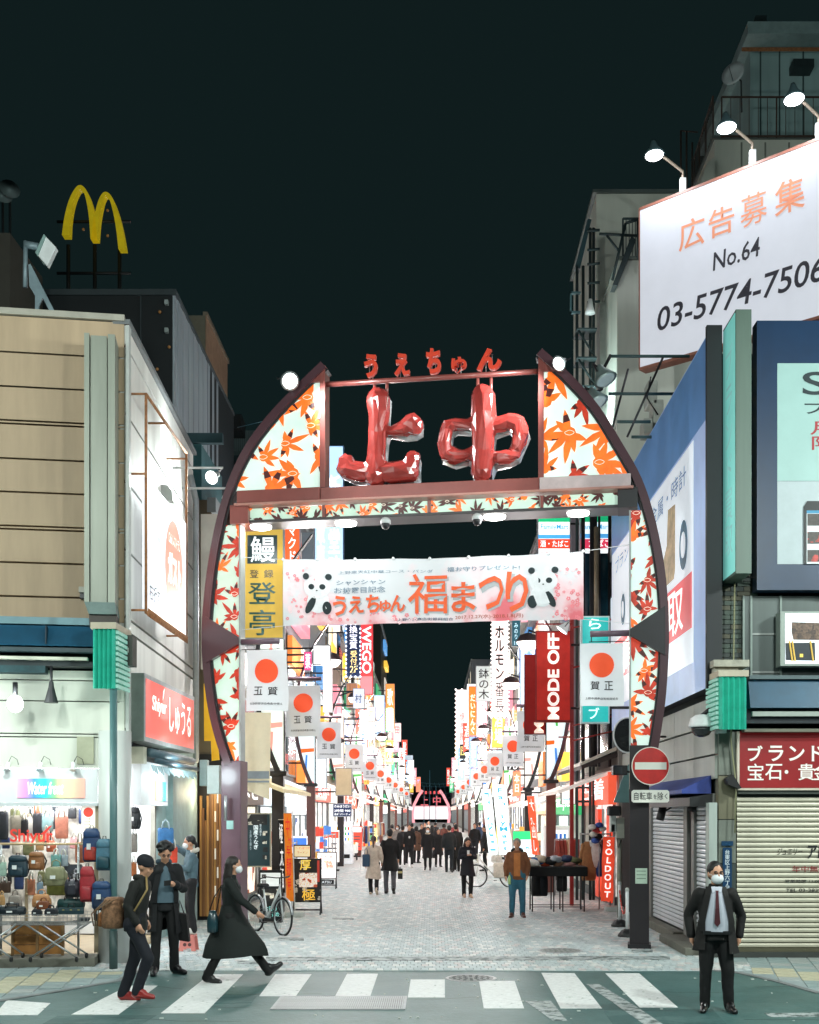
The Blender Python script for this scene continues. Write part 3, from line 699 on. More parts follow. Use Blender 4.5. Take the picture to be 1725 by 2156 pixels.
# red light box しゅうる
sb=thing('shop_light_box','red light box sign reading Shiyur しゅうる above the side entrance','shop sign',(-4.4,19.7,3.3))
F2=Fr((-4.31,17.9,0),(0,1,0))
bf('housing',F2,-.0,3.75,3.28,4.30,-.3,-.012,mat('box_grey',lin('#77837c'),rough=.5,var=.2),sb); bf('frame',F2,.0,3.75,3.28,4.30,-.012,.0,galv,sb)
bf('face',F2,.07,3.68,3.35,4.23,.0,.004,mat('coral_face',lin('#dd5a52'),rough=.35,var=.2,scale=1.2,emit=.62),sb)
text('Shiyur',F2,.45,1.45,3.72,4.02,emat('#fff4ee',.95),sb,n=.01,bold=.02,shear=.1); text('しゅうる',F2,1.65,3.4,3.52,4.1,emat('#fff4ee',.95),sb,n=.01,bold=.01)
MB().poly(F2,[(1.18,4.0),(1.24,4.06),(1.30,4.2),(1.22,4.14)],.006,.01).build('leaf_mark',emat('#fff4ee',.95),sb)
# frayed rolled shade below the light box and street side awning box
sh=thing('rolled_awning','blue grey rolled shade under the red light box','awning',(-4.35,19.6,3.1)); tb('roller',[(-4.3,18.2,3.12),(-4.3,21.4,3.12)],.07,pmat('#48606a',.5),sh); tb('roller',[(-4.2,18.2,3.0),(-4.2,21.4,2.98)],.04,pmat('#2f4c58',.5),sh)
mb=MB()
for i in range(26):
    Y=18.1+i*.13; mb.tube([(-4.25,Y,2.93),(-4.22,Y+.03,2.84-(i%3)*.02)],.015,4)
tag(mb.build('frayed_fringe',pmat('#b8d4dc',.6),sh),kind='stuff')
bx('bracket_box',-4.6,-4.35,18.0,18.2,2.95,3.2,pmat('#c4c2ae'),sh)
# ---- bag shop
shop=thing('bag_shop','lit bag shop with white header and open front under the cream building','shop',(-7,17.6,0))
wl=mat('shop_white',(.78,.80,.82),rough=.5,var=.06); litw=emat('#eef4ff',1.05)
vh1=FL.px(100,1618)[1]; vh0=FL.px(100,1690)[1]
u_p=FL.px(206,1650)[0]
bf('header',FL,-9,u_p,vh0,vh1,-.15,.06,wl,shop); bf('header_lip',FL,-9,u_p+.01,vh0-.05,vh0-.005,-.1,.08,pmat('#cfd4d8',.4),shop)
a=FL.px(38,1680); b_=FL.px(180,1640)
def rainbow(name):
    m=bpy.data.materials.new(name); m.use_nodes=True; nt=m.node_tree; n=nt.nodes; l=nt.links; b=n['Principled BSDF']
    tc=n.new('ShaderNodeTexCoord'); sx=n.new('ShaderNodeSeparateXYZ'); l.new(tc.outputs['Generated'],sx.inputs[0]); cr=n.new('ShaderNodeValToRGB'); l.new(sx.outputs[0],cr.inputs[0])
    e=cr.color_ramp.elements; st=[(0,'#e9a8bd'),(.12,'#c48ad8'),(.25,'#4a8ee8'),(.42,'#35c8c0'),(.55,'#7fe08a'),(.68,'#f6e9a0'),(.85,'#f6b49a'),(1,'#f2a090')]
    for i,(p,c) in enumerate(st):
        el=e[i] if i<2 else e.new(p); el.position=p; el.color=C4(c)
    l.new(cr.outputs[0],b.inputs['Base Color']); l.new(cr.outputs[0],b.inputs['Emission Color']); b.inputs['Emission Strength'].default_value=.75; return m
rb=rainbow('rainbow_print')
bf('sign_face',FL,a[0],b_[0],a[1],b_[1],.06,.075,rb,shop); text('Water front',FL,a[0]+.15,b_[0]-.3,a[1]+.05,b_[1]-.05,emat('#ffffff',1.1),shop,n=.08,shear=.25,bold=.02)
Fh=Fr((-4.42,17.95,0),(-.045,1,0)); bf('side_header',Fh,.25,2.55,2.32,3.0,-.15,.0,wl,shop); a=(1.55,2.42)
bf('side_sign_face',Fh,1.35,2.3,2.4,2.72,.0,.015,rb,shop)
pl=MB().lathe((-4.66,17.55,.0),[(.235,0),(.235,3.4)],24).build('round_pillar',mat('pillar_white',(.62,.64,.62),rough=.45,var=.15,scale=2,streak=1),shop,smooth=True)
bx('rear_wall',-13,-4.75,20.3,20.4,0.15,3.1,wl,shop); bx('ceiling',-13,-4.85,17.75,20.3,2.95,3.02,wl,shop); bx('shop_floor',-13,-4.72,17.6,20.3,-.05,.13,pmat('#bda98a',.5),shop)
bx('display_back',-12,-4.95,18.55,18.62,.5,2.3,goods_mat('bag_wall',['#c9c4ba','#8a6a4a','#3a3430','#d8d0c4','#a05a48','#6f7f86','#b89a6a','#2a3036','#e6e0d8'],sc=(4,1,3.2),emit=.35,seed=2),shop)
bx('door_post',-4.78,-4.70,20.25,20.35,.12,2.4,pmat('#8d8a80'),shop)
for i,X in enumerate((-5.3,-6.6,-8.0)):
    for Y in (18.0,19.4): bx('ceiling_light',X-.5,X+.5,Y-.05,Y+.05,2.90,2.94,emat((.95,.98,1),9),shop)
light('shop_glow',(-5.8,17.9,2.7),110,(.95,.98,1),.3,shop); light('shop_glow',(-5.2,19.2,2.6),100,(.95,.98,1),.3,shop); light('shop_glow',(-3.95,19.6,2.85),45,(.8,.97,1),.15,shop)
# window mullions
for x in (208,): pass
for x in (-8,203): 
    u=FL.px(x,1800)[0]; bf('window_post',FL,u-.03,u+.03,.15,vh0-.05,-.08,.02,pmat('#b5a68c',.5),shop)
bf('window_post',FL,FL.px(55,1900)[0]-.02,FL.px(55,1900)[0]+.02,.15,1.25,-.06,.0,pmat('#a08d72',.5),shop)
# step in front
for (u0,u1) in ((-9,-1.78),(-1.75,-.38)):
    bf('step_block',FL,u0,u1,0,.14,.0,.55,mat('step_concrete',lin('#6b6a60'),rough=.8,var=.25,bump=.2),shop,bevel=.012)
# transparent red script on window, poster
a=FL.px(22,1778); b_=FL.px(112,1754); text('Shiyur',FL,a[0],b_[0],a[1]-.02,b_[1]+.06,emat('#c93a30',.6),shop,n=.03,bold=.02)
a=FL.px(86,1757); b_=FL.px(111,1738); MB().poly(FL,[(a[0],a[1]),(a[0]+.06,a[1]+.0),(b_[0],b_[1]),(b_[0]-.04,b_[1]-.01)],.03,.034).build('leaf_mark',emat('#c93a30',.6),shop)
ps=thing('window_poster','white poster with a round red emblem in the bag shop window','poster',FL.p(*FL.px(190,1740),.02)); a=FL.px(172,1742); b_=FL.px(201,1696)
bf('sheet',FL,a[0],b_[0],a[1],b_[1],.02,.026,emat('#e8e4da',.7),ps); disc(FL,(a[0]+b_[0])/2,b_[1]-.1,.07,.027,.03,emat('#d0493c',.7),'red_emblem',ps)
for i in range(3): text('お客様へ',FL,a[0]+.04,b_[0]-.04,a[1]+.03+i*.04,a[1]+.055+i*.04,emat('#9a9488',.3),ps,n=.028)
bx('rib_column',-4.8,-4.6,21.2,21.5,0,3.2,mat('pale_teal_wall',lin('#9fb6b4'),rough=.6,var=.2),shop)
bx('side_wall',-4.95,-4.72,20.4,24,0,3.4,mat('pale_teal_wall',lin('#9fb6b4')),shop); 
# green corrugated end boxes and pole
grn=mat('green_polycarbonate',lin('#2aa58c'),rough=.35,var=.25,scale=5,emit=.16)
def ribbed(name,label,x0,xm,x1,yt,yb,Y,side):
    t=thing(name,label,'awning end box',(gx(x0,Y),Y,gz(yb,Y))); za,zb=gz(yb,Y),gz(yt,Y)
    A0,A1=gx(min(x0,xm,x1),Y),gx(max(x0,xm,x1),Y)
    # main body between; ribs as triangular prisms
    w0,w1=(gx(x0,Y),gx(xm,Y)) if side<0 else (gx(xm,Y),gx(x1,Y))
    bx('body',w0+.02,w1-.02,Y,Y+.75,za+.06,zb,grn,t)
    n=5
    for i in range(n):
        a=w0+(w1-w0)*i/n; b_=w0+(w1-w0)*(i+1)/n
        MB().poly(Fr((0,0,za),(1,0,0),(0,1,0)),[(a,Y),((a+b_)/2,Y-.05),(b_,Y)],0,zb-za).build('rib',grn,t)
    xs=w1 if side<0 else w0
    for i in range(11):
        z=za+(zb-za)*(i+.2)/11; bx('side_slat',min(xs,xs-side*.03),max(xs,xs-side*.03),Y+.02,Y+.7,z,z+(zb-za)*.06,mat('slat_pale_green',lin('#9fd8c8'),rough=.4,emit=.12),t)
    bx('cap',w0-.02,w1+.02,Y-.06,Y+.8,zb,zb+.09,pmat('#b7ad98',.5),t); return t
ribbed('awning_end_box','green corrugated box on the pole at the end of the left awning',196,243,253,1325,1450,16.7,-1)
pt=thing('awning_pole','slim teal grey pole standing in front of the round white pillar','pole',(gx(239,16.75),16.75,0)); tb('pole',[(gx(239,16.75),16.75,0),(gx(239,16.75),16.75,3.95)],.052,mat('pole_teal',lin('#54787a'),rough=.4,var=.15,scale=2),pt,14); tb('collar',[(gx(239,16.75),16.75,.0),(gx(239,16.75),16.75,.55)],.058,mat('pole_dark',lin('#3b5150'),rough=.5),pt,14)
jb=thing('junction_box','dark grey box fixed behind the green corrugated box','electrical box',(gx(268,17.3),17.3,4.2)); bx('box',gx(251,17.3),gx(281,17.3),17.25,17.5,gz(1402,17.3),gz(1338,17.3),pmat('#3e3e38',.6),jb); bx('label_strip',gx(270,17.3),gx(273,17.3),17.24,17.25,gz(1375,17.3),gz(1365,17.3),pmat('#b8b8b0'),jb)
# bulb and hanging spot
pb=Vector((gx(32,16.6),16.6,gz(1482,16.6))); bl_=thing('awning_bulb','bright bare bulb hanging under the blue awning','lamp',pb); MB().ell(pb,(.11,.11,.12)).build('bulb',emat((.85,1,.95),14),bl_); tb('socket',[pb+Vector((0,0,.07)),pb+Vector((0,0,.3))],.035,dark,bl_); light('bulb_glow',pb+Vector((0,-.16,0)),110,(.85,1,.93),.1,bl_)
ps_=Vector((gx(108,16.9),16.9,gz(1465,16.9))); sp_=thing('hanging_spotlight','unlit dark spotlight hanging under the blue awning','spotlight',ps_); MB().lathe(ps_-Vector((0,0,.1)),[(.1,0),(.04,.22),(.03,.3)],12).build('shade',dark,sp_); tb('stem',[ps_+Vector((0,0,.15)),ps_+Vector((0,0,.42))],.02,dark,sp_)
for i,x in enumerate((20,88,157)):
    q=FL.p(*FL.px(x,1607),.1); s_=thing('gooseneck_spot',('first','second','third')[i]+' small white clip spotlight from the outer end above the shop header','spotlight',q); MB().lathe(q,[(.03,0),(.03,.08),(.05,.12)],10,axis=(0,-.4,-1)).build('head',white,s_)
    tb('wire',[q,q+Vector((.05,0,.1)),q+Vector((.13,0,.05)),q+Vector((.15,0,-.03))],.005,dark,s_,5)
# blank access plate
a=FL.px(180,1580); bf('access_plate',FL,a[0]-.12,a[0]+.12,a[1]-.2,a[1]+.2,.0,.02,pmat('#a8a890',.6),lb)
# ---- bags
rgb=random.Random(21)
def bagmat(c): return mat('bag_'+c,lin(c),rough=.5,var=.25,scale=14,bump=.1)
def rounded(mb,x0,x1,y0,y1,z0,z1,t=.8,m=0):
    """box with narrowed top and softened sides"""
    cx=(x0+x1)/2; cyy=(y0+y1)/2; w=(x1-x0)/2; d=(y1-y0)/2; h=z1-z0; vs=[]; N=12
    prof=[(0,.82,.7),(.06,.97,.95),(.3,1,1),(.6,.98,.97),(.85,t*1.05 if t<1 else 1,t),(.96,t*.93,t*.7),(1,t*.8,t*.4)]
    for (hh,a,b_) in prof:
        for j in range(N):
            an=2*math.pi*j/N; c,s=math.cos(an),math.sin(an); e=.55
            vs.append((cx+w*a*math.copysign(abs(c)**e,c),cyy+d*b_*math.copysign(abs(s)**e,s),z0+h*hh))
    k=len(prof); fs=[[i*N+j,i*N+(j+1)%N,(i+1)*N+(j+1)%N,(i+1)*N+j] for i in range(k-1) for j in range(N)]+[list(range(N))[::-1],[(k-1)*N+j for j in range(N)]]
    return mb.add(vs,fs,m)
def bag(kind,px,py,w,h,c,Y,label,c2='#d8d6cc',cat='bag'):
    """kind: tote / backpack / handbag / duffel / briefcase ; px,py centre in photo pixels"""
    x=gx(px,Y); z=gz(py,Y); s=Y/F_; w*=s; h*=s; d=min(w,h)*.42
    t=thing(cat.replace(' ','_') if cat!='bag' else kind,label,cat if cat!='bag' else {'tote':'tote bag','backpack':'backpack','handbag':'handbag','duffel':'travel bag','briefcase':'briefcase','pouch':'pouch'}[kind],(x,Y,z-h/2))
    m1=bagmat(c); m2=bagmat(c2)
    z0,z1=z-h/2,z+h/2
    if kind=='backpack':
        rounded(MB(),x-w/2,x+w/2,Y-d/2,Y+d/2,z0,z1,.8).build('body',m1,t,smooth=True)
        rounded(MB(),x-w*.36,x+w*.36,Y-d/2-.05,Y-d/2+.04,z0+h*.06,z0+h*.45,.9).build('front_pocket',m2 if c2!='#d8d6cc' else m1,t,smooth=True)
        rounded(MB(),x-w*.46,x+w*.46,Y-d*.56,Y+d*.4,z1-h*.28,z1+h*.01,.75).build('top_flap',m1,t,smooth=True)
        tb('grab_loop',[(x-w*.1,Y,z1-.01),(x-w*.08,Y,z1+h*.09),(x+w*.08,Y,z1+h*.09),(x+w*.1,Y,z1-.01)],.007,dark,t,5)
        for sx in (-1,1): tb('strap',[(x+sx*w*.3,Y+d*.5,z1-h*.1),(x+sx*w*.46,Y+d*.5+.06,z),(x+sx*w*.4,Y+d*.5,z0+h*.1)],.012,dark,t,5)
    elif kind in('tote','pouch'):
        mb=MB(); rounded(mb,x-w/2,x+w/2,Y-d*.3,Y+d*.3,z0,z1,1.02).build('body',m1,t,smooth=True)
        for dy in (-.25,.25): tb('handle',[(x-w*.25,Y+dy*d,z1-.02),(x-w*.16,Y+dy*d,z1+h*.35),(x,Y+dy*d*.3,z1+h*.5),(x+w*.16,Y+dy*d,z1+h*.35),(x+w*.25,Y+dy*d,z1-.02)],.008,m2,t,5)
    elif kind=='handbag':
        rounded(MB(),x-w/2,x+w/2,Y-d/2,Y+d/2,z0,z1,.72).build('body',m1,t,smooth=True)
        rounded(MB(),x-w*.42,x+w*.42,Y-d*.55,Y-d*.3,z0+h*.3,z1-.01,.9).build('flap',m1,t,smooth=True)
        tb('handle',[(x-w*.2,Y,z1-.02),(x-w*.16,Y,z1+h*.25),(x,Y,z1+h*.36),(x+w*.16,Y,z1+h*.25),(x+w*.2,Y,z1-.02)],.01,m2 if c2!='#d8d6cc' else m1,t,6)
    elif kind=='duffel':
        MB().lathe((x-w/2,Y,z),[(h*.3,0),(h*.48,w*.05),(h*.5,w*.5),(h*.48,w*.95),(h*.3,w)],14,axis=(1,0,0)).build('body',m1,t,smooth=True)
        for dy in (-.3,.3): tb('handle',[(x-w*.22,Y+dy*h,z+h*.3),(x-w*.2,Y+dy*h*.7,z1+h*.25),(x+w*.2,Y+dy*h*.7,z1+h*.25),(x+w*.22,Y+dy*h,z+h*.3)],.012,dark,t,6)
        bx('side_pocket',x-w*.25,x+w*.25,Y-h*.53,Y-h*.4,z-h*.3,z+h*.2,m1,t,bevel=.01)
    elif kind=='briefcase':
        bx('shell',x-w/2,x+w/2,Y-d*.35,Y+d*.35,z0,z1,m1,t,bevel=.012); bx('lid_seam',x-w/2-.003,x+w/2+.003,Y-d*.36,Y+d*.36,z0+h*.62,z0+h*.66,steel,t)
        tb('handle',[(x-w*.12,Y-d*.2,z1),(x-w*.1,Y-d*.2,z1+.05),(x+w*.1,Y-d*.2,z1+.05),(x+w*.12,Y-d*.2,z1)],.01,dark,t,5)
        for sx in (-.3,0,.3): bx('latch',x+sx*w-.015,x+sx*w+.015,Y-d*.37,Y-d*.35,z0+h*.55,z0+h*.75,mat('brass',(.7,.55,.25),rough=.3,metal=.8),t)
    if kind in('backpack','handbag','duffel') and rgb.random()<.7:
        bx('price_tag',x-w*.12,x+w*.1,Y-d/2-.09,Y-d/2-.085,z-h*.12,z+h*.06,white,t)
    return t
BG=[('tote',4,1738,28,60,'#23262a',18.0,'black tote with white lettering hanging at the outer window edge'),
('tote',38,1738,34,42,'#8c8474',18.0,'taupe tote hanging beside the black lettered tote'),
('tote',52,1742,16,34,'#1d1d20',17.9,'narrow black pouch bag hanging against the taupe tote'),
('tote',64,1740,22,40,'#ddd8cf',18.1,'cream patterned tote bag hanging in the window'),
('tote',80,1735,22,46,'#2b2d31',18.0,'charcoal tote hanging behind the red leaf mark'),
('tote',100,1733,25,36,'#8fb0b0',18.0,'pale teal tote bag hanging in the window'),
('tote',130,1742,28,48,'#d48a74',17.9,'salmon pink drawstring bag hanging in the window'),
('backpack',38,1824,42,46,'#16303c',17.0,'dark blue leather backpack with white tag on the rack'),
('backpack',77,1813,34,38,'#8a5a34',17.1,'tan brown leather backpack hanging behind the rack'),
('tote',6,1830,16,30,'#a8c4b4',17.2,'pale green tote at the outer end of the rack'),
('handbag',118,1845,50,40,'#8a8a6a',17.0,'olive khaki satchel with front pockets on the rack'),
('duffel',156,1870,32,40,'#2a2a34',16.9,'black travel bag standing next to the red rucksack'),
('backpack',193,1780,38,70,'#24406a',16.95,'navy rucksack with red band hanging highest by the pillar','#b03a30'),
('backpack',220,1800,36,66,'#4a7488',16.8,'grey blue square backpack hanging beside the pole','#17414c'),
('backpack',184,1862,32,74,'#a02c34',16.75,'bright red rucksack hanging below the navy rucksack'),
('backpack',214,1885,42,58,'#274670',16.7,'blue patterned backpack hanging lowest by the pole','#1c2d48'),
('backpack',214,1918,34,42,'#12181f',16.72,'black backpack under the blue patterned backpack'),
('handbag',88,1897,42,28,'#c08a5c',16.85,'light tan handbag lying on the wire basket'),
('handbag',92,1906,32,18,'#7a4428',16.7,'small brown handbag in front of the light tan handbag'),
('handbag',32,1900,30,30,'#8a8078',16.9,'grey snakeskin handbag on the outer wire basket'),
('duffel',26,1918,56,20,'#122028',16.75,'flat black duffel bag along the outer wire basket'),
('handbag',4,1895,14,22,'#b48a5a',16.85,'tan bag cut off by the outer end of the rack'),
('duffel',150,1903,56,22,'#173c3c',16.9,'dark green travel bag behind the briefcase'),
('briefcase',150,1918,54,14,'#12343c',16.7,'dark teal hard briefcase with brass latches on the wire basket'),
('handbag',78,1921,24,14,'#1c2026',16.7,'small black purse at the inner basket corner'),
('handbag',108,1920,30,16,'#20242c',16.68,'black purse with grey panel beside the briefcase'),
('pouch',118,1812,22,26,'#6a9a96',17.3,'teal shoulder pouch hanging behind the khaki satchel'),
('pouch',134,1812,20,24,'#9aa6b0',17.35,'grey blue shoulder pouch hanging behind the khaki satchel'),
('pouch',98,1760,14,22,'#e6a8a0',17.6,'pink pouch hanging below the red script'),
('tote',168,1795,20,44,'#b06a4c',17.5,'rust brown shoulder bag hanging beside the navy rucksack'),
('tote',120,1872,44,26,'#7c7a3c',17.25,'mustard green canvas bag below the khaki satchel'),
('pouch',66,1868,16,34,'#d88a6a',17.3,'orange striped pouch below the tan backpack'),
('tote',84,1872,14,30,'#9ab4cc',17.3,'light blue narrow bag with red dot below the tan backpack'),
('tote',8,1868,30,24,'#4a3428',17.3,'dark brown shoulder bag at the outer rack end'),
('backpack',283,1723,26,46,'#14181c',18.6,'black rucksack hanging in the side entrance'),
('pouch',283,1775,14,40,'#74706a',18.7,'grey pouch hanging under the black rucksack in the side entrance'),
('pouch',282,1830,12,30,'#b4683c',18.9,'rusty orange pouch low in the side entrance'),
('tote',349,1760,34,34,'#3c78b4',18.3,'bright blue shopping bag hanging from the raised hand','#c8dce8'),
('tote',366,1800,16,34,'#d8452c',18.6,'red orange bag hanging beside the woman on the step stool')]
for b_ in BG: bag(*b_)
_k=['cream','rust','black','olive','grey','navy','tan','pink']; _h=['#e0d8c8','#a8583a','#1a1c20','#6a6c48','#8a8c90','#22345a','#b08a5c','#d89a9a']
for _r,(_py,_yy) in enumerate(((1712,18.35),(1775,18.3),(1850,18.2))):
    for _i in range(8):
        _c=(_i*3+_r*5)%8; bag(('tote','pouch','handbag')[(_i+_r)%3],8+_i*24+_r*4,_py+(_i%3)*7,18+(_i%3)*3,24+(_i%2)*8,_h[_c],_yy+.02*_i,'small %s bag in the %s row of the back display, %s from the outer side'%(_k[_c],('top','middle','bottom')[_r],('first','second','third','fourth','fifth','sixth','seventh','eighth')[_i]))
bx_=thing('bag_rail','pale wooden display rail behind the hanging bags','rail',(-6,17.2,1.05)); 
for (z,xa,xb) in ((1.02,55,165),(1.75,0,200)): tb('rail',[(gx(xa,17.35),17.35,z),(gx(xb,17.35),17.35,z)],.018,pmat('#c8b08a',.5),bx_,6)
tb('upright',[(gx(165,17.35),17.35,.14),(gx(165,17.35),17.35,1.75)],.018,steel,bx_,6); tb('upright',[(gx(2,17.35),17.35,.14),(gx(2,17.35),17.35,1.75)],.018,steel,bx_,6)
# wire basket racks
def wire_rack(x0,x1,label,Y=16.75):
    a,b_=gx(x0,Y),gx(x1,Y); t=thing('wire_basket_rack',label,'rack',((a+b_)/2,Y,0)); zt,zb=.80,.655; D=.55
    mb=MB()
    n=int((b_-a)/.055)
    for i in range(n+1):
        x=a+(b_-a)*i/n; mb.tube([(x,Y-D/2,zt),(x,Y-D/2,zb),(x,Y+D/2,zb),(x,Y+D/2,zt)],.003,4)
    for z in (zb,zb+.05,zb+.1,zt):
        mb.tube([(a,Y-D/2,z),(b_,Y-D/2,z)],.0045,4); mb.tube([(a,Y+D/2,z),(b_,Y+D/2,z)],.0045,4)
    for i in range(8): mb.tube([(a,Y-D/2+D*i/7,zb),(b_,Y-D/2+D*i/7,zb)],.003,4)
    tag(mb.build('wire_basket',steel,t),kind='stuff')
    for yy in (Y-D/2+.04,Y+D/2-.04):
        tb('cross_leg',[(a+.06,yy,zb),(b_-.12,yy,.2)],.014,steel,t,6); tb('cross_leg',[(b_-.06,yy+.015,zb),(a+.12,yy+.015,.2)],.014,steel,t,6)
        for x in (a+.12,b_-.12): MB().lathe((x-.015,yy,.175),[(.035,0),(.04,.015),(.035,.03)],12,axis=(1,0,0)).build('castor',black,t)
    return t
wire_rack(58,190,'wire basket rack with crossed legs carrying the briefcase, beside the pole'); wire_rack(-70,54,'wire basket rack with crossed legs cut by the photo edge')
ct=thing('wooden_crate_shelf','low wooden slatted crates behind the wire racks','crate',(gx(85,17.4),17.4,.14))
for i in range(3):
    z=.16+i*.14; bx('slat',gx(28,17.3),gx(135,17.3),17.28,17.30,z,z+.125,mat('crate_wood',lin('#a8743c'),rough=.6,var=.3,scale=6,streak=0),ct)
bx('crate_back',gx(28,17.6),gx(135,17.6),17.6,17.63,.15,.6,pmat('#6a4a2c'),ct); 
for x in (28,80,133): bx('post',gx(x,17.3)-.02,gx(x,17.3)+.02,17.26,17.28,.14,.62,pmat('#8a6a44'),ct)
# ------------------------------------------------------------------ right corner building
YR=18.1; FRt=front(YR)
def fr(x0,x1,y0,y1,Y=YR): return gx(x0,Y),gx(x1,Y),gz(y1,Y),gz(y0,Y)
rb_=thing('corner_jewellery_building','grey tiled corner building with shutters, red sign and navy billboard','building',(7,18.1,0))
tile=mat('grey_tile',lin('#70756c'),rough=.5,var=.3,scale=2); tiled=mat('dark_tile',lin('#3d4643'),rough=.5,var=.3,scale=3)
core=pmat('#22282a',.9)
MB().b(4.36,14,18.3,27.4,0,9.2).build('wall_core',core,rb_)
# corner pilaster of stone tiles (front)
rt=random.Random(4)
def tiles(x0,x1,z0,z1,w,h,Y,n0,n1,mts,F=None,parent=rb_,name='tile',g=.006):
    F=F or front(Y); nx=max(1,round((x1-x0)/w)); nz=max(1,round((z1-z0)/h)); 
    for i in range(nx):
        for j in range(nz):
            a=x0+(x1-x0)*i/nx; b_=x0+(x1-x0)*(i+1)/nx; c=z0+(z1-z0)*j/nz; d=z0+(z1-z0)*(j+1)/nz
            bf(name,F,a+g,b_-g,c+g,d-g,n0,n1+rt.uniform(0,.003),rt.choice(mts),parent)
X0,X1,z0,z1=fr(1510,1551,1540,2010)
tiles(X0+.02,X1,0.1,z1,.3,.62,YR,-.2,0,[tile,tiled,mat('tan_tile',lin('#6e6a55'),rough=.5,var=.2,scale=2)])
bx('pale_pilaster',gx(1493,YR),gx(1510,YR),YR-.02,YR+.2,.1,gz(1690,YR),mat('pale_pilaster',lin('#aab4ae'),rough=.5,var=.2,streak=1),rb_)
bx('plinth',gx(1493,YR),14,YR-.08,YR+.2,0,.1,pmat('#3a3d3a',.8),rb_)
# street-side wall of the corner building
SR=Fr((4.33,27.4,0),(0,-1,0))   # u=0 at far end, u=9.3 near corner; N points to -X
U=lambda Y:27.4-Y
sr_w=mat('side_panel_pale',lin('#a6aaa2'),rough=.55,var=.2,scale=1.2,streak=1)
for (z0,z1) in ((3.55,3.98),(3.1,3.53),(2.72,3.08)):
    for (a,b_) in ((18.15,19.6),(19.6,21.2),(21.2,23),(23,25),(25,27)): bf('wall_panel',SR,U(b_)+.008,U(a)-.008,z0+.006,z1-.006,-.03,.03,sr_w,rb_)
# brick band behind / beside the blue billboard: individual bricks near, courses beyond
brk=[mat('green_brick',lin('#39493f'),rough=.6,var=.3,scale=6),mat('brick_dark',lin('#2b3632'),rough=.6,var=.3,scale=6),mat('brick_tan',lin('#4b4a38'),rough=.6,var=.3,scale=6)]
bxx0,bxx1=gx(1497,YR),gx(1548,YR); me_b={}
z=4.05; r_=0; cnt=0; bs=MB()
while z<9.1:
    x=bxx0-(.1 if r_%2 else 0)
    while x<bxx1+.35:
        a=max(x,bxx0)+.004; b_=min(x+.2,bxx1+.35)-.004
        if b_-a>.03:
            if cnt<290 : bx('brick',a,b_,YR-.0+rt.uniform(-.003,0),YR+.15,z+.004,z+.068,rt.choice(brk),rb_); cnt+=1
            else: bs.b(a,b_,YR+rt.uniform(-.003,0),YR+.15,z+.004,z+.068,rt.randrange(3))
        x+=.2
    z+=.072; r_+=1
tag(bs.build('brick',brk,rb_),kind='stuff')
# grey sheet wall under the navy billboard
a,b_,c,d=fr(1562,1800,1256,1440); bx('sheet_wall',a,14,YR-.03,YR+.2,c,d,mat('sheet_grey',lin('#46504e'),rough=.35,var=.3,scale=1.5,streak=1,metal=.2),rb_)
for x in (1562,1578,1640): bx('sheet_seam',gx(x,YR),gx(x,YR)+.03,YR-.07,YR-.03,c,d,pmat('#77857f',.4),rb_)
for y in (1338,1418): bx('sheet_rail',gx(1582,YR),gx(1640,YR),YR-.05,YR-.03,gz(y,YR),gz(y-4,YR),pmat('#8a8f8c',.4),rb_)
# navy billboard
nv=thing('navy_billboard','large navy billboard with a pale mint phone poster on the corner building','billboard',(7,YR-.25,7))
a,b_,c,d=fr(1583,1900,692,1250); navy=mat('navy_face',lin('#0f2f4f'),rough=.35,var=.25,scale=.8)
bx('panel',a,13,YR-.3,YR-.04,c,d,navy,nv)
F3=front(YR-.3); pa,pb,pc,pd=gx(1637,YR-.3),gx(1637,YR-.3)+4.2,gz(1188,YR-.3),gz(765,YR-.3)
bf('poster',F3,pa,pb,pc+1.24,pd,0,.006,mat('mint_poster',lin('#93b4b0'),rough=.4,var=.1,scale=1,emit=.04),nv); bf('poster_lower',F3,pa,pb,pc,pc+1.235,0,.0065,mat('grey_poster',lin('#a3b0b4'),rough=.4,var=.08,emit=.04),nv)
text('SALE',F3,gx(1690,YR-.3),gx(1690,YR-.3)+1.9,gz(832,YR-.3),gz(783,YR-.3),pmat('#10242a'),nv,n=.012,res=5)
text('ブランド',F3,gx(1694,YR-.3),gx(1694,YR-.3)+1.4,gz(872,YR-.3),gz(845,YR-.3),pmat('#10242a'),nv,n=.012,bold=.01)
text('月末\n限定',F3,gx(1706,YR-.3),gx(1706,YR-.3)+.8,gz(948,YR-.3),gz(886,YR-.3),pmat('#a02c34'),nv,n=.012,bold=.01)
q=front(YR-.31); u0=gx(1692,YR-.3)
MB().poly(q,[(u0,pc),(u0,gz(1062,YR-.3)-.04),(u0+.05,gz(1056,YR-.3)),(u0+.75,gz(1056,YR-.3)),(u0+.8,gz(1062,YR-.3)-.04),(u0+.8,pc)],0,.02).build('phone_shape',pmat('#0b1418',.3),nv)
bf('phone_screen',q,u0+.04,u0+.76,pc,gz(1076,YR-.3),.02,.024,pmat('#dfe6ea',.3),nv)
for i in range(3):
    for j in range(2):
        bf('screen_tile',q,u0+.05+j*.36,u0+.38+j*.36,gz(1108+i*38,YR-.3),gz(1083+i*38,YR-.3),.024,.027,goods_mat('phone_tiles',['#3a3430','#c8a468','#e6d0c0','#1c2430','#b03a34','#d8dde0'],sc=(9,9,9),emit=.08),nv)
bf('screen_bar',q,u0+.04,u0+.76,gz(1082,YR-.3),gz(1076,YR-.3),.024,.027,pmat('#3f8fb8'),nv)
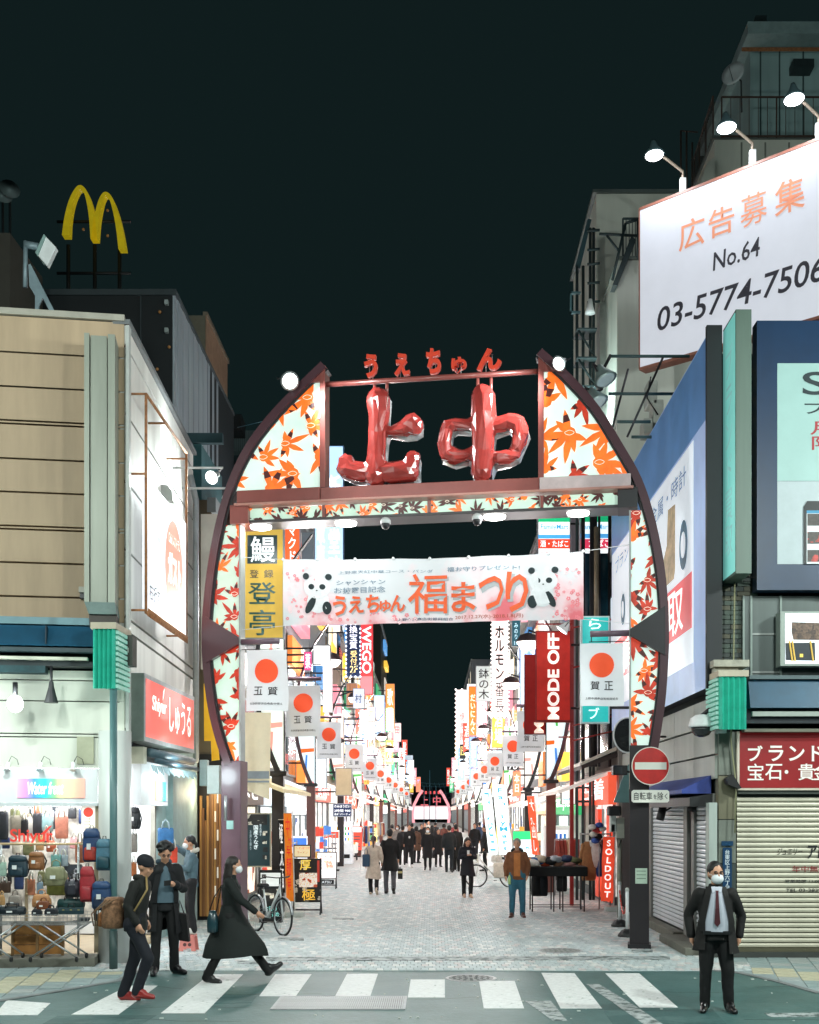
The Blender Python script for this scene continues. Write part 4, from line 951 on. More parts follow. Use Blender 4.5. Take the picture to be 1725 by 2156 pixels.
# tall teal sign box
ts=thing('tall_teal_sign_box','tall narrow sign box with pale teal lit side and dull front, beside the navy billboard','sign box',(4.5,17.8,5.2))
ty0,ty1=17.3,18.06; tx=4.40; zA,zB=2.2+507*ty0/F_,9.5
mb=MB().b(tx,tx+.23,ty0,ty1,zB-3.83,zB); 
mb.build('housing',mat('dull_green_metal',lin('#4f6258'),rough=.45,var=.35,scale=1,streak=1),ts,bevel=.006)
bx('lit_side',tx-.006,tx,ty0+.03,ty1-.03,zB-3.79,zB-.04,mat('teal_face',lin('#7fd0c8'),rough=.4,var=.15,scale=1,streak=1,emit=.45),ts)
FT=Fr((tx-.006,ty1,0),(0,-1,0)); text('ブ\nラ\nン\nド\n買\n取',FT,.15,.62,6.0,9.1,mat('faded_teal_ink',lin('#8fc8c4'),emit=.4),ts,n=.004)
# big blue / white billboard along the street
bbx=4.14; SB=Fr((bbx,27.5,0),(0,-1,0)); V=lambda Y:27.5-Y
lbb=thing('street_side_billboard','huge blue and white brand-buying billboard along the corner building side','billboard',(4.2,22.7,4.1))
zt_,zb_=9.40,4.09
bx('backing',bbx+.01,4.34,17.95,27.5,zb_,zt_,pmat('#10171c',.7),lbb)
bx('frame_edge',bbx-.03,4.34,17.86,17.95,zb_-.02,zt_+.1,pmat('#10171c',.6),lbb)
bmat=mat('billboard_blue',lin('#5d86b8'),rough=.35,var=.25,scale=.5,emit=.22); bmat2=mat('billboard_pale_blue',lin('#9db0d4'),rough=.35,var=.2,scale=.6,emit=.40); bwh=mat('billboard_white',lin('#dfe6ee'),rough=.35,var=.07,emit=.5); 
bf('blue_field',SB,0,V(17.97),zb_,zt_,-.01,0,bmat2,lbb); bf('blue_top_band',SB,0,V(18.0),8.15,zt_-.02,0,.004,bmat,lbb)
MB().poly(SB,[(V(18.9),zb_+.5),(V(18.9),8.1),(.1,8.1),(.1,zb_+.5)],.0,.006).build('white_field',bwh,lbb)
MB().poly(SB,[(.1,5.15),(V(19.0),5.15),(V(19.0),6.05),(.1,6.05)],.006,.010).build('red_band',mat('billboard_red',lin('#e05a5e'),rough=.35,var=.15,emit=.5),lbb)
for i,ch in enumerate('高価買取'): text(ch,SB,V(25.8)+i*1.62,V(25.8)+i*1.62+1.3,5.22,5.98,emat('#fff2ee',.8),lbb,n=.014,bold=.03)
text('ブランド品・貴金属・時計',SB,.6,V(19.4),7.55,7.9,emat('#6c7f9c',.4),lbb,n=.012)
gd=mat('photo_gold',lin('#b09a78'),rough=.4,var=.5,scale=5,emit=.35); bd=mat('photo_teal',lin('#3f6478'),rough=.4,var=.5,scale=5,emit=.3); od=mat('photo_orange',lin('#d89a78'),rough=.4,var=.4,scale=4,emit=.4)
MB().poly(SB,[(V(20.3),6.35),(V(20.3),7.45),(V(20.9),7.5),(V(21.0),6.9),(V(21.6),6.5),(V(21.5),6.2),(V(20.4),6.2)],.008,.014).build('bag_photo',gd,lbb)
MB().poly(SB,[(V(22.2),6.9),(V(22.3),7.4),(V(23.2),7.4),(V(23.4),6.8),(V(23.0),6.5),(V(22.4),6.5)],.008,.014).build('bag_photo',od,lbb)
for (Y,z,r) in ((21.6,6.45,.24),(24.4,6.5,.28),(25.8,6.6,.25),(19.6,6.6,.3)):
    disc(SB,V(Y),z,r,.014,.02,bd,'watch_photo',lbb,sy=1.35); disc(SB,V(Y),z,r*.6,.02,.024,bwh,'watch_face',lbb,sy=1.2)
# red fascia sign
rs=thing('red_fascia_sign','red fascia sign reading ブランド 宝石・貴金属 above the roller shutter','shop sign',(7,YR-.1,4))
a,b_,c,d=fr(1553,1900,1540,1664,YR-.12); F4=front(YR-.12)
bf('frame',F4,a,a+4.3,c,d,-.1,0,pmat('#cfc4b4',.4),rs); bf('face',F4,a+.035,a+4.26,c+.035,d-.0,.0,.006,mat('deep_red',lin('#8c1f22'),rough=.35,var=.15,scale=1,emit=.16),rs)
wt=mat('sign_white',lin('#e8e6de'),rough=.4,var=.05,emit=.2); YY=YR-.12
for i,ch in enumerate('ブランド品'): text(ch,F4,gx(1574+i*43.5,YY),gx(1607+i*43.5,YY),gz(1603,YY),gz(1570,YY),wt,rs,n=.012,bold=.02,keep=True)
for i,ch in enumerate(('宝','石','・','貴','金','属')):
    xx=(1573,1611,1652,1680,1712,1752)[i]; w=36 if ch!='・' else 8; text(ch,F4,gx(xx,YY),gx(xx+w,YY),gz(1643,YY),gz(1608,YY),wt,rs,n=.012,bold=.02,keep=True)
# main shutter
slatm=mat('shutter_slat',lin('#bab5a2'),rough=.4,var=.16,scale=1.5,metal=.15); slatd=mat('shutter_white',lin('#d8dce2'),rough=.4,var=.12,scale=1.5)
def shutter(parent,F,u0,u1,z0,z1,pitch,mt,name='roller_shutter'):
    sh=thing(name,None,None,F.p(u0,z0)); sh.parent=None
    o=bf(name,F,u0,u1,z0,z1,-.06,-.03,pmat('#2c2d28',.7),parent)
    n=int((z1-z0)/pitch); src=None
    bpy.data.objects.remove(sh)
    for i in range(n):
        z=z0+pitch*i
        if src is None:
            P=[(-.028,z),(-.004,z+pitch*.12),(.0,z+pitch*.5),(-.008,z+pitch*.82),(-.028,z+pitch*.9)]
            mb=MB(); k=len(P); vs=[F.p(u0,q,p) for p,q in P]+[F.p(u1,q,p) for p,q in P]
            mb.add(vs,[[j,j+k,(j+1)%k+k,(j+1)%k] for j in range(k)]); src=mb.build('slat',mt,o,smooth=False); base_z=src.location.z
        else:
            c=src.copy(); c.location.z=base_z+pitch*i; col.objects.link(c)
    return o
a,b_,c,d=fr(1551,1900,1672,2010); sho=shutter(rb_,FRt,a+.01,9.3,.16,d,.0762,slatm)
bf('shutter_bottom_bar',FRt,a,9.3,.1,.16,-.05,.03,pmat('#55523f',.5),rb_); bf('shutter_box',FRt,a,9.3,d,d+.12,-.05,.08,pmat('#3a3f3a',.6),rb_)
YY=YR; ink=pmat('#1c1c1e',.5); inkr=pmat('#8a2a28',.5)
text('ジュエリー',FRt,gx(1637,YY),gx(1690,YY),gz(1800,YY),gz(1786,YY),pmat('#3a342a'),rb_,n=.008,shear=.25,name='shutter_lettering'); text('アロー',FRt,gx(1700,YY),gx(1765,YY),gz(1808,YY),gz(1780,YY),ink,rb_,n=.008,bold=.03,shear=.15,name='shutter_lettering')
text('年中無休',FRt,gx(1668,YY),gx(1742,YY),gz(1837,YY),gz(1823,YY),inkr,rb_,n=.008,bold=.02,name='shutter_lettering'); text('営業時間 11:00~20:00',FRt,gx(1653,YY),gx(1760,YY),gz(1859,YY),gz(1852,YY),ink,rb_,n=.008,name='shutter_lettering'); text('TEL 03-3839-8',FRt,gx(1655,YY),gx(1742,YY),gz(1878,YY),gz(1871,YY),ink,rb_,n=.008,name='shutter_lettering')
# blue address plate
ap=thing('address_plate','narrow dark blue street address plate behind the man in the suit','sign',(gx(1531,YR),YR-.03,1.2)); a,b_,c,d=fr(1522,1541,1785,1880,YR-.03); F5=front(YR-.03)
bf('plate',F5,a,b_,c,d,0,.012,pmat('#173a5c',.3),ap); text('台\n東\n区\n上\n野\n六\n丁\n目',F5,a+.03,b_-.03,c+.04,d-.03,pmat('#dfe8ee'),ap,n=.015,name='lettering')
bf('upper_plate',F5,a-.02,b_+.02,d+.03,d+.10,0,.012,pmat('#1c3f5e',.3),ap)
# awning, lit bag advertisement, green box
ra=thing('rolled_awning','dark blue rolled awning above the red fascia sign','awning',(7,YR-.4,4.1)); YA=17.7
a,b_,c,d=fr(1575,1900,1432,1492,YA); MB().poly(Fr((0,0,0),(0,1,0)),[(YA-.15,c),(YA-.03,d),(YR-.05,d),(YR-.05,c)],a,9).build('canvas',blu,ra)
bx('top_ledge',a,9,YA-.1,YR-.04,d+.005,d+.06,pmat('#4b5c60',.5),ra)
a,b_,c,d=fr(1582,1900,1492,1516,YA); bx('pale_bar',a,9,YA-.08,YA,c+.05,c+.12,pmat('#9fa8a0',.4),ra); bx('roller',a-.1,9,YA,YR-.05,c-.05,d,pmat('#0e1a22',.6),ra); bx('lower_bar',gx(1572,YA),9,YA+.1,YR-.1,gz(1540,YA),gz(1533,YA),pmat('#6a6a5c',.5),ra)
ribbed('awning_end_box','green corrugated box at the end of the awning over the red fascia sign',1538,1514,1572,1425,1536,17.35,1)
tag(bpy.data.objects['awning_end_box.001'],label='green corrugated box at the end of the awning over the red fascia sign')
al=thing('lit_bag_advertisement','lit white box advertisement showing a brown patterned bag and black chain bag','light box',(6.3,YR-.3,5.5)); YL=17.75; a,b_,c,d=fr(1644,1800,1287,1402,YL); F6=front(YL)
bf('housing',F6,a,a+1.6,c,d,-.25,-.01,pmat('#8f9a92',.4),al); bf('face',F6,a+.07,a+1.55,c+.03,d-.03,-.01,0,emat('#e6ecf2',.85),al)
u=lambda x:gx(x,YL); w_=lambda y:gz(y,YL)
MB().poly(F6,[(u(1668),w_(1310)),(u(1740),w_(1312)),(u(1740),w_(1348)),(u(1671),w_(1347)),(u(1667),w_(1330))],.0,.006).build('brown_bag_print',goods_mat('monogram',['#5a4638','#a08458','#3a2c24','#7a6248'],sc=(14,14,14),emit=.5),al)
MB().poly(F6,[(u(1654),w_(1354)),(u(1716),w_(1353)),(u(1717),w_(1391)),(u(1655),w_(1390))],.006,.010).build('black_bag_print',emat('#0f1c26',.4),al)
for x in (1662,1668,1706): MB().tube([F6.p(u(x),w_(1350),.02),F6.p(u(x+3),w_(1372),.02),F6.p(u(x+6),w_(1392),.02)],.012,5).build('gold_chain',emat('#c8a850',.7),al)
bf('clasp',F6,u(1684),u(1691),w_(1384),w_(1377),.01,.014,emat('#d8b850',.8),al)
# moulded cornice block at the corner
MB().b(gx(1487,YR),gx(1560,YR),YR-.5,YR-.05,gz(1412,YR),gz(1398,YR)).b(gx(1491,YR),gx(1540,YR),YR-.42,YR-.05,gz(1424,YR),gz(1413,YR)).build('corner_cornice',mat('plaster',lin('#a8a698'),rough=.7,var=.35,scale=6),rb_)
bx('corner_pier',gx(1493,YR),gx(1514,YR),YR-.4,YR-.05,gz(1540,YR),gz(1425,YR),mat('pier_beige',lin('#8f8478'),rough=.6,var=.2),rb_)
# street lamp-like dome camera on the corner
dl=thing('dome_lamp','white dome with dark lower half on a bracket at the corner building','lamp',(gx(1478,17.9),17.9,gz(1540,17.9))); c_=Vector((gx(1478,17.9),17.9,gz(1527,17.9)))
MB().lathe(c_,[(.20,-.03),(.20,.0),(.17,.1),(.09,.15),(.04,.16)],18).build('cover',white,dl,smooth=True); MB().lathe(c_-Vector((0,0,.03)),[(.04,-.15),(.11,-.12),(.15,-.06),(.16,0)],18).build('lens_dome',mat('smoked',(.02,.022,.025),rough=.1),dl,smooth=True)
tb('bracket',[c_+Vector((0,0,.14)),c_+Vector((.12,0,.24)),c_+Vector((.28,0,.2)),c_+Vector((.36,0,.05))],.035,dark,dl); bx('bracket_plate',c_.x+.2,c_.x+.36,17.85,17.95,c_.z-.12,c_.z+.02,white,dl)
# cable down the corner
tb('hanging_cable',[(4.55,17.95,5.7),(4.53,17.96,4.2),(4.50,17.98,3.3),(4.58,17.98,2.6),(4.56,17.98,1.9)],.012,pmat('#8a8a6a',.6),rb_,5); tb('hanging_cable',[(4.62,17.9,5.75),(5.0,17.85,5.7),(5.5,17.85,5.55),(6.0,17.85,5.5)],.014,black,rb_,5)
# street-side: canopy, side shutters, black spots
sc_=thing('side_canopy','dark blue fabric canopy over the side shutters','awning',(4.2,20.5,2.6))
MB().poly(Fr((0,18.4,0),(1,0,0)),[(4.3,2.78),(3.85,2.56),(3.85,2.5),(4.3,2.5)],-4.2,0).build('canvas',mat('canopy_blue',lin('#2c3f8a'),rough=.6,var=.3,scale=4),sc_)
MB().poly(Fr((0,18.3,0),(1,0,0)),[(4.3,2.5),(3.95,2.44),(3.95,2.3),(4.3,2.3)],-3.8,0).build('dark_valance',black,sc_)
for (Ya,Yb) in ((18.75,19.55),(20.4,23.4)):
    shutter(rb_,SR,U(Yb),U(Ya),.18,2.42,.0762,slatd)
for (Ya,Yb) in ((18.3,18.73),(19.57,19.78),(20.1,20.38),(23.42,23.9)): bf('side_pier',SR,U(Yb),U(Ya),.02,2.5,-.03,.04,mat('pier_grey',lin('#7d7c78'),rough=.55,var=.2,streak=1),rb_)
bf('dark_door_gap',SR,U(20.1),U(19.78),.02,2.5,-.04,-.01,black,rb_)
bf('side_step',SR,U(20.4),U(18.3),.0,.13,.0,.45,mat('step_concrete',lin('#6b6a60')),rb_,bevel=.01); bf('side_step',SR,U(24),U(20.45),.0,.16,.0,.2,mat('step_concrete',lin('#6b6a60')),rb_,bevel=.01)
for i,(Y,z) in enumerate(((18.9,2.35),(21.5,2.2))):
    t=thing('black_spotlight',('black cylinder spotlight nearer the corner, over the side shutters','black cylinder spotlight right of the no-entry sign')[i],'spotlight',(4.1,Y,z)); MB().lathe((4.1,Y,z-.13),[(.07,0),(.075,.05),(.07,.26)],12,axis=(.25,0,1)).build('barrel',black,t,smooth=True); tb('arm',[(4.13,Y,z),(4.31,Y,z+.1)],.015,black,t,5)
bs_=thing('horn_bracket','black angled horn fitting at the corner pilaster','fitting',(gx(1533,YR),YR-.1,2.6)); MB().poly(front(YR-.25),[(gx(1522,YR),gz(1640,YR)),(gx(1535,YR),gz(1632,YR)),(gx(1553,YR),gz(1660,YR)),(gx(1548,YR),gz(1662,YR)),(gx(1525,YR),gz(1652,YR))],-.2,0).build('horn',black,bs_)
# no-entry sign and plate on the right post
ne=thing('no_entry_sign','round red no-entry sign with a white bar on the dark gate post','road sign',G.p(*gp(1370,1612),.2)); u,v=gp(1370,1614); r=.305
Fs=Fr(G.p(u,v,.24),(1,.02,0)); cv=0
def d2(r,n0,n1,mt,name): return MB().poly(Fs,[(r*math.cos(2*math.pi*i/40),r*math.sin(2*math.pi*i/40)) for i in range(40)],n0,n1).build(name,mt,ne)
wsig=mat('reflective_white',lin('#dfe0d6'),rough=.35,var=.06,emit=.12); rsig=mat('reflective_red',lin('#b8211c'),rough=.35,var=.3,scale=3,emit=.16)
d2(r,-.012,0,wsig,'rim'); d2(r*.955,.0,.003,rsig,'red_disc'); bf('white_bar',Fs,-r*.83,r*.83,-r*.19,r*.19,.003,.006,wsig,ne)
tb('clamp',[Fs.p(-.1,.0,-.02),Fs.p(-.1,.0,-.2)],.03,steel,ne)
bp=thing('bicycle_exemption_plate','white plate reading 自転車を除く under the no-entry sign','road sign',Fs.p(0,-.6)); k=lambda x:(x-1371)/134.0
MB().poly(Fs,[(k(1334),-.385),(k(1330),-.41),(k(1330),-.56),(k(1334),-.585),(k(1407),-.585),(k(1411),-.56),(k(1411),-.41),(k(1407),-.385)],-.01,.0).build('plate',wsig,bp)
text('自転車',Fs,k(1335),k(1374),-.545,-.42,pmat('#16181a'),bp,n=.004,bold=.02); text('を',Fs,k(1377),k(1384),-.53,-.455,pmat('#16181a'),bp,n=.004,bold=.01); text('除',Fs,k(1386),k(1398),-.545,-.42,pmat('#16181a'),bp,n=.004,bold=.02); text('く',Fs,k(1401),k(1407),-.53,-.44,pmat('#16181a'),bp,n=.004,bold=.01)
# convex mirror seen from behind, electrical boxes on the inner side of the post
cm=thing('convex_mirror','dark round traffic mirror with a white rim behind the gate post','mirror',(gx(1322,21.5),21.5,gz(1548,21.5))); Fm=Fr((gx(1322,21.5),21.5,gz(1548,21.5)),(1,.2,0))
MB().poly(Fm,[(.27*math.cos(a/18*math.pi),.32*math.sin(a/18*math.pi)) for a in range(36)],-.03,.0).build('rim',white,cm); MB().poly(Fm,[(.25*math.cos(a/18*math.pi),.30*math.sin(a/18*math.pi)) for a in range(36)],.0,.01).build('back_disc',mat('mirror_dark',(.012,.014,.016),rough=.25),cm)
tb('bracket',[Fm.p(0,0,-.03),Fm.p(.3,0,-.2),Fm.p(.9,0,-.3)],.02,dark,cm)
eb=thing('speaker_box','small black loudspeaker box on the street wall beside the round mirror','loudspeaker',(gx(1305,22),22,gz(1630,22))); bx('cabinet',gx(1290,22),gx(1320,22),21.9,22.15,gz(1632,22),gz(1612,22),black,eb,bevel=.01); bx('grille',gx(1293,22),gx(1309,22),21.89,21.9,gz(1630,22),gz(1615,22),pmat('#2c3034'),eb); tb('wall_arm',[(gx(1318,22),22.05,gz(1625,22)),(4.3,22.05,gz(1625,22))],.02,dark,eb,6)
# ------------------------------------------------------------------ roof-top billboard and its lamps
P0=Vector((4.53,26,0)); DU=Vector((.744,-.668,0)); WB=Fr(P0,DU)
wb=thing('rooftop_billboard','huge white rooftop billboard reading 広告募集 No.64 with phone number','billboard',P0+Vector((2,-2,11.8)))
za,zb2=11.87,15.35
bf('panel',WB,0,6.6,za,zb2,-.25,0,mat('billboard_face',lin('#b9bbc4'),rough=.5,var=.04,scale=1,emit=.74),wb);  # panel glows by itself in place of the lamp light falling on it
for z in (za,zb2): bf('edge_trim',WB,-.02,6.62,z-.03,z+.03,-.26,.012,pmat('#8a5a4c',.5),wb)
bf('edge_trim',WB,-.03,0,za,zb2,-.26,.012,pmat('#8a5a4c',.5),wb)
def grad_mat(name,c0,c1,e):
    m=bpy.data.materials.new(name); m.use_nodes=True; nt=m.node_tree; n=nt.nodes; l=nt.links; b=n['Principled BSDF']
    tc=n.new('ShaderNodeTexCoord'); sx=n.new('ShaderNodeSeparateXYZ'); l.new(tc.outputs['Generated'],sx.inputs[0]); cr=n.new('ShaderNodeValToRGB'); l.new(sx.outputs[2],cr.inputs[0])
    cr.color_ramp.elements[0].color=C4(c0); cr.color_ramp.elements[0].position=.35; cr.color_ramp.elements[1].color=C4(c1); cr.color_ramp.elements[1].position=.9
    l.new(cr.outputs[0],b.inputs['Base Color']); l.new(cr.outputs[0],b.inputs['Emission Color']); b.inputs['Emission Strength'].default_value=e; return m
orp=grad_mat('faded_orange_print','#d8431a','#e09070',.32); ink2=mat('billboard_ink',lin('#3c3a44'),rough=.5,var=.1)
def wtext(body,x0,y0,x1,y1,hpx,mt,**k):
    u0,v0=WB.px(x0,y0); u1,v1=WB.px(x1,y1); hh=hpx*((P0+DU*((u0+u1)/2)).y)/F_; vm=(v0+v1)/2; text(body,WB,u0,u1,vm-hh/2,vm+hh/2,mt,wb,n=.01,**k)
for ch,(x,y,w,h) in zip('広告募集',((1457,491,56,62),(1520,466,56,60),(1588,440,58,66),(1664,412,66,70))):
    wtext(ch,x-w*.48,y+w*.15,x+w*.48,y-w*.15,h,orp,bold=(0 if ch=='募' else .012),res=6)
wtext('No.64',1502,551,1601,519,40,ink2,shear=.08); wtext('03-5774-7506',1385,676,1738,560,52,ink2,shear=.14)
pt2=[(1433,400,1378,322),(1580,345,1530,264),(1720,288,1672,204)]
for i,(bx_0,by_0,hx,hy) in enumerate(pt2):
    u,_=WB.px(bx_0,by_0); q=WB.p(u,zb2,-.1); Yh=q.y-.25; h=Vector((gx(hx,Yh),Yh,gz(hy,Yh)))
    t=thing('billboard_lamp',('lit arm lamp over the lower left end of the white rooftop billboard','second lit arm lamp over the white rooftop billboard','third lit arm lamp at the highest end of the white billboard')[i],'floodlight',h)
    tb('pole',[q-Vector((0,0,.2)),q+Vector((0,0,.28)),q+Vector((0,0,.5)),h+Vector((.03,0,.05))],.032,mat('lamp_pole',lin('#b9a898'),rough=.5,var=.2),t,7)
    bx('pole_base',q.x-.06,q.x+.06,q.y-.05,q.y+.05,q.z-.3,q.z+.35,white,t)
    d=Vector((.05,-.1,-1)).normalized(); MB().lathe(h+Vector((-.02,0,.26)),[(.04,0),(.07,.08),(.10,.16),(.21,.30),(.215,.33)],16,axis=d).build('reflector',mat('lamp_shell',lin('#5f7a80'),rough=.4,metal=.3),t,smooth=True)
    MB().lathe(h+Vector((-.02,0,.26))+d*.32,[(.20,0),(.17,.03)],16,axis=d).build('lens',emat((.97,.97,1),12),t)
    light('lamp_glow',h+d*.30,90,(.9,.95,1),.15,t,spot=150,aim=h+Vector((.4,.35,-1.5)))
# support frame between gate and blue billboard
sf=thing('lighting_frame','dark steel pipe frame carrying floodlights between the gate and the blue billboard','frame',(3.4,21,8.5)); YS=20.6
for (x0,x1,y) in ((1282,1452,750),(1282,1425,829),(1300,1370,888),(1330,1372,920)): tb('pipe',[(gx(x0,YS),YS,gz(y,YS)),(gx(x1,YS),YS,gz(y,YS))],.028,mat('frame_teal',lin('#2f4a4c'),rough=.5,var=.3),sf,6)
tb('pipe',[(gx(1395,YS),YS-.05,gz(755,YS)),(gx(1320,YS),YS-.05,gz(922,YS))],.022,dark,sf,6); tb('pipe',[(gx(1335,YS),YS+.6,gz(750,YS)),(gx(1282,YS),YS,gz(930,YS))],.02,dark,sf,6)
unlit=mat('flood_glass',lin('#a8b8b4'),rough=.25,var=.2,metal=.3,emit=.25)
for i,(x,y) in enumerate(((1270,790),(1252,838))):
    c_=Vector((gx(x,YS-.2),YS-.2,gz(y,YS-.2))); t=flood('floodlight',('big bell floodlight hanging from the upper end of the steel pipe frame','big bell floodlight right on the gate rim below the upper one')[i],c_,c_+Vector((.45,-.3,-1)),0,.21,mat('flood_shell',lin('#8f9f9c'),rough=.35,metal=.3,var=.2),True,glassm=unlit); tb('hanger',[c_+Vector((0,.1,.1)),(gx(x+16,YS),YS,gz(y-42 if i==0 else y-20,YS))],.03,dark,t,6)
ac=thing('wall_unit','white box unit with loose cables on the wall behind the pipe frame','air conditioner',(gx(1390,24),24,gz(850,24)))
for (x0,x1,y0,y1) in ((1365,1385,800,850),(1376,1398,840,890),(1356,1375,880,912)): bx('unit_case',gx(x0,24),gx(x1,24),24,24.5,gz(y1,24),gz(y0,24),pmat('#a8aca4',.5),ac,bevel=.02)
tb('loose_cable',[(gx(1370,24),23.95,gz(795,24)),(gx(1362,24),23.95,gz(840,24)),(gx(1385,24),23.95,gz(875,24))],.015,black,ac,5)
# ------------------------------------------------------------------ roofscape on the right
grey_w=mat('roof_wall_pale',lin('#d4d8cc'),rough=.7,var=.25,scale=.5,streak=1); teal_w=mat('roof_wall_teal',lin('#a4c4c4'),rough=.7,var=.3,scale=.4,streak=1)
mid=thing('tall_white_building','pale rendered building with side balcony behind the rooftop billboard','building',(6.5,33,0)); Ym=31
xm=gx(1256,Ym)
bx('wall',xm,13,Ym,Ym+5,0,gz(408,Ym),grey_w,mid); bx('roof_edge',xm-.1,13.1,Ym-.1,Ym+5.1,gz(408,Ym),gz(402,Ym),pmat('#55605e'),mid)
bx('front_bay',gx(1300,28.5),gx(1420,28.5),28.5,Ym-.01,0,gz(548,28.5),grey_w,mid); bx('bay_cap',gx(1298,28.5),gx(1422,28.5),28.4,Ym,gz(548,28.5),gz(543,28.5),pmat('#77807a'),mid)
bx('column',gx(1262,30.5),gx(1282,30.5),30.4,30.99,4,gz(640,30.5),pmat('#b4b6b0',.6),mid)
def rail(name,p0,p1,h,n,mt,parent,nm='railing'):
    p0,p1=Vector(p0),Vector(p1); mb=MB()
    for hh in (0.05,h): mb.tube([p0+Vector((0,0,hh)),p1+Vector((0,0,hh))],.03,5)
    for i in range(n+1):
        q=p0.lerp(p1,i/n); mb.tube([q,q+Vector((0,0,h))],.012 if i%6 else .028,4)
    return tag(mb.build(nm,mt,parent),kind='stuff')
drail=mat('dark_rail',lin('#2a3a3c'),rough=.6,var=.3)
rail('r',(gx(1312,28.6),28.6,gz(548,28.6)),(gx(1345,28.6),28.6,gz(548,28.6)),1.0,5,drail,mid); 
for (x0,y0,x1,y1) in ((1344,462,1318,470),(1318,470,1290,590),(1344,462,1344,545)): tb('stair_rail',[(gx(x0,28),28,gz(y0,28)),(gx(x1,28),28,gz(y1,28))],.035,drail,mid,5)
MB().poly(front(28.2),[(gx(1290,28.2),gz(600,28.2)),(gx(1300,28.2),gz(600,28.2)),(gx(1340,28.2),gz(505,28.2)),(gx(1330,28.2),gz(495,28.2))],-.4,0).build('stair_stringer',drail,mid)
tb('stair_rail',[(gx(1262,28.6),28.6,gz(492,28.6)),(gx(1342,28.6),28.6,gz(496,28.6))],.035,drail,mid,5); tb('brace',[(gx(1278,28.6),28.6,gz(495,28.6)),(gx(1305,28.6),28.6,gz(530,28.6))],.03,drail,mid,5)
# exterior fire escape / pipes at the edge
fe=thing('fire_escape','dark steel fire escape with pipes clinging to the pale building edge','fire escape',(gx(1235,30),30,0)); Yf=30
for x in (1215,1228,1243,1250): tb('upright',[(gx(x,Yf),Yf,0),(gx(x,Yf),Yf,gz(560 if x<1230 else 480,Yf))],.04,drail,fe,5)
for y in (700,760,820,880,940): bx('landing',gx(1212,Yf),gx(1254,Yf),Yf-.3,Yf+.4,gz(y+3,Yf),gz(y,Yf),drail,fe)
for i in range(5): tb('stair_rail',[(gx(1215,Yf),Yf-.2,gz(700+60*i,Yf)),(gx(1252,Yf),Yf-.2,gz(760+60*i,Yf))],.03,drail,fe,4)
MB().poly(front(Yf),[(gx(1212,Yf),gz(560,Yf)),(gx(1238,Yf),gz(460,Yf)),(gx(1246,Yf),gz(462,Yf)),(gx(1222,Yf),gz(565,Yf))],-.3,0).build('stair_stringer',mat('stringer_teal',lin('#26434a'),rough=.6,var=.2),fe)
for y in (490,530,560,600,640): tb('pipe_stub',[(gx(1236,Yf),Yf-.1,gz(y,Yf)),(gx(1262,Yf),Yf-.1,gz(y-2,Yf))],.035,drail,fe,5)
for (a,b_,c,d) in ((1200,1222,617,621),(1200,1203,617,662),(1200,1222,658,662)): bx('bracket_frame',gx(a,Yf),gx(b_,Yf),Yf-.1,Yf,gz(d,Yf),gz(c,Yf),mat('bracket_teal',lin('#4a6a70'),rough=.6),fe)
wl_=thing('wall_spot','small white unlit spotlight on the pale building column','spotlight',(gx(1243,29.5),29.5,gz(650,29.5))); MB().lathe((gx(1243,29.5),29.5,gz(660,29.5)),[(.13,0),(.08,.16),(.05,.35)],12).build('shade',white,wl_,smooth=True)
tw=thing('rooftop_tower_block','teal grey tower block with rusty railing above the billboard','building',(11,40,0)); Yt=40
bx('wall',gx(1580,Yt),20,Yt,Yt+6,10,gz(103,Yt),teal_w,tw); bx('roof_slab',gx(1562,Yt),20.3,Yt-.8,Yt+6.5,gz(103,Yt),gz(78,Yt),mat('roof_slab',lin('#8fa8a8'),rough=.6,var=.2),tw); bx('rusty_fascia',gx(1562,Yt-.8),20.3,Yt-.82,Yt-.8,gz(108,Yt-.8),gz(100,Yt-.8),rust,tw)
bx('window_hood',gx(1662,Yt),gx(1705,Yt),Yt-.5,Yt,gz(160,Yt),gz(143,Yt),drail,tw); bx('left_return',gx(1560,Yt+3),gx(1582,Yt+3),Yt+1,Yt+4,10,gz(110,Yt+3),drail,tw)
for x in (1600,1640,1690): bx('wall_seam',gx(x,Yt),gx(x,Yt)+.05,Yt-.02,Yt,12,gz(105,Yt),pmat('#41595a'),tw)
bx('terrace_block',gx(1505,36),20,36,39.9,8,gz(294,36),grey_w,tw); bx('terrace_cap',gx(1500,36),20.1,35.9,39.9,gz(294,36),gz(288,36),pmat('#5c6664'),tw)
for x in (1560,1610,1660): bx('wall_seam',gx(x,36),gx(x,36)+.05,35.98,36,8,gz(300,36),pmat('#7f857c'),tw)
MB().poly(front(35.5),[(gx(1465,35.5),gz(420,35.5)),(gx(1488,35.5),gz(345,35.5)),(gx(1505,35.5),gz(330,35.5)),(gx(1505,35.5),gz(420,35.5))],-.5,0).build('terrace_return',grey_w,tw)
rr=mat('rusty_rail',lin('#4a3c34'),rough=.8,var=.4,scale=8)
rail('r',(gx(1520,35.8),35.8,gz(290,35.8)),(gx(1790,35.8),35.8,gz(290,35.8)),gz(204,35.8)-gz(290,35.8),14,rr,tw)
rail('r',(gx(1502,36),36,gz(290,36)),(gx(1462,47),47,gz(400,47)),1.25,18,rr,tw)
for x in (1434,1446,1458): tb('antenna_pole',[(gx(x,38),38,gz(420,38)),(gx(x,38),38,gz(275 if x<1450 else 300,38))],.03,rr,tw,5)
tb('antenna_pole',[(gx(1434,38),38,gz(275,38)),(gx(1470,38),38,gz(278,38))],.02,rr,tw,5)
sd=thing('satellite_dish','white satellite dish on the tower block beside the roof edge','satellite dish',(gx(1545,38),38,gz(180,38))); q=Vector((gx(1546,38),38,gz(158,38))); ax=Vector((-.55,-.8,.1)).normalized()
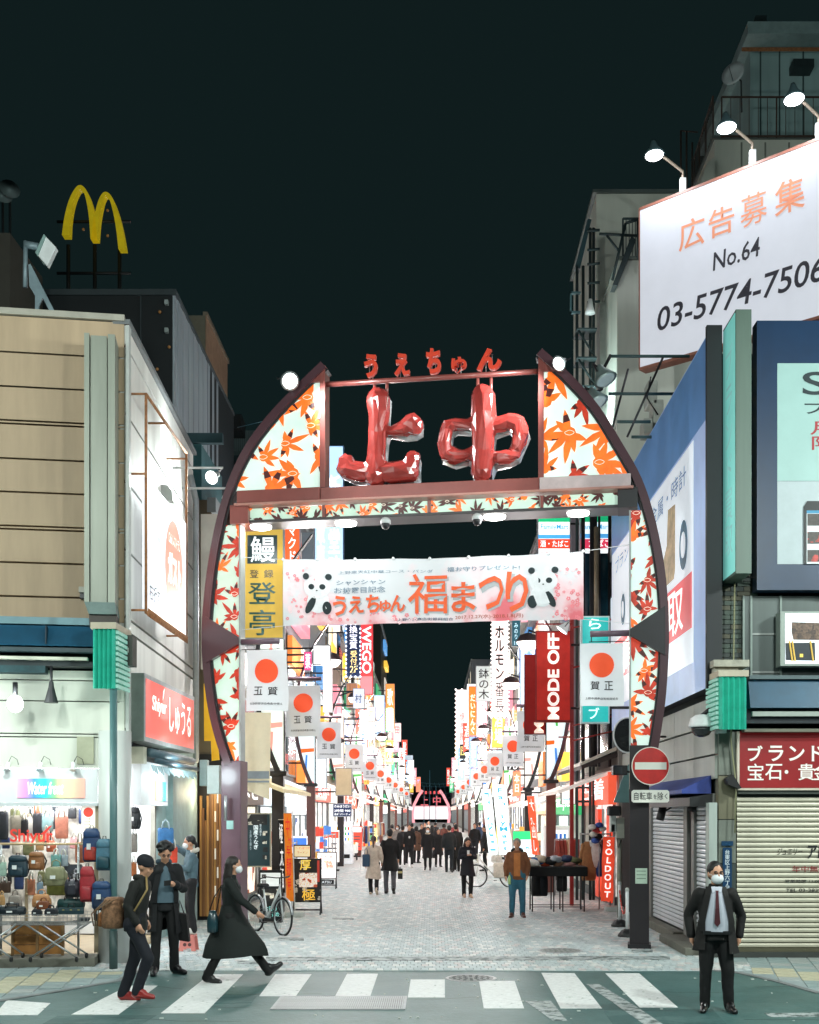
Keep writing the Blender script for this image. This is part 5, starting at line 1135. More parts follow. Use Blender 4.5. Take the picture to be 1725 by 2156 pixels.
MB().lathe(q,[(.05,0),(.22,.02),(.36,.09),(.37,.1),(.2,.04)],20,axis=ax).build('dish',mat('dish_white',lin('#a8b4b4'),rough=.4,emit=.05),sd,smooth=True); tb('mount',[q,q+Vector((.3,.3,0)),q+Vector((.32,.3,-1))],.03,drail,sd,5); tb('feed_arm',[q-Vector((0,0,.3)),q+ax*.45],.012,drail,sd,4)

for i,(p,aim,P,l) in enumerate((((10.5,30.5,14.6),(13,41,22),1500,'rooftop work light hidden behind the billboard, shining on the tower block'),((3.6,29.2,11.5),(6,32,16),260,'small work light on the fire escape landing shining on the pale building'))):  # lamps added to brighten the tower block and the pale building
    flood('floodlight',l,Vector(p),Vector(aim),0,.22,galv); t_=col.objects[-1]
    light('added_spot',Vector(p)+(Vector(aim)-Vector(p)).normalized()*.3,P,(.75,1,.97),.25,None,spot=150,aim=aim)
# ------------------------------------------------------------------ left background roofs and the rooftop emblem
dk=mat('night_wall',lin('#10181b'),rough=.7,var=.25,scale=.6,streak=1); corr=mat('corrugated_side',lin('#a8b2ba'),rough=.5,var=.3,scale=.8,streak=1)
db=thing('dark_rooftop_building','dark block behind the corner building with a ribbed pale street side','building',(-9,27,0))
bx('wall',-25,-5.86,27.02,35.3,0,14.0,dk,db)
FS=Fr((-5.84,27,0),(-.0072,1,0)); n=26
for i in range(n): bf('side_panel',FS,i*8.3/n+.02,(i+1)*8.3/n-.015,2,13.95+.0*i,-.03,.01+.012*(i%2),corr,db)
bf('roof_edge',FS,0,8.35,13.95,14.05,-.1,.05,pmat('#4a5256'),db)
for i in range(9): bx('front_seam',-25+i*2.3,-24.97+i*2.3,26.98,27.02,8,13.9,pmat('#2e383b'),db)
bx('roof_cap',-25.1,-5.8,26.95,27.0,13.9,14.03,pmat('#333d40'),db)
for (x,y) in ((352,639),(352,698)): bx('wall_fixture',gx(x,27)-.04,gx(x,27)+.04,26.9,27,gz(y,27)-.05,gz(y,27)+.05,pmat('#8f9a98'),db)
tb('curved_duct',[(-5.65,30+1.9*math.sin(a)*.9,8.9+2.0*math.cos(a)) for a in [i*math.pi/10 for i in range(11)]],.12,black,db,8)
tb('service_pipe',[(-5.6,32.2,9.0),(-5.6,33.2,8),(-5.6,33.3,4)],.05,black,db,6)
pb_=thing('beige_tower','beige stair tower rising behind the dark ribbed building','building',(-7,38,0)); bx('wall',gx(392,38),gx(433,38),38,42,0,gz(664,38),mat('beige_render',lin('#7d7a6a'),rough=.7,var=.2),pb_)
FS2=Fr((gx(433,38)+.01,38,0),(0,1,0)); bf('street_side',FS2,0,4,3,gz(664,38),-.02,.0,mat('beige_side',lin('#a88c74'),rough=.7,var=.2),pb_); bf('parapet',FS2,0,4.1,gz(664,38),gz(664,38)+.12,-.1,.05,pmat('#8a8070'),pb_)
cbk=thing('ribbed_low_building','low ribbed teal-grey building just above the gate shoulder','building',(-6,44,0)); bx('wall',gx(440,44)-3,gx(566,44),44,50,0,gz(906,44),mat('ribbed_teal',lin('#55686a'),rough=.6,var=.3,streak=1,scale=2),cbk)
for i in range(28): bx('wall_rib',gx(452+i*4,44),gx(453.5+i*4,44),43.97,44,gz(950,44),gz(908,44),pmat('#6b8082'),cbk)
bx('plant_box',gx(462,43),gx(508,43),43,44,gz(905,43),gz(872,43),pmat('#1b2225',.7),cbk); bx('eave_shadow_band',gx(440,43),gx(566,43),43.5,44,gz(962,43),gz(950,43),pmat('#20383c'),cbk)
# facade between the corner building and gate rim with a teal wall colour
tf=thing('teal_wall_facade','narrow teal-lit facade between the corner building and the gate','building',(-5,27,0)); bx('wall',-5.7,-4.75,24.6,27,0,9.8,mat('teal_facade',lin('#3f6f74'),rough=.6,var=.3,scale=1.5),tf)
bx('ledge',-5.7,-4.3,24.5,24.65,9.8,10.0,pmat('#2d4a50'),tf); bx('slanted_sign',gx(462,24.3),gx(500,24.3),24.3,24.4,gz(1290,24.3),gz(1070,24.3),pmat('#cfcabb',.5),tf)
for z in (5.2,6.4,7.6): bx('window',-5.2,-4.85,24.56,24.6,z,z+.8,pmat('#162a2e',.2),tf)
# emblem
Ye=30; FE=Fr((0,Ye,0),(1,0,0))
em=thing('rooftop_arches_sign','yellow double-arch M sign standing on a dark rooftop frame','rooftop sign',(gx(198,Ye),Ye,14))
yel=mat('arch_yellow',lin('#a89612'),rough=.4,var=.15,emit=.34,ec=lin('#d0b81a'))
cp=lambda x,y:(gx(x/2.778,Ye),gz(345+y/2.778,Ye))
def arch(pts,ws,name):
    pts=smooth_curve([(x,y,w) for (x,y),w in zip(pts,ws)],5); mb=MB(); L=[];Rr=[]
    for i,(x,y,w) in enumerate(pts):
        a=pts[max(i-1,0)]; b=pts[min(i+1,len(pts)-1)]; dx,dy=b[0]-a[0],b[1]-a[1]; l=math.hypot(dx,dy); nx,ny=-dy/l,dx/l
        if i in(0,len(pts)-1): nx,ny=(-1 if ny*0+dy>0 else 1)*1.0,0; nx=math.copysign(1,-dy)
        L.append(cp(x+nx*w/2,y+ny*w/2)); Rr.append(cp(x-nx*w/2,y-ny*w/2))
    for i in range(len(pts)-1): mb.poly(FE,[L[i],L[i+1],Rr[i+1],Rr[i]],-.25,0)
    return mb.build(name,yel,em)
arch([(383,415),(392,320),(412,225),(440,158),(468,130),(497,158),(520,225),(538,320),(549,438)],[42,34,26,19,15,19,26,34,40],'arch')
arch([(551,438),(562,330),(580,240),(598,188),(620,170),(648,200),(676,285),(698,390),(713,496)],[36,30,25,19,15,19,27,35,42],'arch')
for x in (400,555,700): tb('sign_post',[(gx(x/2.778,Ye+.4),Ye+.4,14),(gx(x/2.778,Ye+.4),Ye+.4,gz(500,Ye))],.05,pmat('#070b0d'),em,6)
for y in (560,450): tb('sign_rail',[(gx(120,Ye+.4),Ye+.4,gz(y,Ye)),(gx(275,Ye+.4),Ye+.4,gz(y,Ye))],.04,pmat('#070b0d'),em,6)
bulbm=emat('#6a4a22',.5)
for (x,y) in ((630,272),(488,383),(630,420),(935,865),(990,1070),(920,1200),(422,885),(273,883),(150,875)):
    q=Vector((gx(x/2.778,26.9),26.9,gz(345+y/2.778,26.9)))
    if y<500: q=Vector((gx(x/2.778,Ye+.3),Ye+.3,gz(345+y/2.778,Ye+.3)))
    MB().ell(q,(.035,.035,.035),8,6).build('marker_bulb',bulbm,em if y<500 else db)
# antenna panel on pole
an=thing('panel_antenna','tilted white panel antenna on a pole above the cream building','antenna',(gx(55,18.5),18.5,gz(660,18.5))); Ya=18.5
g3=mat('antenna_metal',lin('#7d9097'),rough=.5,metal=.3,var=.3)
tb('pole',[(gx(53,Ya),Ya,gz(605,Ya)),(gx(54,Ya),Ya,gz(508,Ya))],.035,g3,an); tb('arm',[(gx(54,Ya),Ya,gz(515,Ya)),(gx(80,Ya),Ya,gz(520,Ya))],.06,g3,an)
MB().poly(front(Ya),[(gx(75,Ya),gz(532,Ya)),(gx(93,Ya),gz(494,Ya)),(gx(118,Ya),gz(520,Ya)),(gx(99,Ya),gz(560,Ya))],-.12,0).build('panel',pmat('#d4d8d8',.4),an,bevel=.01)
MB().poly(front(Ya),[(gx(75,Ya),gz(532,Ya)),(gx(93,Ya),gz(494,Ya)),(gx(97,Ya),gz(498,Ya)),(gx(80,Ya),gz(540,Ya))],-.3,.02).build('panel_side',pmat('#7f9a96',.4),an)
MB().poly(front(Ya-.05),[(gx(62,Ya),gz(560,Ya)),(gx(66,Ya),gz(558,Ya)),(gx(122,Ya),gz(668,Ya)),(gx(112,Ya),gz(668,Ya)),(gx(92,Ya),gz(630,Ya)),(gx(84,Ya),gz(645,Ya)),(gx(82,Ya),gz(668,Ya)),(gx(76,Ya),gz(668,Ya)),(gx(76,Ya),gz(625,Ya)),(gx(64,Ya),gz(605,Ya))],-.04,0).build('brace_plate',g3,an)
bg_=thing('small_beige_hut','small beige rooftop hut cut by the photo edge','building',(gx(-20,24),24,9)); bx('wall',gx(-60,24),gx(21,24),24,26,9.0,gz(490,24),pmat('#3c3a33',.7),bg_)
for i,(x,y) in enumerate(((4,412),(19,402))):
    t=thing('roof_dish',('lower','upper')[i]+' small grey dish antenna on the dark roof at the photo edge','satellite dish',(gx(x,28),28,gz(y,28))); MB().lathe((gx(x,28),28,gz(y,28)),[(.02,0),(.15,.02),(.24,.08)],14,axis=(.5,-.8,.2)).build('dish',pmat('#5a6a6a'),t,smooth=True); tb('mast',[(gx(x,28),28.05,gz(y,28)),(gx(x,28),28.1,14)],.03,dk,t,5)
# ------------------------------------------------------------------ the shopping street
rs_=random.Random(11)
GOODS=[goods_mat('goods_a',['#f4f2ec','#d86a50','#e8c860','#f8f8f4','#5a88c8','#e89a80','#fdfdfa','#7ab88a'],sc=(1,2.2,2.6),emit=.95,seed=1),
 goods_mat('goods_b',['#fbfbf8','#e8e4dc','#c85a4a','#f0d8b0','#ffffff','#3a5a8a','#f2b8a0'],sc=(1,1.6,3.2),emit=1.0,seed=3),
 goods_mat('goods_c',['#ffffff','#d8ecf8','#8ac0e8','#f8fcff','#4a7cc8','#e0f0e8','#f8d8d0'],sc=(1,2.0,1.8),emit=1.0,seed=5),
 goods_mat('goods_d',['#fff4e0','#f0a860','#d85838','#f8e0b8','#ffffff','#8a4a34','#f8c890'],sc=(1,2.6,2.2),emit=1.1,seed=8)]
winlit=[emat('#f4f0e0',.9),emat('#dfeef8',.8),emat('#ffe2b0',.9)]; windark=mat('dark_glass',(.015,.03,.04),rough=.12,var=.1)
fr_m=pmat('#8a9294',.5)
def block(side,y0,y1,H,wc,label,sc='#e6e8e8',goods=0,depth=6,lit=.4,floors=None,signc='#d8483a',signt='',xo=0,emit=0,win=True,shop_h=2.7):
    hs_=random.Random(int(y0*10)+side); shop_h=hs_.choice([2.45,2.6,2.75,2.95,3.1]) if y0>31 else 2.7; aw_=hs_.uniform(.55,1.45)
    X=(-4.5 if side<0 else 4.3)+xo*side; F=Fr((X,y0,0),(0,1,0)) if side<0 else Fr((X,y1,0),(0,-1,0)); L=y1-y0
    t=thing('shop_building',label,'building',(X+side*depth/2,(y0+y1)/2,0))
    wm=mat('wall_'+wc,tuple(x*.5 for x in lin(wc)),rough=.6,var=.18,scale=.9,streak=1)
    xa,xb=sorted((X+side*.02,X+side*depth)); bx('wall',xa,xb,y0+.01,y1-.01,0,H,wm,t)
    bf('parapet',F,.0,L,H-.25,H+.05,-.1,.08,fr_m,t); 
    bf('shop_window',F,.25,L-.25,.25,shop_h-.35,.0,.03,GOODS[goods],t); bf('plinth',F,.1,L-.1,0,.24,.0,.08,pmat('#6a6e70'),t)
    nm=max(1,int(L/hs_.choice([1.6,2.2,3.0])))
    for i in range(nm+1): bf('shop_post',F,.2+(L-.4)*i/nm-.03,.2+(L-.4)*i/nm+.03,.0,shop_h-.3,.03,.09,fr_m,t)
    if y0<125:
        zz=shop_h+.75
        while zz<H-1.2:
            u=hs_.uniform(.1,L*.4); w_=hs_.uniform(1.0,L*.55); h_=hs_.uniform(.5,1.5); cc_=hs_.choice(['#f4f4f0','#e8543c','#f2c44a','#5a9ad8','#f8f0e4','#3a9a6a','#e88a9a','#1f3a64','#f08a40','#ffffff'])
            ws=bf('wall_sign',F,u,min(u+w_,L-.1),zz,zz+h_,.06,.12+hs_.uniform(0,.25),emat(cc_,hs_.choice([.45,.7,.95])),t)
            if y0<80: text(hs_.choice(['居酒屋','カラオケ','大売出し','時計 修理','ネイル','マッサージ','個室','寿司','TAX FREE','本日特価']),F,u+.1,min(u+w_,L-.1)-.1,zz+h_*.2,zz+h_*.8,emat('#ffffff' if cc_ not in('#f4f4f0','#f8f0e4','#ffffff','#f2c44a') else '#c83a30',1.0),ws,n=.40,keep=True)
            zz+=h_+hs_.uniform(.3,1.1)
    bf('fascia',F,.05,L-.05,shop_h-.3,shop_h+.45,.03,.22,emat(signc,.85),t)
    if signt and y0<110: text(signt,F,L*.12,L*.88,shop_h-.18,shop_h+.33,emat('#ffffff',1.3),t,n=.23,bold=.02)
    # awning
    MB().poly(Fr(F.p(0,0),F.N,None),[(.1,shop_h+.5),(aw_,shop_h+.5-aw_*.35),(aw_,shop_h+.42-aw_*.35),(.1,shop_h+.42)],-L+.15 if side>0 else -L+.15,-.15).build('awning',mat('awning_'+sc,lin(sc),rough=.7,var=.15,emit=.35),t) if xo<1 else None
    if win:
        z=shop_h+.9; fh=(H-z)/max(1,round((H-z)/2.7)); 
        nw=max(1,int(L/2.1)); k=0
        while z+1.3<H:
            for i in range(nw):
                u0=.35+(L-.7)*i/nw+.1; u1=.35+(L-.7)*(i+1)/nw-.1
                w=bf('window',F,u0,u1,z,z+1.35,.0,.05,fr_m,t)
                on=rs_.random()<lit
                for j in range(2):
                    a=u0+.06+(u1-u0-.12)*j/2; b_=a+(u1-u0-.12)/2-.04; bf('pane',F,a,b_,z+.06,z+1.29,.05,.055,rs_.choice(winlit) if on else windark,w)
            bf('floor_band',F,.0,L,z-.42,z-.3,.0,.06,wm,t)
            z+=fh
    return t
Lb=[(24.4,30.4,8.6,'#8a7a5e','wood fronted eel restaurant block behind the left gate post','#d8c8a0',3,'#3a2c20','うなぎ'),
 (30.5,36.4,10.2,'#c4c8c8','white three-storey shop block with pale blue stripes by the first lamp post','#eef2f4',2,'#dfeaf4','くすり'),
 (36.5,43.8,12.6,'#b8c4cc','pale blue-grey block behind the white wall signs','#f0e8e0',1,'#f4f6f8','DRUG'),
 (44,50.6,13.2,'#a8b4bc','grey block carrying the bulb-edged sign','#f8f8f8',2,'#e05a48','居酒屋'),
 (50.8,58.5,12.2,'#9a8468','brown vertical-slatted block beneath the pink sign','#f0d8c8',0,'#f0f0ea','カフェ'),
 (58.8,68,13.8,'#d0ccc4','cream block behind the tall red vertical sign','#ffffff',1,'#e8684a','ラーメン'),
 (68.3,78,12.0,'#b4c0bc','sage grey block beyond the red vertical sign','#f4e0d0',3,'#f8f4ec','薬局'),
 (78.4,90,14.0,'#c8b8b0','pinkish block halfway down the street','#e8f0f4',2,'#e84a3c','くつ'),
 (90.5,105,13.0,'#c0c8cc','pale block beyond the halfway lamp','#f8e8e0',0,'#f2c860','100円'),
 (105.5,119,19.0,'#2c3a30','tall dark slab block closing the left skyline','#ffffff',1,'#ffffff',''),
 (119.5,140,12.5,'#d0c8c0','cream block past the tall dark slab','#f8f0e8',3,'#e86a50',''),
 (140.5,165,13.5,'#c4ccd0','grey block far down the left row','#ffffff',2,'#f0f0f0',''),
 (165.5,200,11.5,'#ccc4bc','pale far block with red fascia on the left row','#f0e0d8',0,'#e05040',''),
 (200.5,262,12.0,'#b8c0c4','last left block beside the far arch','#ffffff',1,'#f4f4f4','')]
Rb=[(27.6,33.4,8.4,'#c8bcb4','shop block with clothing store and projecting poster box beyond the corner building','#f4e4dc',0,'#e8583c','古着'),
 (33.5,40.4,11.4,'#b4bcc0','convenience store block with green striped fascia','#f0f8f4',2,'#2fae6a','FamilyMart'),
 (40.6,47,12.2,'#c0b8b0','beige block behind the second right lamp post','#f8f0e8',3,'#e8c8a0','とんかつ'),
 (47.2,55,13.4,'#a8b0b8','grey block carrying the hormone grill sign','#ffe8e0',0,'#f0f0f0','ホルモン'),
 (55.2,64,11.6,'#c8ccc8','white block past the grill sign','#f4f4f4',1,'#e85a48','靴'),
 (64.3,76,12.8,'#b0a89c','tan block behind the grey calligraphy sign','#ffffff',2,'#f8f8f8','寿司'),
 (76.3,90,13.2,'#c4c0c4','lavender grey block behind the orange vertical sign','#f8e0c8',3,'#f09048','カラオケ'),
 (90.4,108,12.0,'#c8d0cc','pale green block far down the right row','#ffffff',1,'#5ab87a',''),
 (108.4,130,13.8,'#bcb4ac','warm grey block before the bulb-edged tower sign','#f4e4d8',0,'#f0f0ea',''),
 (130.5,160,19.0,'#c4ccd4','tall pale tower block at the right skyline','#ffffff',2,'#e86048',''),
 (160.5,200,12.4,'#ccc8c0','cream far block on the right row','#f8f0e8',3,'#ffffff',''),
 (200.5,262,12.8,'#b8c0c4','last right block beside the far arch','#ffffff',1,'#f0d0c0','')]
for b_ in Lb: block(-1,b_[0],b_[1],b_[2],b_[3],b_[4],b_[5],b_[6],signc=b_[7],signt=b_[8],win=b_[0]!=105.5)
for b_ in Rb: block(1,b_[0],b_[1],b_[2],b_[3],b_[4],b_[5],b_[6],signc=b_[7],signt=b_[8])
# ---- lamp standards with bow-shaped panels
bellm=emat((1,.97,.92),4.5); shade_m=mat('lamp_shade_brown',lin('#4a3a3c'),rough=.4)
PRN=[emat('#e8f2ea',.8),emat('#dff0f4',.85),emat('#f4ece4',.85)]
def sun_flag(F,u0,u1,vt,mirror,label,parent_loc,h=1.13,seed=0):
    t=thing('new_year_flag',label,'flag',F.p((u0+u1)/2,vt-h)); rg=random.Random(seed)
    nx,nz=12,14; mb=MB(); vs=[]
    ph=rg.uniform(0,6)
    Dp=lambda u,v:.055*math.sin(u*(4+seed%3)+ph)*(1-v*.7)+.03*math.sin(v*6+ph*2+u*3)
    for j in range(nz+1):
        for i in range(nx+1):
            a,b_=i/nx,j/nz; vs.append(F.p(u0+(u1-u0)*a+.02*math.sin(b_*4+ph)*(1-b_),vt-h*(1-b_),Dp(a,b_)))
    m=nx+1; k=len(vs); vs2=[v-F.N*.004 for v in vs]
    fs=[[j*m+i,j*m+i+1,(j+1)*m+i+1,(j+1)*m+i] for j in range(nz) for i in range(nx)]
    mb.add(vs,fs); mb.add(vs2,[f[::-1] for f in fs])
    mb.build('cloth',mat('flag_cloth',lin('#d0d3d6'),rough=.8,var=.06,scale=2,emit=.36),t,smooth=True)  # cloth and sun disc glow a little, standing in for street light on them
    w=u1-u0; cu=(u0+u1)/2; r=w*.285; cv=vt-h*.345; K=26; pts=[]
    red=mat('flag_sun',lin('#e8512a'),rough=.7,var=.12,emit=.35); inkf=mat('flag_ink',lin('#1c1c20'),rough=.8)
    def drape(o):
        for v in o.data.vertices:
            q=v.co+parent_off(t)-F.O; u=q.dot(F.U); z=q.dot(F.V); a=(u-u0)/w; b_=(z-(vt-h))/h; v.co+=F.N*Dp(a,b_)
    mb=MB(); vs=[F.p(cu,cv,.016)]; fs=[]
    for rr in (.34,.67,1):
        vs+=[F.p(cu+r*rr*math.cos(2*math.pi*i/K),cv+r*rr*math.sin(2*math.pi*i/K),.016) for i in range(K)]
    fs=[[0,1+i,1+(i+1)%K] for i in range(K)]
    for q in range(2): fs+=[[1+q*K+i,1+(q+1)*K+i,1+(q+1)*K+(i+1)%K,1+q*K+(i+1)%K] for i in range(K)]
    o=mb.add(vs,fs).build('sun_disc',red,t); drape(o)
    tx=[('賀',u0+w*.24,u0+w*.45),('正',u0+w*.56,u0+w*.76)]
    if mirror: tx=[('正',u0+w*.22,u0+w*.42),('賀',u0+w*.54,u0+w*.76)]
    for ch,a,b_ in tx: o=text(ch,F,a,b_,vt-h*.74,vt-h*.60,inkf,t,n=.02,mirror=mirror,name='lettering'); drape(o)
    o=text('上野中通商店街振興組合',F,u0+w*.12,u0+w*.88,vt-h*.90,vt-h*.862,inkf,t,n=.02,mirror=mirror); drape(o)
    return t
def standard(side,Y,label,px_=.25,flag=None,arm=True,X=None,small=False,i=0):
    X=X if X is not None else -3.62*1 if side<0 else 3.35
    t=thing('street_lamp_post',label,'street lamp',(X,Y,0)); s=-side   # inward direction
    pm_=mat('post_reddish',lin('#6f453f'),rough=.4,var=.12) if i%2 else mat('post_dark',lin('#221c20'))
    bx('column',X-.13,X+.13,Y-.13,Y+.13,0,3.02,pm_,t,bevel=.01); bx('cap',X-.2,X+.2,Y-.18,Y+.18,3.02,3.12,dark,t)
    pts=smooth_curve([(X,3.1),(X-s*.30,3.9),(X-s*.48,4.9),(X-s*.45,5.8),(X-s*.22,6.7),(X+s*.15,7.5),(X+s*.75,8.35)],4)
    mb=MB()
    n=len(pts)
    for k in range(n-1):
        (x0,z0),(x1,z1)=pts[k],pts[k+1]; w0=.10*(1-k/n)+.03; w1=.10*(1-(k+1)/n)+.03
        mb.poly(Fr((0,Y,0),(1,0,0)),[(x0-w0/2,z0),(x0+w0/2,z0),(x1+w1/2,z1),(x1-w1/2,z1)],-.09,.09)
    mb.build('bow',brown if i%2 else dark,t)
    # glazed panel between bow and the inner stile
    inner=[(x+s*.05,z) for x,z in pts if z<6.4]; xi=X+s*.12
    F=Fr((0,Y,0),(1,0,0)); pan=[(xi,3.12)]+inner[1:]+[(xi,inner[-1][1])]
    pn=MB().poly(F,pan,-.04,.04).build('glazed_panel',PRN[i%3],t)
    if not small:
        rg=random.Random(int(Y*10)+i); pr=[emat('#e8968c',.8),emat('#3f7fd0',.8),leafo,emat('#4aa84a',.8)]
        for k in range(5):
            z=3.5+k*.55; mm=pr[(i+k)%4 if i==1 else (0 if i==2 else i%4)]
            c=clip_poly([(X-.4,z),(X+.1,z+.05),(X+.1,z+.16),(X-.4,z+.13)] if k%2 else [(X-s*.2,z),(X-s*.13,z),(X-s*.1,z+.5),(X-s*.16,z+.5)],pan)
            if len(c)>2: MB().poly(F,c,.041,.046).build('panel_print',mm,pn)
    bx('inner_stile',min(xi,xi+s*.03),max(xi,xi+s*.03),Y-.05,Y+.05,3.1,6.5,dark,t)
    MB().poly(F,[(X-s*.47,4.75),(X+s*.16,5.13),(X+s*.16,5.2),(X-s*.47,5.6)],-.06,.06).build('bracket_wedge',dark,t)
    # lamp
    lx=X+s*.62; lz=7.05
    tb('lamp_arm',[(X-s*.1,Y,7.0),(lx,Y,7.25),(lx,Y,lz+.1)],.03,dark,t,6)
    MB().lathe((lx,Y,lz-.12),[(.34,0),(.33,.03),(.22,.19),(.08,.24)],16).build('lamp_shade',shade_m,t,smooth=True)
    MB().lathe((lx,Y,lz-.13),[(.31,0),(.29,-.06),(.2,-.17),(.12,-.19)],16).build('lamp_bell',bellm,t,smooth=True)
    if Y<200: light('lamp_glow',(lx,Y-.0,lz-.5),(560 if Y<60 else 1300),(1,.96,.94),.3,t)
    if arm:
        tb('flag_arm',[(X+s*.12,Y,5.17),(X+s*.95,Y,5.17)],.045,mat('arm_plum',lin('#6b5662')),t,8); tb('flag_rod',[(X+s*.12,Y,5.05),(X+s*.98,Y,5.05)],.008,dark,t,4)
    return t
LY=[26.4,37,49,61.5,74,88,104,124,150,185]; RY=[33,43.5,56,67,79,94,112,135,165]
nth=['nearest','second','third','fourth','fifth','sixth','seventh','eighth','ninth','farthest']
for i,Y in enumerate(LY):
    X=-3.40 if i==0 else -3.75; standard(-1,Y,nth[i]+' brown bow-shaped lamp post along the left row of the street',X=X,small=i>4,i=i)
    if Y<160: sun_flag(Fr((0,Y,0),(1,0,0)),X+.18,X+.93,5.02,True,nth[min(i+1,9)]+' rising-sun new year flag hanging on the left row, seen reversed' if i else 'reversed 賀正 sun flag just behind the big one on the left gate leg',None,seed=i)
for i,Y in enumerate(RY):
    X=3.28 if i==0 else 3.5; standard(1,Y,nth[i]+' brown bow-shaped lamp post along the right row of the street',X=X,small=i>4,i=i+1)
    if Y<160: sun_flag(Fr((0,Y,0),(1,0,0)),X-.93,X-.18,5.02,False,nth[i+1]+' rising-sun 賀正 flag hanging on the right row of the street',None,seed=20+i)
# gate flags
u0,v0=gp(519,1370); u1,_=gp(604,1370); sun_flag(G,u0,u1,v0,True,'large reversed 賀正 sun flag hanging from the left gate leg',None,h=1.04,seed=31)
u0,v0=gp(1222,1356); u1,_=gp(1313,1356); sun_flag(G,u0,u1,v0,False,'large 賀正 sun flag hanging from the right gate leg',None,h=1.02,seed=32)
# ---- projecting signs (front faces)
def sgn(name,label,x0,x1,y0,y1,Y,fc,e,texts=(),side=-1,cat='sign',th=.22,edge='#8a8f94',bulbs=None,extra=None,bracket=True):
    a,b_,c,d=gx(x0,Y),gx(x1,Y),gz(y1,Y),gz(y0,Y); F=front(Y)
    t=thing(name,label,cat,((a+b_)/2,Y,c)); ms=pmat(edge,.5)
    bf('housing',F,a,b_,c,d,-th,-.004,ms,t); fw=min(.03,(b_-a)*.05)
    bf('face',F,a+fw,b_-fw,c+fw,d-fw,-.004,.004,fc if not isinstance(fc,str) else emat(fc,e),t)
    for tx in texts:
        body,(xa,xb,ya,yb),tc,te=tx[:4]; kw=tx[4] if len(tx)>4 else {}
        text(body,F,gx(xa,Y),gx(xb,Y),gz(yb,Y),gz(ya,Y),emat(tc,te),t,n=.012,**kw)
    if bracket:
        wx=-4.5 if side<0 else 4.3; ex=a if side<0 else b_
        if (side<0 and ex>wx) or (side>0 and ex<wx):
            for z in (c+(d-c)*.15,c+(d-c)*.85): tb('wall_bracket',[(ex,Y+.1,z),(wx,Y+.1,z)],.03,dark,t,5)
    if bulbs:
        col_,st,nb=bulbs; mb=MB(); per=[]
        for i in range(nb): per+= [(a,c+(d-c)*i/nb),(b_,c+(d-c)*i/nb)]
        k=max(2,int((b_-a)/((d-c)/nb)))
        for i in range(k): per+= [(a+(b_-a)*i/k,c),(a+(b_-a)*i/k,d)]
        r=(d-c)/nb*.22
        for (u,z) in per: mb.ell(F.p(u,z,.05),(r,r,r),6,4)
        tag(mb.build('edge_bulbs',emat(col_,st),t),kind='stuff')
    return t,F
W1='#ffffff'
# left row
_b,F7=sgn('eel_restaurant_banner','yellow hanging banner reading 鰻 登録 登亭 inside the left gate leg',508,599,1110,1346,21.6,mat('banner_yellow',lin('#c9a548'),rough=.8,var=.12,scale=2,emit=.40),.8,[('登',(526,545,1200,1217),'#5a5040',.2),('録',(556,576,1200,1217),'#5a5040',.2),('登',(523,581,1226,1272),'#1e4a44',.25),('亭',(525,580,1284,1338),'#1e4a44',.25)],cat='banner',th=.03,bracket=False)
for ch,(xa,xb,ya,yb) in (('鰻',(528,580,1130,1184)),):
    bf('black_square',F7,gx(521,21.6),gx(584,21.6),gz(1187,21.6),gz(1127,21.6),.004,.008,emat('#0f2c30',.3),_b); text(ch,F7,gx(xa,21.6),gx(xb,21.6),gz(yb,21.6),gz(ya,21.6),emat('#e8eef0',.8),_b,n=.014)
sgn('orange_vertical_sign','orange vertical sign with white マクド lettering behind the yellow banner',599,632,1085,1186,27,'#ee5a22',.9,[('マ\nク\nド',(607,624,1108,1183),W1,1.3),('バ',(603,627,1087,1104),W1,1.3)],edge='#b8b8c0')
sgn('grey_roof_panel','plain grey panel between the orange and the pale blue signs',635,661,1120,1215,33,mat('grey_roof',lin('#7c868e'),rough=.6,var=.15,emit=.15),.2,cat='roof panel',bracket=False)
sgn('pale_blue_lit_sign','tall overexposed pale blue lit sign with white lettering left of the black sky',662,724,938,1315,38,'#b8dcf8',1.15,[('質\n買\n取\n専\n門\n店',(668,684,1000,1290),W1,1.6),('新\n宝\n堂\n時\n計',(692,716,1000,1280),W1,1.6)],edge='#5a7ca8')
sgn('pink_small_sign','small magenta and white sign under the first hanging street lamp',640,657,1372,1412,36,'#e04a8a',.9,[('薬',(643,654,1376,1408),W1,1.2)])
sgn('white_wall_sign','overexposed white sign board with faint print beside the pink sign',659,696,1358,1400,36.2,'#f8f6f6',1.25,[('メガネ 時計',(664,692,1374,1382),'#c8c8d8',.9)])
sgn('white_lower_sign','long white lit sign with red edge under the first left bell lamp',680,700,1402,1500,40,'#f8ecea',1.2,[('質\nお\n酒\n肉',(684,696,1410,1490),'#f0b0a8',1.0)])
sgn('led_sign','dark sign edged with white bulbs reading 換宝 受付2F',729,759,1315,1425,50,emat('#13264a',.5),1,[('換\n宝\n質',(736,753,1318,1366),'#f4f4ff',1.4),('受\n付',(738,752,1370,1400),'#ffe49a',1.3),('2F',(737,753,1402,1416),'#ffe49a',1.3)],bulbs=('#dfe8ff',3.0,12))
t,_f=sgn('red_vertical_sign','tall red vertical sign with sideways white WEGO lettering',759,786,1240,1463,60,'#e8434a',.95,[('WEGO',(763,782,1318,1418),W1,1.3,{'rot':-90,'bold':.02})],edge='#b8303c'); bf('pink_foot',_f,gx(760,60),gx(784,60),gz(1461,60),gz(1424,60),.004,.01,emat('#f48a92',1.0),t)
sgn('brown_slat_sign','brown slatted panel sign below the bulb-edged sign',729,752,1438,1490,52,goods_mat('brown_slats',['#8a5a3a','#c8906a','#6a4028','#e8b890'],sc=(9,1,.4),emit=.7),1)
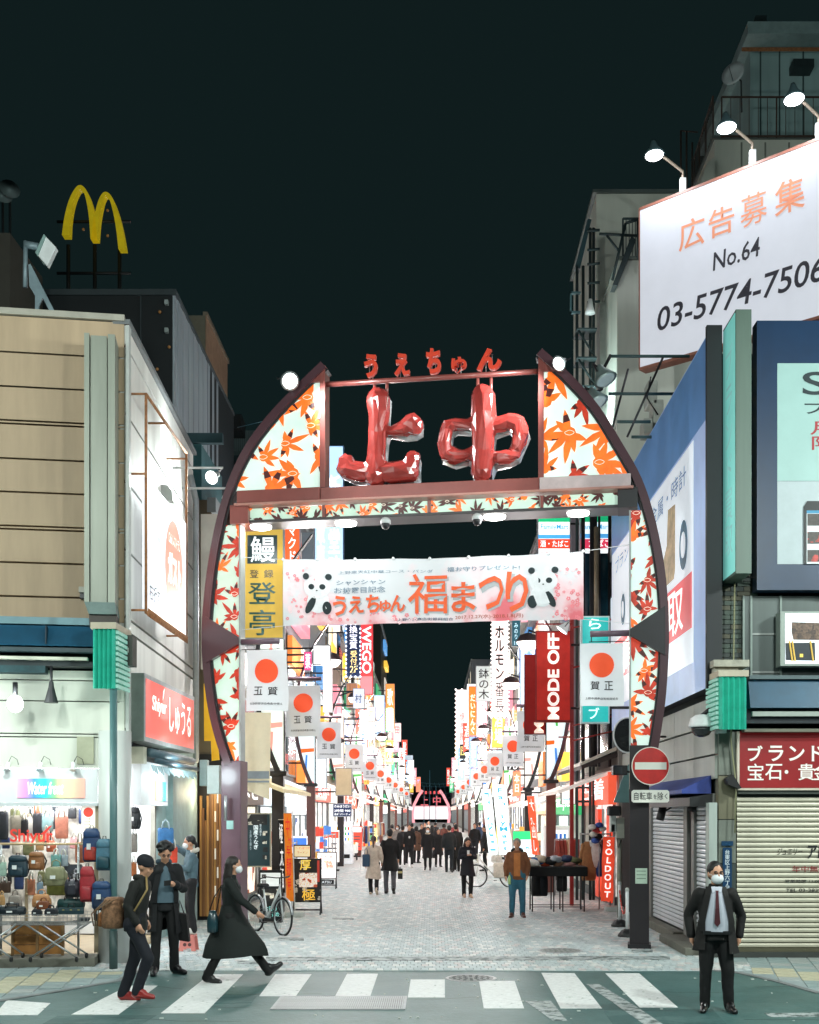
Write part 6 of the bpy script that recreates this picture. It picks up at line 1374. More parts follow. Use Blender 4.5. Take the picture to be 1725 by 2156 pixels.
sgn('white_calligraphy_sign','white sign with a blue brush character 村 beside the third lamp arm',743,768,1449,1492,47.5,'#c8d0e0',.9,[('村',(748,762,1462,1480),'#24406a',.3)])
sgn('blue_stroke_sign','tall pale sign with blue brush strokes 工芸町 under the third lamp',758,772,1495,1605,50.2,'#dce4ee',1.0,[('工\n芸\n町',(761,769,1500,1590),'#2c4a7a',.3)])
sgn('white_box_sign','blank white box sign hanging right of the blue stroke sign',773,790,1520,1558,58,'#f8f8fa',1.25)
sgn('pale_pink_sign','pale pink sign board with a red spiral above the white box sign',772,791,1488,1519,57.6,'#f8dcd4',1.15,[('の',(776,787,1496,1510),'#f0a898',1.0)])
sgn('beige_blind_box','plain beige box sign standing out over the left awnings',706,742,1617,1676,41,mat('beige_box',lin('#b8a888'),rough=.6,var=.1,emit=.35),.4,cat='sign box')
sgn('white_blue_window_sign','white sign with pale blue print over the left drug store',661,688,1597,1660,38.5,'#e8f4fc',1.2,[('薬',(665,684,1603,1622),'#a8d0ec',1.0),('DRUG',(664,685,1640,1648),'#a8d0ec',1.0)])
sgn('gold_notice_sign','small yellow and gold notice sign over the left row',766,778,1640,1652,62,'#f0b050',1.0,[('大盛',(767,777,1642,1650),'#a84a20',.7)])
sgn('orange_arp_sign','orange and red sign stack reading ARP past the third lamp',796,812,1489,1560,86,'#f8a068',1.1,[('A\nR\nP',(799,809,1495,1540),'#e86a48',1.0)])
sgn('green_edge_sign','pale sign outlined in green neon at the left skyline',813,829,1491,1540,92,'#e8f8ec',1.1,[('文',(816,826,1500,1515),'#e89868',1.0)],edge='#20d080',bulbs=('#30e090',2.2,14))
sgn('pink_lattice_sign','small pink lattice sign below the green neon sign',828,845,1522,1562,110,'#f4c8c4',1.0,[('田',(832,841,1530,1545),'#c84a50',.8)])
sgn('yellow_red_stack_sign','peach vertical sign stack with red characters deep in the left row',798,813,1562,1640,98,'#fbd0a8',1.15,[('焼\n肉\n丼',(801,810,1570,1630),'#e87048',.9)])
sgn('green_neon_column','slim green neon column sign deep in the left row',826,831,1588,1632,120,'#60e8a0',1.3)
sgn('white_tower_sign','white tower sign with lantern top deep in the left row',860,872,1600,1650,150,'#f4f8ff',1.3,[('湯\n屋',(862,870,1606,1636),'#8ab0d8',1.0)])
sgn('red_blue_character_sign','red and blue glowing sign figure at the far left row',876,886,1636,1668,170,'#f07858',1.2,[('ゲ',(878,884,1640,1650),'#4aa0e8',1.3)])
sgn('pale_flat_sign','pale grey rooftop sign against the sky deep in the left row',849,870,1590,1600,145,'#b8c8d8',.7)
# right row
t,_f=sgn('convenience_store_sign','FamilyMart sign with green and blue bands above 酒・たばこ',1132,1202,1078,1230,30,'#f8fafa',1.2,[('FamilyMart',(1139,1197,1104,1118),'#3aa0c8',.9),('酒・たばこ',(1138,1197,1138,1152),W1,1.5,{'bold':.03}),('8日 午前 セール',(1138,1180,1160,1167),'#c86a6a',.8)],side=1)
for (a,b_,c) in ((1078,1099,'#18b878'),(1126,1134,'#4aa8e8')): bf('colour_band',_f,gx(1134,30),gx(1200,30),gz(b_,30),gz(a,30),.004,.008,emat(c,1.0),t)
bf('red_band',_f,gx(1134,30),gx(1200,30),gz(1155,30),gz(1135,30),.004,.008,emat('#e8452c',1.0),t)
t,_f=sgn('reflected_store_sign','second FamilyMart sign half hidden behind dark pipes beside the gate leg',1222,1288,1080,1176,29,'#eef6fa',1.0,[('FamilyMart',(1225,1284,1104,1118),'#3aa0c8',.8),('たばこ',(1240,1285,1136,1152),W1,1.2)],side=1)  # a reflection in dark glass, modelled as a solid second sign
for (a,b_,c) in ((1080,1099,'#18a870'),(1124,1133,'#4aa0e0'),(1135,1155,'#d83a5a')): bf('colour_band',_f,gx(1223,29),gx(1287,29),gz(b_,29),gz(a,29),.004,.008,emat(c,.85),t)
pp=thing('pipe_cluster','cluster of dark vertical pipes and glass in front of the second FamilyMart sign','pipes',(3.6,28.5,2.5))
for x,r in ((1228,.05),(1248,.07),(1255,.035),(1262,.03),(1284,.04)): tb('pipe',[(gx(x,28.4),28.4,3.3),(gx(x,28.4),28.4,gz(1078,28.4))],r,dark,pp,8)
tb('bronze_pipe',[(gx(1256,28.3),28.3,gz(1330,28.3)),(gx(1256,28.3),28.3,gz(1110,28.3))],.06,pmat('#8a7a64',.4),pp,8)
bx('smoked_glass',gx(1232,28.6),gx(1286,28.6),28.6,28.65,gz(1420,28.6),gz(1165,28.6),mat('smoked_teal_glass',(.015,.05,.07),rough=.1,var=.3),pp)
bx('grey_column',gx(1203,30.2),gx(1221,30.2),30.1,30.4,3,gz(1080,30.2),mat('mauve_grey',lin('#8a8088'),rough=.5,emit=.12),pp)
t,_f=sgn('teal_sign','teal sign with white characters behind the large right flag',1224,1284,1297,1523,24,mat('teal_lit',lin('#1fa8a4'),rough=.4,var=.1,emit=.75),.9,[('ら',(1240,1266,1303,1325),'#d8f4f0',1.0),('ブ',(1240,1262,1490,1514),'#d8f4f0',1.0)],side=1,edge='#cfe8e8')
mo=mat('banner_red',lin('#b8281e'),rough=.8,var=.2,scale=3,emit=.30)
sgn('mode_off_banner','red cloth banner with upright sideways white MODE OFF lettering',1128,1203,1328,1519,28,mo,.8,[('MODE OFF',(1153,1178,1333,1515),'#f0e8e0',.85,{'rot':90,'bold':.035})],side=1,cat='banner',th=.02,edge='#8a1c18')
sgn('half_hidden_red_banner','darker red banner showing a single white M behind the MODE OFF banner',1104,1150,1378,1547,28.6,mat('banner_dark_red',lin('#8f1a18'),rough=.8,var=.2,emit=.28),.8,[('M',(1125,1145,1521,1544),'#f0d8c8',.85,{'rot':90,'bold':.035})],side=1,cat='banner',th=.02,edge='#6a1210',bracket=False)
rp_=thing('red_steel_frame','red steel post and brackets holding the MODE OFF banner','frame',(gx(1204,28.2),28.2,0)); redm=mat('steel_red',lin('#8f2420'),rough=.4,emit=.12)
bx('post',gx(1200,28.2),gx(1208,28.2),28.15,28.25,0,gz(1305,28.2),redm,rp_)
for y in (1314,1398,1520,1552): tb('bracket',[(gx(1128 if y!=1552 else 1176,28.1),28.1,gz(y,28.1)),(gx(1206,28.1),28.1,gz(y,28.1))],.02,redm,rp_,5); tb('brace',[(gx(1206,28.1),28.1,gz(y+8,28.1)),(4.3,28.3,gz(y-14,28.1))],.02,redm,rp_,5)
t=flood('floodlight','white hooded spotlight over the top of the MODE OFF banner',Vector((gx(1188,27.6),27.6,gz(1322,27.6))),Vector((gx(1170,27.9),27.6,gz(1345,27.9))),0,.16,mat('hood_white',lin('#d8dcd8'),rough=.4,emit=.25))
sgn('grill_vertical_sign','tall pinkish white bulb-edged sign with black brush ホルモン番長',1035,1071,1245,1511,48,'#fbe6e2',1.15,[('ホ\nル\nモ\nン',(1042,1062,1318,1430),'#2a2426',.25,{'bold':.03}),('番\n長',(1042,1062,1436,1502),'#2a2426',.25)],side=1,bulbs=('#fff4f0',2.6,30))
sgn('dark_teal_sign','small dark teal sign reading みのり 1F beside the grill sign',1078,1096,1290,1361,47,'#174a58',.8,[('み\nの\nり',(1083,1091,1312,1346),'#b8dce8',1.0),('1F',(1083,1091,1350,1358),'#b8dce8',1.0)],side=1)
sgn('blue_lit_column','blue-edged white lit column sign left of the red banners',1095,1128,1362,1487,40,'#dbeeff',1.2,[('酒\n場',(1104,1120,1368,1376+40),'#4a88e8',1.0)],side=1,edge='#2f68d8')
sgn('grey_brush_sign','grey white sign with black brush 鉢の木 beneath a thin mast',1002,1036,1402,1477,75,'#b8c0c0',.75,[('鉢\nの\n木',(1008,1030,1408,1472),'#1c1c20',.2)],side=1)
sgn('orange_neon_sign','orange vertical sign with white lettering だいにんぐ at the right skyline',987,1005,1445,1549,85,'#f07022',1.05,[('だ\nい\nに\nん\nぐ',(991,1001,1462,1545),'#fff0d8',1.3)],side=1)
sgn('lavender_blue_sign','lavender blue vertical sign with white lettering beneath the orange one',988,1006,1551,1656,85.5,'#7a9ae8',1.05,[('個\n室\nカ\nフ\nェ',(992,1002,1560,1650),'#fdfdff',1.3)],side=1)
sgn('bulb_edged_tower_sign','white tower sign outlined with red tubes and bulbs at the right skyline',960,986,1452,1660,140,'#f8fcfa',1.2,[('焼\n肉\n館',(968,978,1500,1560),'#d85048',1.0),('蛇\nの\n目',(968,978,1580,1625),'#24364a',.6)],side=1,edge='#e04838',bulbs=('#fff4f2',3,22),th=1.0)
sgn('green_band_small_sign','small green and white store sign over the right clothing shop',1182,1212,1652,1694,31,'#e6f6ee',1.15,[('FamilyMart',(1185,1209,1680,1687),'#3a9ad0',.9)],side=1)
sgn('orange_print_sign','orange and white vertical sign behind the store flags',1080,1097,1624,1677,43,'#f88a60',1.05,[('本\n日',(1083,1094,1630,1668),'#fff2e8',1.3)],side=1)
sgn('black_n_sign','black sign with a white brush ん stroke below the right flags',1068,1094,1602,1622,46,'#16181c',.4,[('ん',(1072,1090,1604,1620),'#e8ecf0',1.1)],side=1)
sgn('white_lantern_sign','white lit sign with small dark text far down the right row',1035,1046,1668,1700,70,'#f8f4ea',1.2,[('酒',(1037,1044,1674,1684),'#4a4038',.4)],side=1)
sgn('black_gold_sign','black sign with gold and white letters on the far tower',968,981,1567,1598,130,'#16222e',.6,[('匠',(970,979,1572,1590),'#f0d880',1.2)],side=1)
# far clutter, one thing each: small lit signs deeper in the street
cols=[('red','#e8503c'),('white','#fbfbfb'),('yellow','#f4cc50'),('pale blue','#a8d0f4'),('green','#5cc88a'),('pink','#f4a8b4'),('orange','#f4904a')]
rows=['low','upper']; k=0
for side in (-1,1):
    for j,Y in enumerate((66,82,96,108,118,132,145,158,172,190,210,232)):
        cn,cc=cols[(j*3+(2 if side>0 else 0))%7]; z=5.8+(j*37%5)*.8; h=2.2+(j*13%3)*.7; w=.75
        X=(-4.45+.05 if side<0 else 4.25-w-.05)+(-side)*(.15+(j%3)*.25)
        x0,x1=X*F_/Y+VX,(X+w)*F_/Y+VX
        sgn('hanging_shop_sign','%s vertical shop sign %s down the %s row'%(cn,['a quarter of the way','a third of the way','just short of midway','midway','just past midway','two thirds','well past two thirds','three quarters','four fifths','near the end','close to the far arch','right before the far arch'][j],'left' if side<0 else 'right'),x0,x1,VY-(z+h-EH)*F_/Y,VY-(z-EH)*F_/Y,Y,cc,1.1,[(('酒\n場','寿\n司','歌\n屋','靴\n店')[j%4],(x0+(x1-x0)*.2,x0+(x1-x0)*.8,VY-(z+h*.9-EH)*F_/Y,VY-(z+h*.1-EH)*F_/Y),'#ffffff' if cn!='white' else '#d84a3a',1.2)],side=side)
# ---- festival banner across the gate
YB0,YB1=21.3,20.2
PA=Vector((gx(597,YB0),YB0,0)); PB=Vector((gx(1229,YB1),YB1,0)); BN=Fr(PA,PB-PA); Lb_=(PB-PA).length
vt0=gz(1178,YB0); vt1=gz(1162,YB1); vb0=gz(1318,YB0); vb1=gz(1304,YB1)
bn=thing('festival_banner','long white and pink festival banner reading うえちゅん福まつり with two pandas','banner',BN.p(Lb_/2,vb0))
cl=lambda a:(vb0+(vb1-vb0)*a,vt0+(vt1-vt0)*a-.045*math.sin(math.pi*a))
rip=lambda a,b_:.035*math.sin(a*19+b_*1.3)*(.4+.6*abs(math.sin(a*7)))+.018*math.sin(a*41+b_*4)
def bp_(a,b_,n=0): lo,hi=cl(a); return BN.p(a*Lb_,lo+(hi-lo)*b_,n+rip(a,b_))
nx,nz=90,12; vs=[bp_(i/nx,j/nz) for j in range(nz+1) for i in range(nx+1)]; m=nx+1
fs=[[j*m+i,j*m+i+1,(j+1)*m+i+1,(j+1)*m+i] for j in range(nz) for i in range(nx)]
def banner_mat():
    m=bpy.data.materials.new('banner_print'); m.use_nodes=True; nt=m.node_tree; n=nt.nodes; l=nt.links; b=n['Principled BSDF']
    tc=n.new('ShaderNodeTexCoord'); ns=n.new('ShaderNodeTexNoise'); ns.inputs['Scale'].default_value=1.1; ns.inputs['Detail'].default_value=7; l.new(tc.outputs['Object'],ns.inputs[0])
    sx=n.new('ShaderNodeSeparateXYZ'); l.new(tc.outputs['Generated'],sx.inputs[0])
    mm=n.new('ShaderNodeMath'); mm.operation='MULTIPLY_ADD'; l.new(sx.outputs[2],mm.inputs[0]); mm.inputs[1].default_value=-.16; l.new(ns.outputs[0],mm.inputs[2])
    cr=n.new('ShaderNodeValToRGB'); l.new(mm.outputs[0],cr.inputs[0]); e=cr.color_ramp.elements
    e[0].position=.40; e[0].color=C4('#c6c9cc'); e[1].position=.66; e[1].color=C4('#cf6a72'); q=e.new(.53); q.color=C4('#dcc0c4')
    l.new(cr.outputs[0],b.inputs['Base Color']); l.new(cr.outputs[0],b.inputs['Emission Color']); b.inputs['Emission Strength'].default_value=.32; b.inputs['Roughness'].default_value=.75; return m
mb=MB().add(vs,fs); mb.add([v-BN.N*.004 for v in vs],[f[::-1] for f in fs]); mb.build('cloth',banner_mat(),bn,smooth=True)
def bpx(x,y):
    a=(x-597)/632.0; yt=1178-16*a; yb=1318-14*a; return a,(yb-y)/(yb-yt)
def btext(body,x0,x1,y0,y1,mt,n=.012,**k):
    o=text(body,BN,0,1,0,1,mt,bn,n=0,**k)
    a0,b0=bpx(x0,y1); a1,b1=bpx(x1,y0); off=parent_off(bn)
    for v in o.data.vertices:
        q=v.co+off-BN.O; u=q.dot(BN.U); w=q.dot(BN.V); v.co=bp_(a0+(a1-a0)*u,b0+(b1-b0)*w,n)-off
    return o
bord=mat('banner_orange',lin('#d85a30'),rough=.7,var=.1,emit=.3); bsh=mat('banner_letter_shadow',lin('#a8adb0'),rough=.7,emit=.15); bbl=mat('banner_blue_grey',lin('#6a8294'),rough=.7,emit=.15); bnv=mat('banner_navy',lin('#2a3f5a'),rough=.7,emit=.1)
for ch,(x0,x1,y0,y1) in (('う',(706,734,1252,1297)),('え',(739,772,1252,1290)),('ち',(778,808,1250,1290)),('ゆ',(808,832,1262,1288)),('ん',(830,862,1250,1288))):
    btext(ch,x0+2.5,x1+2.5,y0+3,y1+3,bsh,.008,bold=.05); btext(ch,x0,x1,y0,y1,bord,.014,bold=.03)
for ch,(x0,x1,y0,y1) in (('福',(868,950,1203,1292)),('ま',(958,1010,1222,1288)),('つ',(1016,1068,1210,1284)),('り',(1072,1118,1200,1290))):
    btext(ch,x0+3,x1+3,y0+4,y1+4,bsh,.008,bold=.05); btext(ch,x0,x1,y0,y1,bord,.014,bold=.02 if ch!='つ' else .01)
btext('上野東天紅中華コース・パンダ',716,920,1194,1206,bbl,bold=.0); btext('福お守りプレゼント!',950,1100,1186,1200,bbl)
btext('シャンシャン',712,820,1217,1230,bbl); btext('お披露目記念',708,820,1232,1248,bbl)
btext('上野中通商店街振興組合',845,962,1299,1308,bnv); btext('2017.12.27(水)-2018.1.8(月)',966,1108,1291,1305,mat('banner_brown',lin('#a8543c'),rough=.7,emit=.2))
def bell_(x,y,rx,ry,mt,n,name,k=18,ang=0):
    pts=[]
    for i in range(k):
        t=2*math.pi*i/k; c,s=rx*math.cos(t),ry*math.sin(t); pts.append(bp_(*bpx(x+c*math.cos(ang)-s*math.sin(ang),y+c*math.sin(ang)+s*math.cos(ang)),n))
    return MB().add(pts,[list(range(k))[::-1]]).build(name,mt,bn)
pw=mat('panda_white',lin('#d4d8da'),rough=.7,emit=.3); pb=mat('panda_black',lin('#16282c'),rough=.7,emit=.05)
for (cx,cy_,s) in ((672,1236,1),(1148,1222,-1)):
    bell_(cx+2*s,cy_+30,24,25,pw,.016,'panda_body'); bell_(cx+22*s,cy_+44,10,14,pb,.018,'panda_leg'); bell_(cx-14*s,cy_+38,8,20,pb,.019,'panda_arm',ang=.5*s)
    bell_(cx,cy_,29,24,pw,.021,'panda_head'); 
    for d in (-1,1): bell_(cx+d*24,cy_-23,7,7,pb,.020,'panda_ear'); bell_(cx+d*12,cy_-1,6.5,6,pb,.023,'panda_eye_patch')
    bell_(cx,cy_+7,2,1.3,pb,.024,'panda_nose')
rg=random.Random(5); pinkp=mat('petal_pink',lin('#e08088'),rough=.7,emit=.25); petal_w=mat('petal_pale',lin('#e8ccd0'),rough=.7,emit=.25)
mbp={0:MB(),1:MB()}
for i in range(130):
    x=rg.choice([rg.uniform(605,670),rg.uniform(1160,1222),rg.uniform(620,900)]); y=rg.uniform(1195,1305) if not(670<x<1150) else rg.uniform(1290,1312); r=rg.uniform(2,4.5); a0=rg.uniform(0,6); w=rg.random()<.4
    for k in range(5):
        a=a0+k*1.256; c=(x+r*.7*math.cos(a),y+r*.7*math.sin(a)); pts=[bp_(*bpx(c[0]+r*.45*math.cos(t),c[1]+r*.45*math.sin(t)),.009+i*.00003) for t in (5,4,3,2,1,0)]; mbp[1 if w else 0].add(pts,[list(range(6))])
for i,mt_ in ((0,pinkp),(1,petal_w)): tag(mbp[i].build('blossom_print',mt_,bn),kind='stuff')
for a in (.0,.12,.25,.38,.5,.63,.76,.89,1.0):
    p=bp_(a,1,.01); MB().ell(p,(.03,.03,.03),8,5).build('eyelet',white,bn)
for a,b_ in ((0,1),(0,0),(1,1),(1,0)):
    p=bp_(a,b_); q=G.p(*(gp(508,1172) if a==0 and b_ else gp(508,1325) if a==0 else gp(1328,1145) if b_ else gp(1328,1312)),-.05); tb('guy_rope',[p,q],.006,white,bn,4)
# far arch closing the street
fa=thing('far_gate','small distant twin of the gate closing the end of the street','gate',(0,268,0)); Ya=268; s_=Ya/F_  # distance haze is put into the arch's pale, glowing colours
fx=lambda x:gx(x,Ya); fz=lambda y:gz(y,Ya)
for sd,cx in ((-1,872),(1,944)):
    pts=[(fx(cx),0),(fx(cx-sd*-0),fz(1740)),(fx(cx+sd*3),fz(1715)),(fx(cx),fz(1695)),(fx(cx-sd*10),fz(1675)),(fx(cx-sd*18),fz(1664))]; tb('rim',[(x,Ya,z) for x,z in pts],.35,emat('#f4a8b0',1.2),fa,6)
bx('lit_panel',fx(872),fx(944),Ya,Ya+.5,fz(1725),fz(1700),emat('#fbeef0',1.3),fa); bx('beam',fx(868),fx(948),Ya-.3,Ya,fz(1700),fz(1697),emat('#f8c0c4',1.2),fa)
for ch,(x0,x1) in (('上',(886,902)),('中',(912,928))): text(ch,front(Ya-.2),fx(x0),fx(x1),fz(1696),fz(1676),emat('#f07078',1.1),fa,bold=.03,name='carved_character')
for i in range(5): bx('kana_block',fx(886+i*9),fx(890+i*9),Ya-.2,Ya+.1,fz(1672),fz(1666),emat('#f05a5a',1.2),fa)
tag(bx('distant_wall',fx(840),fx(980),300,301,0,9,mat('far_dark',lin('#1c2426'))),'dark distant block beyond the far arch','building'); bpy.data.objects['distant_wall'].name='distant_block'
ow=thing('overhead_wires','thin overhead wires and poles against the sky above the far arch','wires',(0,255,12)); wm_=mat('wire_teal',lin('#3f6a78'),rough=.5,emit=.25)
for x in (905,918,893): tb('pole',[(gx(x,255),255,0),(gx(x,255),255,gz(1622 if x==905 else 1655,255))],.09,wm_,ow,5)
for (y,sag) in ((1648,3),(1655,2),(1666,6),(1678,4)):
    pts=[(gx(888+i*9,255),255,gz(y+sag*math.sin(math.pi*i/8),255)) for i in range(9)]; tb('wire',pts,.035,wm_,ow,4)
for i in range(8): tb('cross_wire',[(gx(888+i*9,255),255,gz(1648,255)),(gx(896+i*9,255),255,gz(1678,255))],.03,wm_,ow,4)
wg=thing('guy_wire','thin wire from the gate rim over the left roofs','wire',(-3,24,8)); tb('wire',[(gx(500,40),40,gz(900,40)),(gx(617,20.4),20.4,gz(872,20.4)),G.p(*gp(682,866),-.1)],.008,wm_,wg,4)
# ------------------------------------------------------------------ people
SKIN=mat('skin',lin('#c89478'),rough=.5,var=.08,scale=20); HAIR=mat('hair_black',(.012,.011,.012),rough=.45,var=.3,scale=30)
def cap(mb,a,b,r0,r1,n=10,sq=None):
    a,b=Vector(a),Vector(b); mb.tube([a,a.lerp(b,.33),a.lerp(b,.67),b],[r0,r0*.7+r1*.3,r0*.35+r1*.65,r1],n,sq=sq); mb.ell(a,(r0*.99,)*3,10,6); mb.ell(b,(r1*.99,)*3,10,6)
def chain(mb,pts,rs,n=10):
    for i in range(len(pts)-1): cap(mb,pts[i],pts[i+1],rs[i],rs[i+1],n)
def rem(mb,name,mt,parent,vox,it=3,push=None,fold=0,seed=0):
    me=bpy.data.meshes.new(name); me.from_pydata(mb.v,[],mb.f); o=bpy.data.objects.new('remesh_tmp',me); _ts.collection.objects.link(o)
    m=o.modifiers.new('r','REMESH'); m.mode='VOXEL'; m.voxel_size=vox; s=o.modifiers.new('s','SMOOTH'); s.iterations=it; s.factor=.5
    _tvl.update(); dg=_tvl.depsgraph; dg.update(); out=bpy.data.meshes.new_from_object(o.evaluated_get(dg)); bpy.data.objects.remove(o); bpy.data.meshes.remove(me)
    if fold:
        for v in out.vertices:
            c=v.co; n_=noise.noise(Vector((c.x*9+seed,c.y*9,c.z*5)))*fold+noise.noise(Vector((c.x*20,c.y*20+seed,c.z*12)))*fold*.45; v.co=c+v.normal*n_
    out.materials.clear()
    for x in (mt if isinstance(mt,(list,tuple)) else [mt]): out.materials.append(x)
    out.polygons.foreach_set('use_smooth',[True]*len(out.polygons)); out.name=name
    o=bpy.data.objects.new(name,out); o.parent=parent; col.objects.link(o); return o
def cm(c,rough=.8,var=.22):
    v=lin(c); k=.42 if max(v)<.06 else 1
    return mat('cloth_'+c,tuple(x*k for x in v),rough=rough,var=var,scale=12,bump=.15)
def person(label,x,y,rz,h=1.7,pose=None,top='#20242a',legs='#14171c',shoe='#101012',coat=None,hair='#0c0b0c',hairstyle='short',near=1,fat=1.0,shirt=None,z0=0,group=None,lean=0,extras=None,skirtflare=.0):
    t=thing('person',label,'person',(x,y,z0),rz,group,scale=h/1.7)
    V=Vector; J=dict(pel=V((0,0,.93)),ch=V((0,-lean*.5,1.26)),nk=V((0,-lean,1.43)),hd=V((0,-lean-.02,1.585)),
      sL=V((.165,-lean*.85,1.362)),eL=V((.225,.02,1.11)),wL=V((.215,-.04,.87)),sR=V((-.165,-lean*.85,1.362)),eR=V((-.225,.02,1.11)),wR=V((-.215,-.04,.87)),
      hL=V((.09,0,.9)),kL=V((.1,-.02,.5)),aL=V((.1,.03,.085)),hR=V((-.09,0,.9)),kR=V((-.1,-.02,.5)),aR=V((-.1,.03,.085)),tL=V((.12,-.14,.035)),tR=V((-.12,-.14,.035)),nod=0,turn=0)
    if pose:
        for k,v in pose.items(): J[k]=V(v) if isinstance(v,(tuple,list)) else v
    vx=.012 if near==2 else (.02 if near==1 else .028)
    # skin body, one surface
    mb=MB(); hd=J['hd']; f=MB()
    cap(mb,J['pel'],J['ch'],.095,.095); cap(mb,J['ch'],J['nk']-V((0,0,.05)),.09,.06); cap(mb,J['nk']-V((0,0,.03)),hd-V((0,0,.03)),.052,.05)
    for s in 'LR':
        cap(mb,J['s'+s],J['e'+s],.045,.038); cap(mb,J['e'+s],J['w'+s],.036,.026); cap(mb,J['ch'],J['s'+s],.06,.05)
        cap(mb,J['h'+s],J['k'+s],.075,.05); cap(mb,J['k'+s],J['a'+s],.048,.032); cap(mb,J['a'+s],J['t'+s].lerp(J['a'+s],.3)-V((0,0,.01)),.028,.018)
        w=J['w'+s]; d=(w-J['e'+s]).normalized(); sd=1 if s=='L' else -1
        if J.get('hd'+s): d=V(J['hd'+s]).normalized()
        up=V((0,-1,0)) if abs(d.y)<.8 else V((0,0,1)); ac=(up-d*up.dot(d)).normalized(); nrm=d.cross(ac)
        mb.ell(w+d*.045,(.030,.034,.042),10,7); cap(mb,w,w+d*.06,.024,.03)
        if near==2:
            for i,(o_,L) in enumerate(((-.027,.058),(-.009,.068),(.009,.063),(.026,.05))):
                b0=w+d*.075+ac*o_; b1=b0+d*L*.5+nrm*sd*.006; b2=b1+d*L*.4+nrm*sd*.02; chain(mb,[b0,b1,b2],[.0095,.009,.0075],6)
            chain(mb,[w+d*.03-ac*.028,w+d*.055-ac*.05,w+d*.085-ac*.056],[.011,.01,.008],6)
        else: cap(mb,w+d*.05,w+d*.13,.026,.018); cap(mb,w+d*.03-ac*.02,w+d*.08-ac*.045,.012,.009)
    # head
    q=Matrix.Rotation(J['turn'],3,'Z')@Matrix.Rotation(J['nod'],3,'X')@Matrix.Scale(J.get('hs',1),3); hp=lambda a,b,c: hd+q@V((a,b,c))
    def hel(m_,c,r,n=12,k=8):
        k0=len(m_.v); m_.ell((0,0,0),r,n,k); 
        for i in range(k0,len(m_.v)): m_.v[i]=hp(*(V(c)+m_.v[i]))
    hel(mb,(0,.005,.02),(.076,.094,.100)); hel(mb,(0,-.028,-.045),(.056,.062,.068)); hel(mb,(0,-.062,-.085),(.026,.022,.022))
    hel(mb,(0,-.096,-.018),(.013,.018,.026),8,6)
    for s in (-1,1): hel(mb,(s*.077,.008,-.012),(.012,.02,.032),8,6); hel(mb,(s*.03,-.078,.022),(.022,.012,.010),8,5); hel(mb,(s*.035,-.07,-.03),(.02,.02,.02),8,5)
    hel(mb,(0,-.084,-.058),(.022,.012,.008),8,5)
    rem(mb,'body',SKIN,t,vx,2)
    if near>=1:
        for s in (-1,1):
            m_=MB(); hel(m_,(s*.03,-.086,.008),(.012,.006,.005),8,5); m_.build('eye',pmat('#0c0a0a',.3),t,local=True)
            m_=MB(); hel(m_,(s*.031,-.088,.028),(.018,.006,.004),8,4); m_.build('eyebrow',HAIR,t,local=True)
    # hair
    hm=mat('hair_'+hair,lin(hair),rough=.5,var=.35,scale=30,bump=.3); m_=MB()
    if hairstyle!='hat':
        hel(m_,(0,.022,.04),(.087,.098,.094)); 
        if hairstyle in('long','long_side'):
            for i in range(9):
                a=math.pi*(i/8); c0=hp(.075*math.cos(a),.03+.065*math.sin(a),.03); c1=hp(.085*math.cos(a),.045+.075*math.sin(a),-.13); c2=V((c1.x*1.0,c1.y+.02,c1.z-.14)); chain(m_,[c0,c1,c2],[.03,.032,.018],8)
        elif hairstyle=='pony':
            chain(m_,[hp(0,.09,.02),hp(0,.13,-.04),hp(0,.12,-.16),hp(0,.1,-.24)],[.03,.03,.026,.012],8)
        elif hairstyle=='curly':
            rg=random.Random(2)
            for i in range(70):
                a=rg.uniform(0,6.28); e=rg.uniform(.0,1.4); r=.098; c=(r*math.cos(a)*math.cos(e)*1.02,.02+r*math.sin(a)*math.cos(e)*1.05,.045+r*math.sin(e)*1.05)
                if c[1]<-.05 and c[2]<.07: continue
                hel(m_,c,(.027,.027,.024),7,5)
        elif hairstyle=='bob':
            for i in range(9):
                a=math.pi*(i/8); chain(m_,[hp(.078*math.cos(a),.03+.06*math.sin(a),.03),hp(.082*math.cos(a),.03+.07*math.sin(a),-.09)],[.032,.026],8)
        else: hel(m_,(0,.04,-.01),(.078,.075,.07))
        # cut away the face
        o=rem(m_,'hair',hm,t,max(vx*.8,.010),1,fold=.004)
        qi=q.inverted_safe()
        for v in o.data.vertices:
            c=qi@(v.co-hd)
            if c.y<-.062 and c.z<.075: v.co+=q@V((0,min(.06,(-.062-c.y)*1.6),.006))
    # legs
    m_=MB()
    for s in 'LR':
        cap(m_,J['h'+s],J['k'+s],.098*fat,.070*fat**.5); cap(m_,J['k'+s],J['a'+s]+V((0,.0,-.015)),.070*fat**.5,.062)
    cap(m_,J['hL'],J['hR'],.11*fat,.11*fat); cap(m_,J['pel'],J['pel']+V((0,0,.1)),.13*fat,.13*fat)
    rem(m_,'trousers',cm(legs),t,vx*1.2,3,fold=.010,seed=x)
    for s in 'LR':
        m_=MB(); a,tt=J['a'+s],J['t'+s]; cap(m_,a+V((0,0,.05)),a-V((0,0,.04)),.046,.050); cap(m_,a+V((0,0,.01)),a.lerp(tt,.55)+V((0,0,.012)),.046,.042); dd=(tt-a); dd=V((dd.x,dd.y,dd.z+.0)); cap(m_,a-V((0,0,.035))-dd*.15,tt+V((0,0,.0))+dd.normalized()*.04,.048,.040)
        fl_=min(a.z-.085,tt.z-.035)
        so=rem(m_,'shoe',mat('shoe_'+shoe,lin(shoe),rough=.35,var=.1,coat=.2),t,.014 if near else .02,2)
        for v in so.data.vertices: v.co.z=max(v.co.z,fl_+.004)
    # torso garment with sleeves
    m_=MB(); tc=coat or top; pel,ch,nk=J['pel'],J['ch'],J['nk']
